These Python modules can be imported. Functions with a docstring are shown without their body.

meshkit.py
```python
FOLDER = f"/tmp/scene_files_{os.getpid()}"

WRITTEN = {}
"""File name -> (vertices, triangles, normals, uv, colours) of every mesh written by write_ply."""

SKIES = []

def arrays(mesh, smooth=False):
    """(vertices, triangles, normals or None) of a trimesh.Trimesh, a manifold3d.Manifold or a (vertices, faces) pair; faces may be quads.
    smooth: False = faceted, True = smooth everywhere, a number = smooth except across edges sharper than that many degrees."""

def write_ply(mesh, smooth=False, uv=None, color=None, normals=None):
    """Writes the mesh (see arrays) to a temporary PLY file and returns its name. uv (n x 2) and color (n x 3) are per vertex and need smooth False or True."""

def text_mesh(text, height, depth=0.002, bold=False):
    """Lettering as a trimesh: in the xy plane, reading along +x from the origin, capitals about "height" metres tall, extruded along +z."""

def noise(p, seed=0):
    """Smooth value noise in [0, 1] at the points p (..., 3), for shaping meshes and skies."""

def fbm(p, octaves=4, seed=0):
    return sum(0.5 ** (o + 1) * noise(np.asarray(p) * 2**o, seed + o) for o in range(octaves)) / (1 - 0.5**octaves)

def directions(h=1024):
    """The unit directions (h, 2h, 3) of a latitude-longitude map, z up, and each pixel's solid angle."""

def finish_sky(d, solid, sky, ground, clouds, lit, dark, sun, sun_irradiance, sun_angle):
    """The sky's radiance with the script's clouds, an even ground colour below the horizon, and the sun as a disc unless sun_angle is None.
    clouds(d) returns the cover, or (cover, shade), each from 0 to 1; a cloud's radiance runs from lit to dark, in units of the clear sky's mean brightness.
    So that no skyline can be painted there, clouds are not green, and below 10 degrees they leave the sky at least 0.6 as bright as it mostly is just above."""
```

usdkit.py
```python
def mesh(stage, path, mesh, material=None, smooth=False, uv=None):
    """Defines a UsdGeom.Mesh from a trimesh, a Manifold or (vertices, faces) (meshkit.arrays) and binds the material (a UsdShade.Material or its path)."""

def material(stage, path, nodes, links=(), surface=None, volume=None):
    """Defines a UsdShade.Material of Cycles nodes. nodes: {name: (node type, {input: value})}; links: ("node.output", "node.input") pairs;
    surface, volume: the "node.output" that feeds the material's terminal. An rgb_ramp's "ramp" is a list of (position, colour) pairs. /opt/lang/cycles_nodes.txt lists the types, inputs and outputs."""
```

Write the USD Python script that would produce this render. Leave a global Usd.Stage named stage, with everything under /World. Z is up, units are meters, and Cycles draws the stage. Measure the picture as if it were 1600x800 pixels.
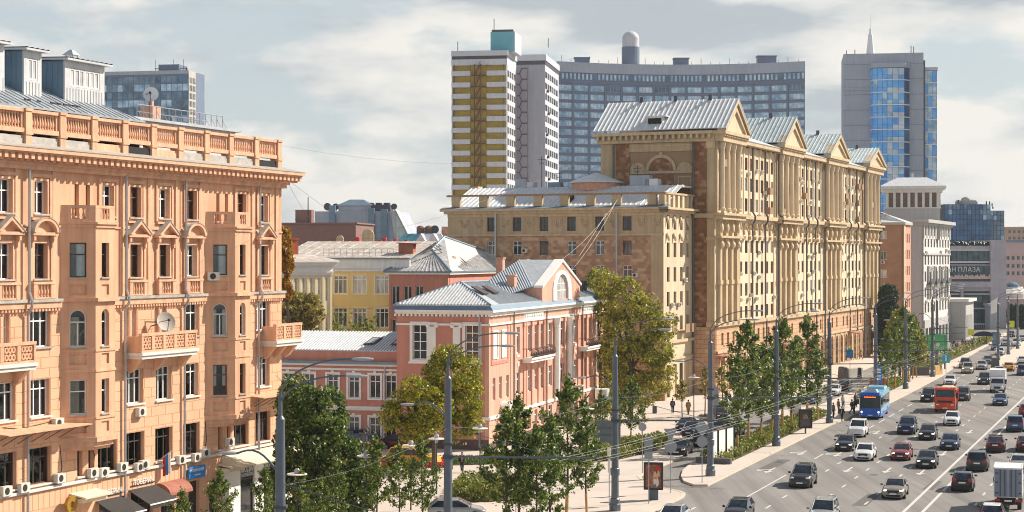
import math, random, numpy as np, trimesh, shapely, manifold3d
from shapely.geometry import Polygon, box as sbox
from shapely.ops import unary_union
from pxr import Usd, UsdGeom, UsdLux, UsdShade, Sdf, Gf, Vt
import usdkit, meshkit

# ------------------------------------------------------------------ camera, sky, sun, exposure
stage = Usd.Stage.CreateInMemory()
UsdGeom.SetStageUpAxis(stage, 'Z'); UsdGeom.SetStageMetersPerUnit(stage, 1.0)
UsdGeom.Xform.Define(stage, '/World'); UsdGeom.Scope.Define(stage, '/World/Looks')
H, F, YH = 18.5, 2700.0, 403.0          # eye height; focal length and horizon row in the photograph's pixels
cam = UsdGeom.Camera.Define(stage, '/World/camera')
cam.CreateHorizontalApertureAttr(36.0); cam.CreateFocalLengthAttr(36.0 * F / 1600)
cam.AddTranslateOp().Set(Gf.Vec3d(0, 0, H)); cam.AddRotateXOp().Set(90 + math.degrees(math.atan((YH - 400) / F)))
cam.CreateExposureAttr(0.6); cam.CreateClippingRangeAttr(Gf.Vec2f(1, 20000))
SUN_EL, SUN_AZ = math.radians(37), math.radians(65)      # azimuth measured from +y towards +x
sd = np.array([math.sin(SUN_AZ) * math.cos(SUN_EL), math.cos(SUN_AZ) * math.cos(SUN_EL), math.sin(SUN_EL)])
sun = UsdLux.DistantLight.Define(stage, '/World/sun')
sun.CreateIntensityAttr(1.25); sun.CreateAngleAttr(0.53); sun.CreateNormalizeAttr(True); sun.CreateColorAttr(Gf.Vec3f(1, .89, .755))
sun.AddRotateZOp().Set(math.degrees(math.atan2(sd[1], sd[0])) + 90); sun.AddRotateXOp().Set(90 - math.degrees(SUN_EL))
usdkit.material(stage, '/World/Looks/sky_look', {
    'tc': ('texture_coordinate', {}),
    'sky': ('sky_texture', {'sky_type': 'single_scattering', 'sun_disc': False, 'sun_elevation': SUN_EL, 'sun_rotation': SUN_AZ, 'aerosol_density': 1.6}),
    'map': ('mapping', {'scale': (8.5, 8.5, 22.0), 'location': (2.2, 0.9, 0.62)}),
    'n1': ('noise_texture', {'scale': 1.0, 'detail': 10, 'roughness': .56, 'distortion': .1}),
    'map2': ('mapping', {'scale': (6.0, 6.0, 21.0), 'location': (7.7, 2.2, 1.3)}),
    'n2': ('noise_texture', {'scale': 1.0, 'detail': 7, 'roughness': .5}),
    'cover': ('rgb_ramp', {'ramp': [(0, (0, 0, 0)), (.39, (.05, .05, .05)), (.50, (.95, .95, .95)), (1, (1, 1, 1))]}),
    'tone': ('rgb_ramp', {'ramp': [(0, (5.4, 6.2, 6.9)), (.42, (6.6, 7.3, 7.8)), (.48, (10.0, 10.1, 9.9)), (.54, (12.2, 11.8, 11.0)), (1, (12.8, 12.2, 11.2))]}),
    'sep': ('separate_xyz', {}), 'hz': ('map_range', {'from_min': .14, 'from_max': .5, 'to_min': .66, 'to_max': .08, 'clamp': True}), 'cz': ('map_range', {'from_min': .16, 'from_max': .5, 'to_min': 1.0, 'to_max': .2, 'clamp': True}),
    'cm': ('math', {'math_type': 'multiply'}), 'cb': ('rgb_to_bw', {}),
    'clear': ('mix_color', {'blend_type': 'mix', 'b': (9.2, 10.5, 11.0)}),
    'mix': ('mix_color', {'blend_type': 'mix'}),
    'bg': ('background_shader', {'strength': .05})},
    [('tc.generated', 'map.vector'), ('map.vector', 'n1.vector'), ('tc.generated', 'map2.vector'), ('map2.vector', 'n2.vector'), ('tc.generated', 'sep.vector'), ('sep.z', 'hz.value'), ('sep.z', 'cz.value'),
     ('n1.fac', 'cover.fac'), ('n2.fac', 'tone.fac'), ('sky.color', 'clear.a'), ('hz.result', 'clear.fac'), ('cover.color', 'cb.color'), ('cb.val', 'cm.value1'), ('cz.result', 'cm.value2'),
     ('clear.result', 'mix.a'), ('tone.color', 'mix.b'), ('cm.value', 'mix.fac'), ('mix.result', 'bg.color')], surface='bg.background')
dome = UsdLux.DomeLight.Define(stage, '/World/sky')
UsdShade.MaterialBindingAPI.Apply(dome.GetPrim()).Bind(UsdShade.Material.Get(stage, '/World/Looks/sky_look'))

# ------------------------------------------------------------------ surveying: photograph row and column -> place on the ground
def gp(px, py, z=0.0):
    Y = F * (H - z) / (py - YH); return np.array([(px - 800) * Y / F, Y])
def X_at(px, Y): return (px - 800) * Y / F
def Z_at(py, Y): return H - (py - YH) * Y / F
RTH = math.atan((1830 - 800) / F)
RU, RR = np.array([math.sin(RTH), math.cos(RTH)]), np.array([math.cos(RTH), -math.sin(RTH)])

# ------------------------------------------------------------------ mesh helpers
class MB:
    def __init__(s): s.v, s.f, s.n = [], [], 0
    def add(s, v, f):
        v = np.asarray(v, float); s.v.append(v); s.f.append(np.asarray(f, int) + s.n); s.n += len(v); return s
    BF = np.array([[0,2,1],[0,3,2],[4,5,6],[4,6,7],[0,1,5],[0,5,4],[1,2,6],[1,6,5],[2,3,7],[2,7,6],[3,0,4],[3,4,7]])
    def hexa(s, p): return s.add(p, s.BF)
    def box(s, x0, x1, y0, y1, z0, z1):
        return s.hexa([(x0,y0,z0),(x1,y0,z0),(x1,y1,z0),(x0,y1,z0),(x0,y0,z1),(x1,y0,z1),(x1,y1,z1),(x0,y1,z1)])
    def obox(s, c, hx, hy, z0, z1, a):
        u, w = np.array([math.cos(a), math.sin(a)]), np.array([-math.sin(a), math.cos(a)])
        q = [np.array(c) + i * hx * u + j * hy * w for i, j in ((-1,-1),(1,-1),(1,1),(-1,1))]
        return s.hexa([(*p, z0) for p in q] + [(*p, z1) for p in q])
    def taper(s, x0, x1, y0, y1, z0, z1, k):
        return s.hexa([(x0,y0,z0),(x1,y0,z0),(x1,y1,z0),(x0,y1,z0),(x0+k,y0+k,z1),(x1-k,y0+k,z1),(x1-k,y1-k,z1),(x0+k,y1-k,z1)])
    def tube(s, pts, r, n=6, caps=True):
        p = np.asarray(pts, float); t = np.gradient(p, axis=0); t /= np.linalg.norm(t, axis=1, keepdims=True) + 1e-12
        ref = np.array([0, 0, 1.0]) if abs(t[:, 2]).mean() < .9 else np.array([1.0, 0, 0])
        a = np.cross(t, ref); a /= np.linalg.norm(a, axis=1, keepdims=True) + 1e-12; b = np.cross(a, t)
        r = np.broadcast_to(np.asarray(r, float), (len(p),)); g = np.arange(n) * 2 * math.pi / n
        v = p[:, None] + r[:, None, None] * (np.cos(g)[None, :, None] * a[:, None] + np.sin(g)[None, :, None] * b[:, None])
        f = []
        for i in range(len(p) - 1):
            for j in range(n):
                k = (j + 1) % n; f += [(i*n+j, (i+1)*n+k, i*n+k), (i*n+j, (i+1)*n+j, (i+1)*n+k)]
        v = v.reshape(-1, 3)
        if caps:
            m = len(v); v = np.vstack([v, p[:1], p[-1:]])
            f += [(m, j, (j+1) % n) for j in range(n)] + [(m+1, (len(p)-1)*n+(j+1) % n, (len(p)-1)*n+j) for j in range(n)]
        return s.add(v, f)
    def cyl(s, x, y, z0, z1, r, r1=None, n=10): return s.tube([(x, y, z0), (x, y, z1)], [r, r if r1 is None else r1], n)
    def lathe(s, prof, x=0, y=0, n=8):
        g = np.arange(n) * 2 * math.pi / n; v = []
        for r, z in prof: v += [(x + r * math.cos(t), y + r * math.sin(t), z) for t in g]
        f = []
        for i in range(len(prof) - 1):
            for j in range(n):
                k = (j + 1) % n; f += [(i*n+j, i*n+k, (i+1)*n+k), (i*n+j, (i+1)*n+k, (i+1)*n+j)]
        for i, fl in ((0, 1), (len(prof)-1, 0)):
            c = len(v); v.append((x, y, prof[i][1])); f += [((c, i*n+(j+1) % n, i*n+j) if fl else (c, i*n+j, i*n+(j+1) % n)) for j in range(n)]
        return s.add(v, f)
    def prism(s, poly, a, b, axis='z'):
        """A shapely polygon (or its points) extruded from a to b along an axis; for y the polygon lies in x-z, for x in y-z."""
        for g in (getattr(poly, 'geoms', [poly]) if not isinstance(poly, (list, tuple, np.ndarray)) else [Polygon(poly)]):
            if g.is_empty or g.area < 1e-6 or g.geom_type != 'Polygon': continue
            m = trimesh.creation.extrude_polygon(g, b - a, engine='earcut'); v = np.array(m.vertices); f = np.array(m.faces); v[:, 2] += a
            if axis == 'y': v = v[:, [0, 2, 1]]; f = f[:, ::-1]
            elif axis == 'x': v = v[:, [2, 0, 1]]
            s.add(v, f)
        return s
    def quad(s, a, b, c, d): return s.add([a, b, c, d], [(0, 1, 2), (0, 2, 3)])
    def slab(s, a, b, c, d, t):
        """Four corners thickened by t against their normal."""
        q = np.array([a, b, c, d], float); n = np.cross(q[1]-q[0], q[3]-q[0]); n /= np.linalg.norm(n)
        return s.hexa(np.vstack([q - n * t, q]))
    def tri_slab(s, a, b, c, t):
        q = np.array([a, b, c], float); n = np.cross(q[1]-q[0], q[2]-q[0]); n /= np.linalg.norm(n); v = np.vstack([q - n*t, q])
        return s.add(v, [(0,2,1),(3,4,5),(0,1,4),(0,4,3),(1,2,5),(1,5,4),(2,0,3),(2,3,5)])
    def sphere(s, c, r, k=1, sc=(1,1,1)):
        m = trimesh.creation.icosphere(k, 1.0); return s.add(np.array(m.vertices) * r * np.array(sc) + np.array(c), m.faces)
    def get(s): return np.vstack(s.v), np.vstack(s.f)
    def merge(s, o, M=None):
        v, f = o.get(); return s.add(v if M is None else v @ M[:3, :3].T + M[:3, 3], f)

class Pl:
    """A wall plane of a building: s along the wall (rightwards seen from outside), d inwards, z up."""
    def __init__(s, ox, oy, deg): s.o = np.array([ox, oy, 0.0]); s.a = math.radians(deg); s.c, s.s = math.cos(s.a), math.sin(s.a)
    def __call__(s, v):
        v = np.asarray(v, float); return np.stack([s.o[0] + v[:, 0]*s.c - v[:, 1]*s.s, s.o[1] + v[:, 0]*s.s + v[:, 1]*s.c, v[:, 2]], 1)

_used = {}
def numbered(parent, name):
    k = (str(parent), name); n = _used.get(k, 0); _used[k] = n + 1
    return f'{parent}/{name}' if n == 0 else f'{parent}/{name}_{n:03d}'
def keys(p, **kw):
    for k, v in kw.items():
        if v: p.SetCustomDataByKey(k, v)
LOOK = {}
def raw_mesh(path, v, f, mat, smooth=False):
    if smooth is not False:
        usdkit.mesh(stage, path, (v, f), None, smooth); m = UsdGeom.Mesh(stage.GetPrimAtPath(path))
    else:
        m = UsdGeom.Mesh.Define(stage, path)
        m.CreatePointsAttr(Vt.Vec3fArray.FromNumpy(np.ascontiguousarray(v, np.float32)))
        m.CreateFaceVertexCountsAttr(Vt.IntArray.FromNumpy(np.full(len(f), 3, np.int32)))
        m.CreateFaceVertexIndicesAttr(Vt.IntArray.FromNumpy(np.ascontiguousarray(f, np.int32).ravel())); m.CreateSubdivisionSchemeAttr('none')
    UsdShade.MaterialBindingAPI.Apply(m.GetPrim()).Bind(LOOK[mat] if isinstance(mat, str) else mat)
    return m.GetPrim()
def part(parent, name, mb, mat, pl=None, label=None, smooth=False, kind=None):
    """One mesh under a thing or a part."""
    if not mb.v: return None
    v, f = mb.get(); v = pl(v) if pl is not None else v
    p = raw_mesh(numbered(parent.GetPath() if hasattr(parent, 'GetPath') else parent, name), v, f, mat, smooth); keys(p, label=label, kind=kind); return p
def thing(name, label, cat, loc=(0, 0, 0), rz=0.0, group=None, scale=None, ref=None, kind=None):
    x = UsdGeom.Xform.Define(stage, numbered('/World', name)); x.AddTranslateOp().Set(Gf.Vec3d(*map(float, loc))); x.AddRotateZOp().Set(math.degrees(rz))
    if scale is not None or ref is not None: x.AddScaleOp().Set(Gf.Vec3f(*(np.broadcast_to(1.0 if scale is None else scale, 3).tolist())))
    p = x.GetPrim(); keys(p, label=label, category=cat, group=group, kind=kind)
    if ref is not None: p.GetReferences().AddInternalReference(ref.GetPath()); p.SetInstanceable(True)
    return p
def single(name, mb, mat, label, cat=None, group=None, kind=None, smooth=False):
    p = part('/World', name, mb, mat, smooth=smooth); keys(p, label=label, category=cat, group=group, kind=kind); return p

# ------------------------------------------------------------------ materials
def look(name, col, rough=.8, metal=0.0, var=.18, scale=1.2, streak=0.0, bump=0.0, bscale=30.0, spec=.4, coat=0.0, fleck=0.0, tint=None):
    """A painted, plastered or stone surface: base colour with mottling, vertical rain streaks and fine relief."""
    c = np.array(col, float); lo, hi = c * (1 - var), np.minimum(c * (1 + var * .8), .92)
    if tint is not None: lo = np.array(tint, float)
    n = {'tc': ('texture_coordinate', {}), 'n': ('noise_texture', {'scale': scale, 'detail': 6, 'roughness': .6}),
         'r': ('rgb_ramp', {'ramp': [(.28, lo), (.72, hi)]}), 'p': ('principled_bsdf', {'roughness': rough, 'metallic': metal, 'specular_ior_level': spec, 'coat_weight': coat})}
    l = [('tc.object', 'n.vector'), ('n.fac', 'r.fac')]; out = 'r.color'
    if streak:
        n |= {'sm': ('mapping', {'scale': (2.2, 2.2, .12)}), 'sn': ('noise_texture', {'scale': 1.0, 'detail': 5}), 'sr': ('rgb_ramp', {'ramp': [(.36, (1 - streak,) * 3), (.62, (1, 1, 1))]}),
              'sx': ('mix_color', {'blend_type': 'multiply', 'fac': 1.0})}
        l += [('tc.object', 'sm.vector'), ('sm.vector', 'sn.vector'), ('sn.fac', 'sr.fac'), (out, 'sx.a'), ('sr.color', 'sx.b')]; out = 'sx.result'
    if fleck:
        n |= {'fn': ('noise_texture', {'scale': 45.0, 'detail': 3}), 'fr': ('rgb_ramp', {'ramp': [(.35, (1 - fleck,) * 3), (.65, (1, 1, 1))]}), 'fx': ('mix_color', {'blend_type': 'multiply', 'fac': 1.0})}
        l += [('tc.object', 'fn.vector'), ('fn.fac', 'fr.fac'), (out, 'fx.a'), ('fr.color', 'fx.b')]; out = 'fx.result'
    l.append((out, 'p.base_color'))
    if bump:
        n |= {'bn': ('noise_texture', {'scale': bscale, 'detail': 4}), 'b': ('bump', {'strength': bump, 'distance': .02})}
        l += [('tc.object', 'bn.vector'), ('bn.fac', 'b.height'), ('b.normal', 'p.normal')]
    LOOK[name] = usdkit.material(stage, f'/World/Looks/{name}', n, l, surface='p.BSDF')
def checker_look(name, axis, c1, c2, mortar, bw, rh, scale=1.0, var=.12, offset=.5, msize=.012):
    """Far-off masonry: courses of stones in two tones on the wall plane."""
    n = {'tc': ('texture_coordinate', {}), 'sp': ('separate_xyz', {}), 'cb': ('combine_xyz', {}),
         'br': ('brick_texture', {'color1': c1, 'color2': c2, 'mortar': mortar, 'scale': scale, 'brick_width': bw, 'row_height': rh, 'mortar_size': msize, 'offset': offset, 'bias': 0.0}),
         'n': ('noise_texture', {'scale': .35, 'detail': 5}), 'r': ('rgb_ramp', {'ramp': [(.3, (1 - var,) * 3), (.7, (1, 1, 1))]}), 'x': ('mix_color', {'blend_type': 'multiply', 'fac': 1.0}), 'p': ('principled_bsdf', {'roughness': .85})}
    LOOK[name] = usdkit.material(stage, f'/World/Looks/{name}', n, [('tc.object', 'sp.vector'), (f'sp.{axis}', 'cb.x'), ('sp.z', 'cb.y'), ('cb.vector', 'br.vector'), ('tc.object', 'n.vector'), ('n.fac', 'r.fac'),
        ('br.color', 'x.a'), ('r.color', 'x.b'), ('x.result', 'p.base_color')], surface='p.BSDF')
def stones_look(name, axis, tones, bw, rh, var=.14):
    """Dressed stones laid in running bond, each stone one of a few tones, with thin joints."""
    n = {'tc': ('texture_coordinate', {}), 'sp': ('separate_xyz', {}), 'zr': ('math', {'math_type': 'divide', 'value2': rh}), 'zf': ('math', {'math_type': 'floor'}), 'hf': ('math', {'math_type': 'multiply', 'value2': .5}), 'sx': ('math', {'math_type': 'divide', 'value2': bw}), 'sa': ('math', {'math_type': 'add'}), 'sf': ('math', {'math_type': 'floor'}),
         'cb': ('combine_xyz', {}), 'wn': ('white_noise_texture', {'dimensions': '3D'}), 'r': ('rgb_ramp', {'ramp': [(k / len(tones), t) for k, t in enumerate(tones)], 'interpolate': False}), 'n': ('noise_texture', {'scale': .5, 'detail': 6}), 'nr': ('rgb_ramp', {'ramp': [(.3, (1 - var,) * 3), (.7, (1, 1, 1))]}), 'x': ('mix_color', {'blend_type': 'multiply', 'fac': 1.0}), 'p': ('principled_bsdf', {'roughness': .85})}
    LOOK[name] = usdkit.material(stage, f'/World/Looks/{name}', n, [('tc.object', 'sp.vector'), ('sp.z', 'zr.value1'), ('zr.value', 'zf.value1'), ('zf.value', 'hf.value1'), (f'sp.{axis}', 'sx.value1'), ('sx.value', 'sa.value1'), ('hf.value', 'sa.value2'), ('sa.value', 'sf.value1'), ('sf.value', 'cb.x'), ('zf.value', 'cb.y'), ('cb.vector', 'wn.vector'), ('wn.value', 'r.fac'),
        ('tc.object', 'n.vector'), ('n.fac', 'nr.fac'), ('r.color', 'x.a'), ('nr.color', 'x.b'), ('x.result', 'p.base_color')], surface='p.BSDF')
def pane_look(name, lo, hi, rough=.06, scale=.7, spec=.55, vs=1.0):
    """Far glazing: dark rooms with blinds and curtains behind a reflecting sheet."""
    n = {'tc': ('texture_coordinate', {}), 'm': ('mapping', {'scale': (1.0, 1.0, vs)}), 'n': ('noise_texture', {'scale': scale, 'detail': 4, 'roughness': .6}), 'r': ('rgb_ramp', {'ramp': [(.36, lo), (.64, hi)]}),
         'bn': ('noise_texture', {'scale': .6, 'detail': 2}), 'b': ('bump', {'strength': .08, 'distance': .1}), 'p': ('principled_bsdf', {'roughness': rough, 'specular_ior_level': spec, 'ior': 1.55})}
    LOOK[name] = usdkit.material(stage, f'/World/Looks/{name}', n, [('tc.object', 'm.vector'), ('m.vector', 'n.vector'), ('n.fac', 'r.fac'), ('r.color', 'p.base_color'), ('tc.object', 'bn.vector'), ('bn.fac', 'b.height'), ('b.normal', 'p.normal')], surface='p.BSDF')
def glass_look(name, tint, rough=.03):
    n = {'t': ('transparent_bsdf', {'color': tint}), 'g': ('glossy_bsdf', {'color': (.95, .97, 1), 'roughness': rough}), 'fr': ('fresnel', {'IOR': 1.62}), 'm': ('mix_closure', {})}
    LOOK[name] = usdkit.material(stage, f'/World/Looks/{name}', n, [('fr.fac', 'm.fac'), ('t.BSDF', 'm.closure1'), ('g.BSDF', 'm.closure2')], surface='m.closure')
def leaf_look(name, a, b, c, tr=.3):
    n = {'g': ('attribute', {'attribute': 'shade'}), 'r': ('rgb_ramp', {'ramp': [(0, a), (.5, b), (1, c)]}), 'tc': ('texture_coordinate', {}), 'n': ('noise_texture', {'scale': .9, 'detail': 2}), 'nr': ('map_range', {'from_min': .3, 'from_max': .7, 'to_min': -.25, 'to_max': .25}),
         'ad': ('math', {'math_type': 'add', 'use_clamp': True}), 'd': ('principled_bsdf', {'roughness': .42, 'specular_ior_level': .5}), 't': ('translucent_bsdf', {}), 'm': ('mix_closure', {'fac': tr})}
    LOOK[name] = usdkit.material(stage, f'/World/Looks/{name}', n, [('tc.object', 'n.vector'), ('n.fac', 'nr.value'), ('g.fac', 'ad.value1'), ('nr.result', 'ad.value2'), ('ad.value', 'r.fac'), ('r.color', 'd.base_color'), ('r.color', 't.color'),
        ('d.BSDF', 'm.closure1'), ('t.BSDF', 'm.closure2')], surface='m.closure')
def emit_look(name, col, s):
    LOOK[name] = usdkit.material(stage, f'/World/Looks/{name}', {'p': ('principled_bsdf', {'base_color': col, 'emission_color': col, 'emission_strength': s})}, [], surface='p.BSDF')

LOOK['asphalt'] = usdkit.material(stage, '/World/Looks/asphalt', {'tc': ('texture_coordinate', {}), 'm': ('mapping', {'rotation': (0, 0, RTH), 'scale': (.62, .012, 1)}), 'n': ('noise_texture', {'scale': 1.0, 'detail': 5, 'roughness': .6}), 'r': ('rgb_ramp', {'ramp': [(.32, (.165, .160, .155)), (.5, (.24, .232, .225)), (.66, (.285, .275, .265))]}),
    'pn': ('noise_texture', {'scale': .09, 'detail': 6}), 'pr': ('rgb_ramp', {'ramp': [(.38, (.86, .86, .86)), (.6, (1, 1, 1))]}), 'x': ('mix_color', {'blend_type': 'multiply', 'fac': 1.0}), 'fn': ('noise_texture', {'scale': 30.0, 'detail': 3}), 'fr': ('rgb_ramp', {'ramp': [(.3, (.86, .86, .86)), (.7, (1, 1, 1))]}), 'y': ('mix_color', {'blend_type': 'multiply', 'fac': 1.0}),
    'b': ('bump', {'strength': .3, 'distance': .01}), 'p': ('principled_bsdf', {'roughness': .82, 'specular_ior_level': .35})},
    [('tc.object', 'm.vector'), ('m.vector', 'n.vector'), ('n.fac', 'r.fac'), ('tc.object', 'pn.vector'), ('pn.fac', 'pr.fac'), ('r.color', 'x.a'), ('pr.color', 'x.b'), ('tc.object', 'fn.vector'), ('fn.fac', 'fr.fac'), ('x.result', 'y.a'), ('fr.color', 'y.b'), ('y.result', 'p.base_color'), ('fn.fac', 'b.height'), ('b.normal', 'p.normal')], surface='p.BSDF')
look('asphalt_patch', (.135, .13, .127), .9, var=.1, scale=1.0, fleck=.15)
LOOK['paving'] = usdkit.material(stage, '/World/Looks/paving', {'tc': ('texture_coordinate', {}), 'm': ('mapping', {'rotation': (0, 0, RTH)}), 'br': ('brick_texture', {'color1': (.435, .42, .395), 'color2': (.395, .38, .36), 'mortar': (.29, .28, .265), 'scale': 1.0, 'brick_width': 1.5, 'row_height': 1.0, 'mortar_size': .03}),
    'n': ('noise_texture', {'scale': .12, 'detail': 7, 'roughness': .62}), 'r': ('rgb_ramp', {'ramp': [(.34, (.74, .75, .77)), (.5, (.95, .95, .95)), (.64, (1, 1, 1))]}), 'x': ('mix_color', {'blend_type': 'multiply', 'fac': 1.0}), 'n2': ('noise_texture', {'scale': 1.6, 'detail': 5}), 'r2': ('rgb_ramp', {'ramp': [(.3, (.88, .87, .86)), (.6, (1, 1, 1))]}), 'y': ('mix_color', {'blend_type': 'multiply', 'fac': 1.0}), 'p': ('principled_bsdf', {'roughness': .85, 'specular_ior_level': .3})},
    [('tc.object', 'm.vector'), ('m.vector', 'br.vector'), ('tc.object', 'n.vector'), ('n.fac', 'r.fac'), ('br.color', 'x.a'), ('r.color', 'x.b'), ('tc.object', 'n2.vector'), ('n2.fac', 'r2.fac'), ('x.result', 'y.a'), ('r2.color', 'y.b'), ('y.result', 'p.base_color')], surface='p.BSDF')
look('road_paint', (.64, .625, .60), .7, var=.2, scale=3, fleck=.25)
look('paving', (.56, .50, .445), .85, var=.08, scale=.25, fleck=.06)
look('kerb_stone', (.58, .50, .42), .8, var=.12, scale=1.5)
look('urban_ground', (.16, .15, .13), .95, var=.3, scale=.05)
look('soil', (.10, .075, .05), .95, var=.3, scale=3)
look('salmon', (.72, .42, .265), .85, var=.14, scale=.4, streak=.2, fleck=.06, bump=.15)
look('salmon_trim', (.74, .44, .285), .8, var=.15, scale=1.2, streak=.2, fleck=.08)
look('salmon_stone', (.725, .425, .27), .85, var=.09, scale=.35, streak=.06, fleck=.05)
look('ledge_metal', (.42, .40, .37), .6, var=.25, scale=2.0, metal=.2)
look('white_trim', (.80, .79, .76), .6, var=.06)
look('white_frame', (.82, .82, .81), .45, var=.04)
look('dark_frame', (.07, .05, .045), .5, var=.2)
look('brown_frame', (.16, .07, .045), .5, var=.2)
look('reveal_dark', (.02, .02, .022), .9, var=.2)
look('curtain', (.84, .83, .79), .9, var=.12, scale=2.5)
look('curtain_warm', (.62, .54, .42), .9, var=.2, scale=2.5)
look('roof_slate', (.34, .38, .42), .5, metal=.2, var=.22, scale=.8, streak=.15)
look('zinc', (.50, .54, .58), .42, metal=.15, var=.1, scale=.7, streak=.16)
look('zinc_pale', (.74, .765, .79), .42, metal=.1, var=.06, scale=.6, streak=.12)
look('zinc_worn', (.56, .555, .55), .55, metal=.08, var=.22, scale=.9, streak=.3)
look('zinc_blue', (.17, .25, .33), .5, metal=.2, var=.15, scale=.7)
look('zinc_green', (.56, .64, .66), .45, metal=.1, var=.1, scale=.7, streak=.16)
look('dormer_sheet', (.56, .58, .60), .5, metal=.1, var=.1, streak=.12)
look('roof_rust', (.60, .58, .56), .6, metal=.15, var=.2, scale=.9, streak=.25, tint=(.45, .36, .28))
look('pipe_metal', (.42, .43, .45), .4, metal=.6, var=.15)
look('dark_pipe', (.12, .11, .105), .5, metal=.3, var=.2)
look('ac_white', (.64, .61, .55), .5, var=.08)
look('dark_plastic', (.03, .03, .033), .5, var=.2)
look('pink', (.72, .395, .295), .85, var=.10, scale=.5, streak=.2, fleck=.05)
look('pink_deep', (.575, .255, .19), .85, var=.09, scale=.5, streak=.12, fleck=.04)
look('plinth', (.11, .08, .075), .8, var=.25)
look('ochre', (.52, .40, .255), .85, var=.12, scale=.3, streak=.18, fleck=.06)
look('ochre_light', (.68, .555, .395), .85, var=.10, scale=.4, streak=.16, fleck=.06)
look('ochre_wall', (.75, .615, .44), .85, var=.07, scale=.4, streak=.12, fleck=.04)
look('gold', (.42, .24, .04), .45, metal=.4, var=.2)
look('ochre_trim', (.59, .46, .295), .8, var=.13, scale=.5, streak=.18, fleck=.06)
look('ochre_brown', (.34, .22, .135), .85, var=.10, scale=.4, streak=.1)
look('base_block', (.56, .335, .20), .85, var=.16, scale=.7, fleck=.08)
look('base_block_pale', (.64, .42, .26), .85, var=.14, scale=.7, fleck=.08)
look('yellow_wall', (.80, .60, .27), .85, var=.06, scale=.4, streak=.06)
look('cream_wall', (.84, .74, .50), .85, var=.05, scale=.4, streak=.05)
look('brick_red', (.42, .10, .045), .85, var=.25, scale=3, fleck=.2)
look('brick_pink', (.62, .33, .24), .85, var=.2, scale=3, fleck=.1)
look('maroon_wall', (.23, .135, .12), .85, var=.1)
look('tower_white', (.54, .555, .61), .7, var=.07, scale=.12, streak=.1)
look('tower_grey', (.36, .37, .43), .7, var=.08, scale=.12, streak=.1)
look('tower_mustard', (.52, .37, .06), .6, var=.16, scale=.5)
look('teal_panel', (.13, .40, .50), .5, var=.1, scale=.3)
look('steel_dark', (.075, .08, .10), .5, metal=.3, var=.2)
look('fire_stair', (.16, .075, .07), .6, var=.2)
look('office_grey', (.14, .185, .27), .6, var=.08, scale=.2)
look('office_parapet', (.36, .40, .48), .6, var=.08, scale=.2, streak=.1)
look('stone_grey', (.44, .435, .43), .8, var=.07, scale=.2, streak=.1)
look('stone_pale', (.66, .65, .625), .8, var=.06, scale=.25, streak=.08)
look('concrete_lilac', (.42, .395, .44), .8, var=.10, scale=.2, streak=.1)
look('far_pink', (.60, .43, .42), .85, var=.1, scale=.1)
look('far_brown', (.52, .37, .29), .85, var=.12, scale=.1)
look('lamp_post', (.125, .15, .185), .45, metal=.35, var=.14, scale=2)
look('lamp_head', (.36, .38, .41), .4, metal=.3, var=.1)
look('sign_back', (.29, .33, .37), .5, metal=.3, var=.1)
look('sign_dark', (.085, .12, .145), .5, var=.15)
look('sign_blue', (.02, .20, .55), .5, var=.08)
look('sign_cyan', (.05, .42, .60), .5, var=.08)
look('sign_green', (.09, .42, .16), .5, var=.15, scale=2)
look('sign_yellow', (.62, .68, .06), .5, var=.1)
look('red_paint', (.55, .03, .02), .45, var=.15)
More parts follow.
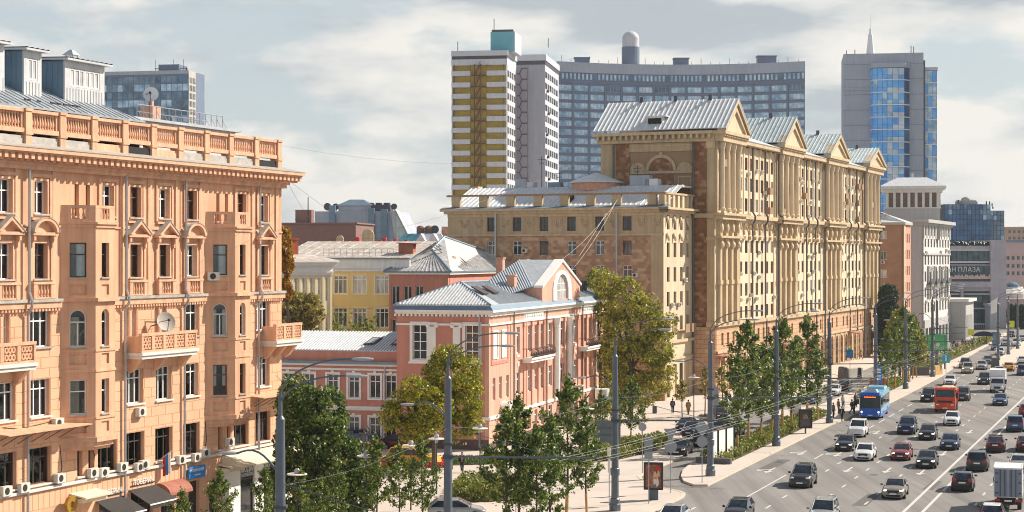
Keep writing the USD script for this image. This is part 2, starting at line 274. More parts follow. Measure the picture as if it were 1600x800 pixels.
look('awning_dark', (.035, .032, .032), .8, var=.2)
look('awning_rust', (.34, .13, .09), .8, var=.2)
look('canopy_cream', (.70, .62, .47), .7, var=.12, scale=.8)
look('shop_white', (.78, .80, .78), .6, var=.05)
look('wrought_iron', (.10, .065, .055), .6, var=.2)
look('bark', (.105, .08, .06), .95, var=.3, scale=6, bump=.5)
look('wrap', (.46, .28, .11), .9, var=.2, scale=8)
look('skin', (.55, .33, .24), .6, var=.06)
look('tyre', (.018, .018, .019), .85, var=.2)
look('rim', (.42, .43, .45), .3, metal=.8, var=.1)
look('under', (.02, .02, .022), .7, var=.2)
look('plate', (.80, .80, .79), .5, var=.04)
look('tail_red', (.42, .012, .012), .25, var=.1, spec=.7)
look('chrome', (.55, .56, .58), .2, metal=.9, var=.1)
look('box_white', (.72, .73, .75), .5, var=.07, scale=.8, streak=.1)
look('box_grey', (.23, .27, .34), .5, var=.10, scale=.8, streak=.15)
look('poster_warm', (.36, .13, .07), .4, var=.6, scale=4.5, tint=(.03, .018, .02))
look('poster_dark', (.11, .085, .07), .4, var=.6, scale=4, tint=(.012, .012, .014))
look('poster_white', (.80, .77, .73), .5, var=.06, scale=1)
look('granite', (.10, .10, .11), .5, var=.25, scale=3)
look('concrete', (.45, .42, .38), .85, var=.15, scale=1)
emit_look('led_orange', (1, .16, .02), 2.0); emit_look('headlight_on', (1, .96, .88), .7)
look('headlight', (.72, .75, .78), .15, var=.1, spec=.9)
stones_look('checker_end', 'y', [(.36, .225, .14), (.40, .25, .155), (.46, .30, .185), (.57, .395, .25), (.38, .235, .145), (.50, .335, .21)], .60, .40)
stones_look('checker_rust', 'y', [(.26, .125, .06), (.32, .16, .08), (.21, .095, .05), (.40, .235, .13), (.29, .14, .07), (.25, .115, .055)], .62, .42)
checker_look('checker_street', 'x', (.56, .36, .205), (.34, .20, .12), (.40, .27, .17), .62, .40)
checker_look('brick_far', 'y', (.43, .24, .155), (.365, .19, .12), (.42, .29, .21), .5, .16, var=.2)
pane_look('pane_dark', (.008, .010, .012), (.045, .05, .055)); pane_look('pane_mid', (.02, .026, .032), (.22, .22, .21), vs=.3, scale=1.6); pane_look('pane_light', (.30, .31, .31), (.62, .62, .60), vs=.3, scale=1.4)
pane_look('pane_blue', (.12, .28, .46), (.52, .70, .84), scale=.33, spec=.6); pane_look('pane_bluedark', (.02, .06, .12), (.09, .20, .33), scale=.2)
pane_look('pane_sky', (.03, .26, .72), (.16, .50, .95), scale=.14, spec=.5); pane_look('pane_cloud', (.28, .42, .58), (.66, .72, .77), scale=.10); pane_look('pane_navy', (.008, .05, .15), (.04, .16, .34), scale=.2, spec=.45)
pane_look('pane_teal', (.012, .035, .045), (.05, .11, .13), scale=.5); pane_look('pane_slate', (.05, .11, .18), (.16, .27, .38), scale=.3)
pane_look('pane_brown', (.035, .012, .008), (.16, .055, .03), scale=1.0)
pane_look('car_glass', (.006, .010, .018), (.03, .05, .075), rough=.03, scale=1.5, spec=.4)
glass_look('clear_glass', (.90, .93, .93)); glass_look('shelter_glass', (.70, .80, .76))
leaf_look('leaf_linden', (.025, .06, .012), (.125, .20, .032), (.42, .46, .10))
leaf_look('leaf_chestnut', (.022, .060, .010), (.10, .17, .028), (.33, .39, .08))
leaf_look('leaf_autumn', (.11, .15, .014), (.33, .33, .024), (.60, .50, .035))
leaf_look('leaf_poplar', (.12, .15, .016), (.36, .35, .045), (.66, .58, .13))
leaf_look('leaf_dark', (.014, .042, .022), (.032, .072, .036), (.065, .105, .04))
leaf_look('leaf_olive', (.20, .18, .04), (.42, .35, .10), (.58, .50, .19))
leaf_look('leaf_hedge', (.07, .11, .016), (.19, .225, .035), (.38, .36, .07))
leaf_look('leaf_rust', (.22, .09, .012), (.40, .20, .02), (.52, .30, .04))
leaf_look('petal_red', (.45, .02, .05), (.62, .05, .06), (.70, .10, .16)); leaf_look('petal_pink', (.50, .03, .16), (.62, .06, .22), (.66, .12, .05))
leaf_look('leaf_grass', (.05, .09, .02), (.09, .14, .03), (.14, .18, .05))
# ------------------------------------------------------------------ ground, road, pavements, markings
K = 18.5 / 17
def rc(a, l): return RU * a + RR * l                    # along and across the boulevard
def bend(a): return 0.0 if a < 300 else -((a - 300) ** 2) / 5200.0      # the street swings left in the distance
def rcb(a, l): return rc(a, l + bend(a))
ground = MB().prism(sbox(-4000, -300, 4000, 6000), -.5, -.03); single('ground', ground, 'urban_ground', 'brown grey city ground under the buildings and courtyards', 'ground', kind='structure')
ra = np.linspace(40, 640, 61)
road = MB().prism(Polygon([rcb(a, -58) for a in ra] + [rcb(a, 30) for a in ra[::-1]]), -.02, 0.0)
single('road', road, 'asphalt', 'grey asphalt carriageway of the wide boulevard', 'road', kind='structure')
def pav(name, px=None, pts=None, h=.15, label='', look_='paving', kw=.28):
    """A raised pavement: paved slab with a row of kerb stones along its edge."""
    q = [gp(*p) for p in px] if px is not None else pts
    P = Polygon(q).buffer(0); m = MB().prism(P.buffer(-kw + .002), -.25, h)
    p = single(name, m, look_, label, 'pavement', kind='structure')
    ring = P.difference(P.buffer(-kw)); part(p, 'kerb', MB().prism(ring, -.25, h + .02), 'kerb_stone'); return P
kerbA = [(975, 824), (1068, 778), (1071, 773), (1062, 769.5), (1037, 765), (1006, 752), (1000, 747), (1007, 741), (1045, 725), (1067, 716)]
ptsA = [gp(*p) for p in kerbA]
aw = [(173, -47.2), (186, -47.4), (194, -51.8), (222, -51.6), (228, -47.6)] + [(a, -47.4 + bend(a)) for a in range(236, 640, 12)]
ptsA += [rc(*p) for p in aw]
ptsA += [rc(640, -420), np.array([-260, 40]), rc(95, -36)]
P_A = pav('pavement', pts=ptsA, label='pale paved pavement in front of the buildings on the left of the boulevard')
isl = [(1064, 746), (1068, 754), (1084, 760), (1106, 760), (1200, 713), (1300, 664), (1322, 656), (1338, 648.5), (1350, 640), (1385, 633), (1400, 626), (1442, 604), (1475, 586.5), (1511, 559), (1551, 535.5), (1580, 520)]
ptsI = [gp(*p) for p in isl] + [rc(a, l) for a, l in ((430, -38 + bend(430)), (330, -40.2), (262, -40.5), (236, -40.8), (214, -41.0), (210, -43.4), (203, -44.2), (199, -42.2), (196, -40.9), (170, -40.8), (152, -40.4), (145, -39.5))]
P_I = pav('median_pavement', pts=ptsI, label='narrow paved island with young trees between the service lane and the boulevard')
P_M = pav('central_reservation', px=[(1550, 575), (1553, 566), (1576, 551), (1600, 533), (1650, 512), (1660, 556), (1600, 565), (1570, 570)], label='pale paved central reservation with lamp posts far up the boulevard')
mk = thing('road_markings', 'white lane lines and arrows painted on the boulevard asphalt', 'road markings', kind='structure')
def strip(mb, a0, a1, l, w=.15):
    n = max(2, int((a1 - a0) / 12) + 1); A = np.linspace(a0, a1, n)
    return mb.prism(Polygon([rcb(a, l - w / 2) for a in A] + [rcb(a, l + w / 2) for a in A[::-1]]), .002, .006)
part(mk, 'lane_line', strip(MB(), 126, 146, -28.2 * K), 'road_paint')
for l, w in ((-16.75, .24), (-15.55, .24)): part(mk, 'lane_line', strip(MB(), 100, 330, l * K, w), 'road_paint')
part(mk, 'lane_line', strip(MB(), 141.5, 152, -36.9, .18), 'road_paint'); part(mk, 'lane_line', strip(MB(), 145.5, 152, -37.7, .14), 'road_paint')
for l, per, ln, a0 in ((-28.2 * K, 7.5, 4.2, 151), (-25.72 * K, 5.9, 1.7, 102.3), (-22.8 * K, 5.9, 1.7, 104.3), (-19.75 * K, 5.9, 1.7, 101), (-12.6 * K, 5.9, 1.7, 103.5), (-9.6 * K, 5.9, 1.7, 102), (-6.6 * K, 5.9, 1.7, 105)):
    a = a0
    while a < 330: part(mk, 'lane_dash', strip(MB(), a, a + ln, l, .16), 'road_paint'); a += per
for px, py, turn in ((1205, 734, 1), (1255, 707, 1), (1327, 733, 0), (1388, 734, 0), (1371, 675, 1), (1516, 674, 0), (1475, 708, 0), (1441, 737, 0), (1311, 709, 1), (1078, 797, 1)):
    g = gp(px, py); a, l = g @ RU, g @ RR
    q = Polygon([(-1.5, -.09), (1.6, -.09), (1.6, .09), (-1.5, .09)]).union(Polygon([(-1.1, -.42), (-2.3, 0), (-1.1, .42)]))
    if turn: q = q.union(Polygon([(.2, .05), (-.5, .75), (-.9, .45), (-1.0, 1.15), (-.1, 1.15), (-.3, .9), (.6, .1)]))
    part(mk, 'lane_arrow', MB().prism(Polygon([rc(a + x, l - y) for x, y in q.exterior.coords]), .002, .006), 'road_paint')

rd = stage.GetPrimAtPath('/World/road')
for px, py, l, w in ((1330, 790, 7, 1.1), (1180, 735, 9, 1.3), (1440, 765, 6, .9), (1390, 690, 12, 1.2), (1535, 690, 10, 1.1), (1290, 700, 5, 1.6)): g = gp(px, py); a_, l_ = g @ RU, g @ RR; part(rd, 'asphalt_patch', MB().prism(Polygon([rc(a_, l_), rc(a_ + l, l_ + .1), rc(a_ + l, l_ + w), rc(a_, l_ + w)]), .0008, .0022), 'asphalt_patch')
for px, py in ((1300, 775), (1218, 722), (1365, 742), (1430, 702), (1472, 768), (1345, 668), (1500, 655)): g = gp(px, py); part(rd, 'manhole_cover', MB().cyl(g[0], g[1], .0008, .008, .36, n=16), 'steel_dark')
# ------------------------------------------------------------------ shared building pieces
rng = random.Random(7)
def rect(x0, x1, z0, z1): return sbox(x0, z0, x1, z1)
def arched(x0, x1, z0, z1):
    r = (x1 - x0) / 2; c = (x0 + x1) / 2; rz = min(r, (z1 - z0) * .6); zs = z1 - rz; a = np.linspace(0, math.pi, 9)[1:-1]
    return Polygon([(x0, z0), (x1, z0), (x1, zs)] + [(c + r * math.cos(t), zs + rz * math.sin(t)) for t in a] + [(x0, zs)])
def wall(T, S, y0, y1, mat, pl=None, name='wall', label=None): return part(T, name, MB().prism(S, y0, y1, 'y'), mat, pl, label)
def window(T, x0, x1, z0, z1, pl=None, rec=.22, mull=(.5,), trans=(.68,), fw=.07, frame='white_frame', pane='pane_dark', arch=False, depth=.06, sub=True, curtain=None, full_trans=False):
    """A window set back in its opening: frame with mullions and transoms (part), glazing and curtain (sub-parts)."""
    w, h = x1 - x0, z1 - z0; S = arched(x0, x1, z0, z1) if arch else rect(x0, x1, z0, z1); m = MB()
    if arch: m.prism(S.difference(S.buffer(-fw)), rec, rec + depth, 'y')
    else:
        m.box(x0, x0 + fw, rec, rec + depth, z0, z1); m.box(x1 - fw, x1, rec, rec + depth, z0, z1)
        m.box(x0 + fw, x1 - fw, rec, rec + depth, z0, z0 + fw); m.box(x0 + fw, x1 - fw, rec, rec + depth, z1 - fw, z1)
    zt = z0 + h * max(trans) if trans else z1
    for k in mull:
        c = x0 + w * k; m.box(c - fw * .55, c + fw * .55, rec + .006, rec + depth - .006, z0 + fw, (z1 if (full_trans or not arch) else zt) - fw * .9)
    for t in trans: m.box(x0 + fw * .9, x1 - fw * .9, rec + .003, rec + depth - .003, z0 + h * t - fw * .5, z0 + h * t + fw * .5)
    p = part(T, 'window', m, frame, pl)
    part(p, 'pane', MB().prism(S.buffer(-fw * .5), rec + depth * .55, rec + depth * .55 + .012, 'y'), pane, pl)
    if curtain:
        c = MB(); y = rec + depth + .05; spans = rng.choice([[(0, 1)], [(0, 1)], [(0, .4), (.6, 1)], [(0, .62)], [(.45, 1)], [(0, .3), (.7, 1)]]); top = z1 - (w * .45 if arch else .06); bot = z0 + rng.choice([.05, .05, .05, .3 * h])
        for a, b in spans:
            n = max(3, int((b - a) * w / .12)); q = [(x0 + w * (a + (b - a) * i / n), y + .035 * (i % 2)) for i in range(n + 1)]
            for (xa, ya), (xb, yb) in zip(q, q[1:]): c.quad((xa, ya, bot), (xb, yb, bot), (xb, yb, top), (xa, ya, top))
        part(p, 'curtain', c, rng.choice(['curtain', 'curtain', 'curtain_warm']), pl)
    return p
def ac_unit(T, x, z, pl=None, w=.78, h=.54, d=.32, off=.12, out=None):
    """An outdoor air-conditioner box with a round fan grille on wall brackets."""
    y = -off - d if out is None else out
    p = part(T, 'air_conditioner', MB().box(x, x + w, y, y + d, z, z + h), 'ac_white', pl)
    f = MB(); c = x + w * .42; a = np.linspace(0, 2 * math.pi, 13); r = h * .38
    f.prism(Polygon([(c + r * math.cos(t), z + h / 2 + r * math.sin(t)) for t in a]), y - .012, y - .004, 'y'); part(p, 'fan_grille', f, 'dark_plastic', pl)
    part(p, 'bracket', MB().box(x + .08, x + w - .08, y + .04, -.001, z - .05, z - .005), 'pipe_metal', pl)
def baluster_mesh(x, y, z, h, r, n=6): return MB().lathe([(r * .9, z), (r * .9, z + h * .08), (r * .55, z + h * .14), (r, z + h * .36), (r * .5, z + h * .68), (r * .62, z + h * .84), (r * .9, z + h * .92), (r * .9, z + h)], x, y, n)
def pipe(T, x, z0, z1, pl=None, y=-.16, r=.075, mat='pipe_metal', jogs=()):
    pts = [(x, y, z1)]
    for zj, dy in jogs: pts += [(x, pts[-1][1], zj + .25), (x, dy, zj - .25)]
    pts.append((x, pts[-1][1], z0)); m = MB()
    for a, b in zip(pts, pts[1:]): m.tube([a, b], r, 6)
    for z in np.arange(z0 + 1.5, z1, 2.4): m.cyl(x, y if not jogs else pts[-1][1], z, z + .12, r * 1.35, n=6) if not jogs else None
    return part(T, 'downpipe', m, mat, pl)
class Bld:
    """Local frame of a building standing on a street: x along its front (away from us), y inwards, z up."""
    def __init__(s, o, th): s.o, s.th = np.array(o, float), th; s.u = np.array([math.sin(th), math.cos(th)]); s.w = np.array([-math.cos(th), math.sin(th)])
    def rz(s): return math.pi / 2 - s.th
    def x(s, px, d=0.0):
        t = (px - 800) / F; A = np.array([[s.u[0] - t * s.u[1]]]); o = s.o + s.w * d; return (t * o[1] - o[0]) / (s.u[0] - t * s.u[1])
    def y(s, px, x=0.0):
        t = (px - 800) / F; o = s.o + s.u * x; return (t * o[1] - o[0]) / (s.w[0] - t * s.w[1])
    def Y(s, x, d=0.0): return (s.o + s.u * x + s.w * d)[1]
    def z(s, py, x, d=0.0): return Z_at(py, s.Y(x, d))
# ------------------------------------------------------------------ salmon apartment house on the left
def salmon_house():
    th = math.atan(1100 / F); Y0 = 2700 / 27.1; p60 = np.array([X_at(60, Y0), Y0]); B = Bld(p60 - 12 * np.array([math.sin(th), math.cos(th)]), th)
    T = thing('apartment_house', 'salmon plastered apartment house with bay windows, stone balconies and a roof balustrade', 'building', (*B.o, 0), B.rz())
    XE = B.x(440); cx = lambda px, d=0: B.x(px, d)
    cols = {p: cx(p) for p in (8, 63, 168, 211, 256, 299, 377, 411)}
    front = rect(0, XE, 0, 24.1); hs, wins = [], []
    def op(x, w, z0, z1, **k): hs.append((arched if k.get('arch') else rect)(x - w / 2, x + w / 2, z0, z1)); wins.append((x - w / 2, x + w / 2, z0, z1, k))
    bays = []
    for pa, pb in ((94.5, 150), (321, 368)):
        x0 = cx(pa); D = 1.2
        for _ in range(60): D += .02 * np.sign(cx(pb, -D) - (x0 + D))
        bays.append((x0, D, 1.95))
    xs = list(cols.values()); inbay = lambda x: any(a - .2 < x < a + 2 * D + w + .2 for a, D, w in bays)
    allc = [xs[0] - 6.2, xs[0] - 3.1] + xs
    for i, x in enumerate(allc):
        near = i > 2
        op(x, 1.95, 5.45, 7.55, frame='dark_frame', mull=(.33, .66), trans=(.72,), pane='clear_glass', curtain=1)
        if not inbay(x):
            op(x, 1.75, 9.35, 11.5, mull=(.33, .66), trans=(.74,), pane='clear_glass', curtain=1)
            if i not in (1, 2, 5, 6): op(x, 1.85, 13.35, 15.5, mull=(.33, .66), trans=(.7,), pane='clear_glass', curtain=1)
            op(x, 1.2, 17.3, 19.35, frame=rng.choice(['dark_frame', 'white_frame']), trans=(.66,), pane='clear_glass', curtain=1)
        op(x, 1.2, 21.05, 22.95, frame='white_frame' if i not in (5, 7, 8) else 'brown_frame', trans=(.66,), pane='clear_glass', curtain=1)
    for c0 in (xs[3] - .5, xs[4] - .4, xs[0] - 2.2, xs[0] - .3):
        for dx in (-.42, .42): op(c0 + dx, .5, 12.75, 15.35, arch=True, mull=(), trans=(.7,), pane='clear_glass', frame='white_frame')
    for x0, D, w in bays:
        c = x0 + D + w / 2
        for dx in (-.55, .55):
            op(c + dx, .5, 5.45, 7.5, mull=(), trans=(.7,), frame='dark_frame', pane='clear_glass'); op(c + dx - .3, .42, 21.0, 22.9, mull=(), trans=(), frame='brown_frame', pane='clear_glass')
        hs.append(rect(x0 + .25, x0 + 2 * D + w - .25, 8.4, 20.2))
    # ground-floor shop openings
    for px, wd, zt in ((-20, 2.2, 3.7), (22, 2.2, 3.7), (75, 2.0, 3.6), (112, 1.2, 3.4), (172, 2.2, 3.7), (222, 2.4, 3.8), (262, 1.5, 3.4), (303, 1.3, 3.7), (333, 1.0, 3.2)):
        x = cx(px); hs.append(rect(x - wd / 2, x + wd / 2, .4, zt)); wins.append((x - wd / 2, x + wd / 2, .4, zt, dict(frame='dark_frame', mull=(.5,), trans=(.75,), pane='pane_dark')))
    hole = unary_union(hs); wall(T, front.difference(hole), 0, .5, 'salmon')
    for x0, x1, z0, z1, k in wins: window(T, x0, x1, z0, z1, rec=.24, **k)
    for x0, x1, z0, z1, k in wins:
        if z0 > 5: part(T, 'sill', MB().box(x0 - .12, x1 + .12, -.14, .03, z0 - .1, z0 - .002), 'ledge_metal' if z0 > 12 else 'stone_pale')
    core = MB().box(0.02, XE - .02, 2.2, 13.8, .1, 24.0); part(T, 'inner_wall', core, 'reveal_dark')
    part(T, 'side_wall', MB().box(-.4, -.002, 0, 14, 0, 24.1).box(XE - .4, XE - .002, .502, 14, 0, 24.1).box(0, XE - .42, 13.8, 14, 0, 24.1), 'salmon')
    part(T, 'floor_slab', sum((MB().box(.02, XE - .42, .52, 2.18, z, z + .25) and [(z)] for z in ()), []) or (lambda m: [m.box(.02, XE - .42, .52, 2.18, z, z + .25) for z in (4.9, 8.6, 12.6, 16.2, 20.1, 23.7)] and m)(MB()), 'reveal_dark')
    # coursed blocks of floors two to four
    blocks = []; free = rect(.2, XE - .05, 5.25, 15.6).difference(hole.buffer(.06, join_style=2))
    z, r = 5.28, 0
    while z < 15.5:
        x = .2 - (.8 if r % 2 else 0)
        while x < XE:
            g = sbox(x + .022, z + .022, x + 1.58, z + .60).intersection(free); blocks += [q for q in getattr(g, 'geoms', [g]) if q.geom_type == 'Polygon' and q.area > .05]; x += 1.6
        z += .62; r += 1
    z = 4.0
    for i in range(int(XE / .52)):
        g = sbox(i * .52 + .02, z, i * .52 + .5, 4.95).difference(hole.buffer(.04)); blocks += [q for q in getattr(g, 'geoms', [g]) if q.geom_type == 'Polygon' and q.area > .05]
    blocks.sort(key=lambda q: -q.area * (1 if q.bounds[0] > 8 else .05)); rest = MB()
    for i, q in enumerate(blocks):
        if i < 298: part(T, 'stone_block', MB().prism(q, -.022, -.001, 'y'), 'salmon_stone')
        else: rest.prism(q, -.022, -.001, 'y')
    part(T, 'stone_blocks', rest, 'salmon_stone', kind='stuff')
    # bays
    for bi, (x0, D, w) in enumerate(bays):
        L = D * math.sqrt(2); faces = [(Pl(x0, 0, -45), L), (Pl(x0 + D, -D, 0), w), (Pl(x0 + D + w, -D, 45), L)]
        for fi, (pl, ln) in enumerate(faces):
            c = ln / 2; ww = .98 if fi != 1 else .74; o = [(17.35, 19.4, 0, 'dark_frame'), (13.25, 15.45, 1, 'white_frame'), (9.25, 11.3, 0, 'white_frame' if bi == 0 else 'brown_frame')]
            hh = [(arched if a else rect)(c - ww / 2, c + ww / 2, a0, a1) for a0, a1, a, _ in o]; pan = [rect(c - ww / 2, c + ww / 2, q, q + .62) for q in (16.3, 12.2, 8.15)]
            wall(T, rect(0, ln, 7.9, 20.5).difference(unary_union(hh + pan)), 0, .3, 'salmon', pl, 'bay_wall')
            [part(T, 'panel', MB().box(c - ww/2, c + ww/2, .1, .16, q, q + .62), 'salmon_trim', pl) for q in (16.3, 12.2, 8.15)]
            for a0, a1, a, fr in o:
                window(T, c - ww / 2, c + ww / 2, a0, a1, pl, arch=bool(a), mull=(.5,) if (a and fi != 1) else (), trans=(.66,), frame=fr, pane='clear_glass', curtain=1)
                part(T, 'sill', MB().box(c - ww/2 - .1, c + ww/2 + .1, -.1, .04, a0 - .08, a0 - .002), 'ledge_metal', pl)
            if fi < 2:   # parapet of the little balcony on top of the bay
                part(T, 'parapet', MB().box(0, ln, 0, .22, 20.62, 20.8).box(0, ln, 0, .22, 21.45, 21.62).box(0, ln * .3, .01, .21, 20.8, 21.45).box(ln * .72, ln, .01, .21, 20.8, 21.45), 'salmon_trim', pl)
                for k in range(3): part(T, 'baluster', baluster_mesh(ln * (.36 + .15 * k), .11, 20.8, .65, .09), 'salmon_trim', pl)
        def ring(k, z0, z1, name, m='salmon_trim', kk=None):
            q = lambda e: [(x0 - e * .6, 0.0), (x0 + D - e * .42, -D - e), (x0 + D + w + e * .42, -D - e), (x0 + 2 * D + w + e * .6, 0.0)]
            part(T, name, MB().prism(q(k), z0, z1), m)
        ring(.2, 20.5, 20.62, 'bay_cornice'); ring(.1, 20.3, 20.498, 'bay_cornice'); ring(.24, 15.92, 16.14, 'string_course'); ring(.06, 12.95, 13.1, 'string_course'); ring(.06, 11.75, 11.9, 'string_course'); ring(.06, 8.95, 9.08, 'string_course')
        ring(.14, 7.6, 7.898, 'console'); ring(-.1, 7.3, 7.598, 'console'); ring(-.3, 7.1, 7.298, 'console')
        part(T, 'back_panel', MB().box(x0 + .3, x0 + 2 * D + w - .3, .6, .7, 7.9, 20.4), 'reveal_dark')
    spans, a = [], 0.0
    for x0, D, w in bays: spans.append((a, x0 - .16)); a = x0 + 2 * D + w + .16
    spans.append((a, XE + .12))
    for a, b in spans:
        part(T, 'string_course', MB().box(a, b, -.34, -.001, 15.95, 16.12), 'ledge_metal'); part(T, 'string_course', MB().box(a, b, -.24, -.001, 15.6, 15.948), 'salmon_trim')
        d = MB(); x = a + .1
        while x < b - .2: d.box(x, x + .16, -.2, -.002, 15.42, 15.598); x += .3
        part(T, 'dentils', d, 'salmon_trim', kind='stuff')
    part(T, 'string_course', MB().box(0, XE + .1, -.2, -.024, 5.08, 5.24), 'stone_pale'); part(T, 'string_course', MB().box(0, XE, -.1, -.001, 20.3, 20.4), 'salmon_trim')
    # surrounds, pediments and balustraded panels of floors five and six
    for i, x in enumerate(allc):
        part(T, 'window_surround', MB().prism(rect(x - .98, x + .98, 20.85, 23.35).difference(rect(x - .78, x + .78, 20.85, 23.15)), -.1, -.001, 'y').prism(rect(x - .72, x + .72, 21.0, 23.08).difference(rect(x - .6, x + .6, 21.05, 22.95)), -.06, -.001, 'y').box(x - .9, x + .9, -.16, -.001, 20.68, 20.82), 'salmon_trim')
        if inbay(x): continue
        part(T, 'window_surround', MB().prism(rect(x - .76, x + .76, 17.2, 19.5).difference(rect(x - .6, x + .6, 17.3, 19.35)), -.07, -.001, 'y').box(x - 1.0, x - .84, -.12, -.001, 17.2, 19.75).box(x + .84, x + 1.0, -.12, -.001, 17.2, 19.75), 'salmon_trim')
        if i in (1, 3, 9, 4, 7) and i not in (9,):   # round pediment
            a = np.linspace(0, math.pi, 13); arc = lambda r: [(x + r * math.cos(t), 19.98 + r * .72 * math.sin(t)) for t in a]
            part(T, 'pediment', MB().prism(Polygon(arc(1.15)).difference(Polygon(arc(.92))), -.5, -.001, 'y').prism(Polygon(arc(.9)), -.15, -.003, 'y').box(x - 1.15, x + 1.15, -.42, -.001, 19.8, 19.975), 'salmon_trim')
            part(T, 'flashing', MB().prism(Polygon(arc(1.19)).difference(Polygon(arc(1.155))), -.53, -.001, 'y'), 'ledge_metal')
        else:
            part(T, 'pediment', MB().prism([(x - 1.15, 19.98), (x + 1.15, 19.98), (x, 20.78)], -.14, -.003, 'y').prism(Polygon([(x - 1.18, 19.98), (x, 20.85), (x + 1.18, 19.98), (x + .9, 19.98), (x, 20.62), (x - .9, 19.98)]), -.5, -.001, 'y').box(x - 1.18, x + 1.18, -.42, -.001, 19.8, 19.975), 'salmon_trim')
            part(T, 'flashing', MB().prism(Polygon([(x - 1.24, 19.97), (x, 20.89), (x + 1.24, 19.97), (x + 1.19, 19.97), (x, 20.853), (x - 1.19, 19.97)]), -.54, -.001, 'y'), 'ledge_metal')
        for sx in (-.92, .92): part(T, 'bracket', MB().box(x + sx - .1, x + sx + .1, -.36, -.121, 19.5, 19.798).box(x + sx - .08, x + sx + .08, -.22, -.121, 19.15, 19.498), 'salmon_trim')
        part(T, 'balustrade_panel', MB().box(x - .95, x - .62, -.3, -.001, 16.14, 16.98).box(x + .62, x + .95, -.3, -.001, 16.14, 16.98).box(x - .62, x + .62, -.28, -.001, 16.14, 16.24).box(x - 1.0, x + 1.0, -.33, -.001, 16.98, 17.12), 'salmon_trim')
        for k in range(4): part(T, 'baluster', baluster_mesh(x - .42 + .28 * k, -.17, 16.24, .74, .1), 'salmon_trim')
    for px in (26, 84, 190, 233, 276, 314, 395, 432): part(T, 'pilaster_strip', MB().box(cx(px) - .22, cx(px) + .22, -.09, -.001, 16.14, 23.6), 'salmon_trim')
    # main cornice
    part(T, 'cornice', MB().box(-.3, XE + .25, -.3, -.001, 23.55, 23.97).box(-.3, XE + .5, -.42, -.3, 23.8, 23.97), 'salmon_trim')
    part(T, 'cornice', MB().box(-.3, XE + 1.2, -1.3, .9, 24.48, 24.72).box(-.3, XE + 1.05, -1.16, .9, 24.4, 24.479), 'salmon_trim')
    part(T, 'gutter', MB().slab((-.3, -1.34, 24.726), (XE + 1.25, -1.34, 24.726), (XE + 1.25, .9, 25.22), (-.3, .9, 25.22), .03), 'ledge_metal')
    x = .1
    while x < XE + .9: part(T, 'modillion', MB().box(x, x + .3, -1.1, -.421, 24.08, 24.398).box(x + .02, x + .28, -.8, -.421, 23.972, 24.078), 'salmon_trim'); x += .58
    # roof balustrade
    pxs = [-70, -16, 38, 92, 142, 190, 235, 277, 318, 356, 396, 437]; ped = [cx(p, .3) for p in pxs]; ped[-1] = XE - .25
    for i, x in enumerate(ped):
        part(T, 'pedestal', MB().box(x - .27, x + .27, -.02, .58, 25.0, 26.9).box(x - .33, x + .33, -.08, .64, 26.9, 27.06).box(x - .33, x + .33, -.08, .64, 25.55, 25.75), 'salmon_trim')
        if i == 0: continue
        a, b = ped[i - 1] + .331, x - .331
        part(T, 'handrail', MB().box(a, b, .02, .54, 26.84, 27.02).box(a, b, .04, .52, 25.66, 25.92), 'salmon_trim')
        [part(T, 'panel', MB().box(q, q + .16, .12, .44, 25.92, 26.84), 'salmon_trim') for q in (a, b - .16)]
        n = int((b - a - .34) / .225)
        for k in range(n): part(T, 'baluster', baluster_mesh(a + .17 + (b - a - .34) * (k + .5) / n, .28, 25.92, .92, .1), 'salmon_trim')
        part(T, 'plinth', MB().box(a, b, .12, .5, 25.0, 25.48), rng.choice(['ledge_metal', 'salmon_trim', 'ledge_metal', 'reveal_dark']))
    # slate-coloured sheet roof with dormers
    sl, e0, ez, xr = .47, .95, 27.3, cx(226, 1.0); zr = lambda d: ez + (d - e0) * sl
    part(T, 'roof', MB().hexa([(-.3, e0, ez - .1), (xr, e0, ez - .1), (xr - 7, 9, zr(9) - .1), (-.3, 9, zr(9) - .1), (-.3, e0, ez), (xr, e0, ez), (xr - 7, 9, zr(9)), (-.3, 9, zr(9))])
         .tri_slab((xr, e0, ez), (xr + .6, 9, ez), (xr - 7, 9, zr(9)), .1), 'roof_slate')
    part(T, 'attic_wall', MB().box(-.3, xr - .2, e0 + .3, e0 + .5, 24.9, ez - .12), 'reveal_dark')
    se = MB(); x = 0.0
    while x < xr - .5:
        t = min(8.0, max(.5, (xr - x) * 8.05 / 7.0)); se.slab((x, e0, ez + .05), (x + .05, e0, ez + .05), (x + .05, e0 + t, zr(e0 + t) + .05), (x, e0 + t, zr(e0 + t) + .05), .05); x += .62
    part(T, 'roof_seams', se, 'roof_slate', kind='stuff')
    for pa, pb, zt, wn in ((-28, 4, 31.0, 3), (35, 62, 30.9, 2), (99, 160.5, 30.72, 5)):
        d = 3.1; a, b = cx(pa, d), cx(pb, d); zb = zr(d) - .1; dk = e0 + (zt - ez) / sl
        dm = part(T, 'dormer', MB().hexa([(a, d, zb), (b, d, zb), (b, dk, zt - .02), (a, dk, zt - .02), (a, d, zt), (b, d, zt), (b, dk, zt), (a, dk, zt)]), 'zinc_blue')
        sm = MB(); k = d + .4
        while k < dk - .3: sm.box(a - .03, a - .001, k, k + .05, zr(k), zt - .05); k += .42
        part(dm, 'seams', sm, 'zinc_blue', kind='stuff')
        f0, f1 = (a + .35, b - .35) if wn == 2 else (a + .5, b - .5)
        part(dm, 'front_panel', MB().prism(rect(a - .02, b + .02, zb, zt).difference(rect(f0, f1, zb + .95, zt - .42)), d - .12, d - .002, 'y'), 'dormer_sheet')
        g = MB(); q = a + .2
        while q < b: g.box(q, q + .04, d - .15, d - .121, zb, zb + .85); q += .3
        part(dm, 'seams', g, 'dormer_sheet', kind='stuff')
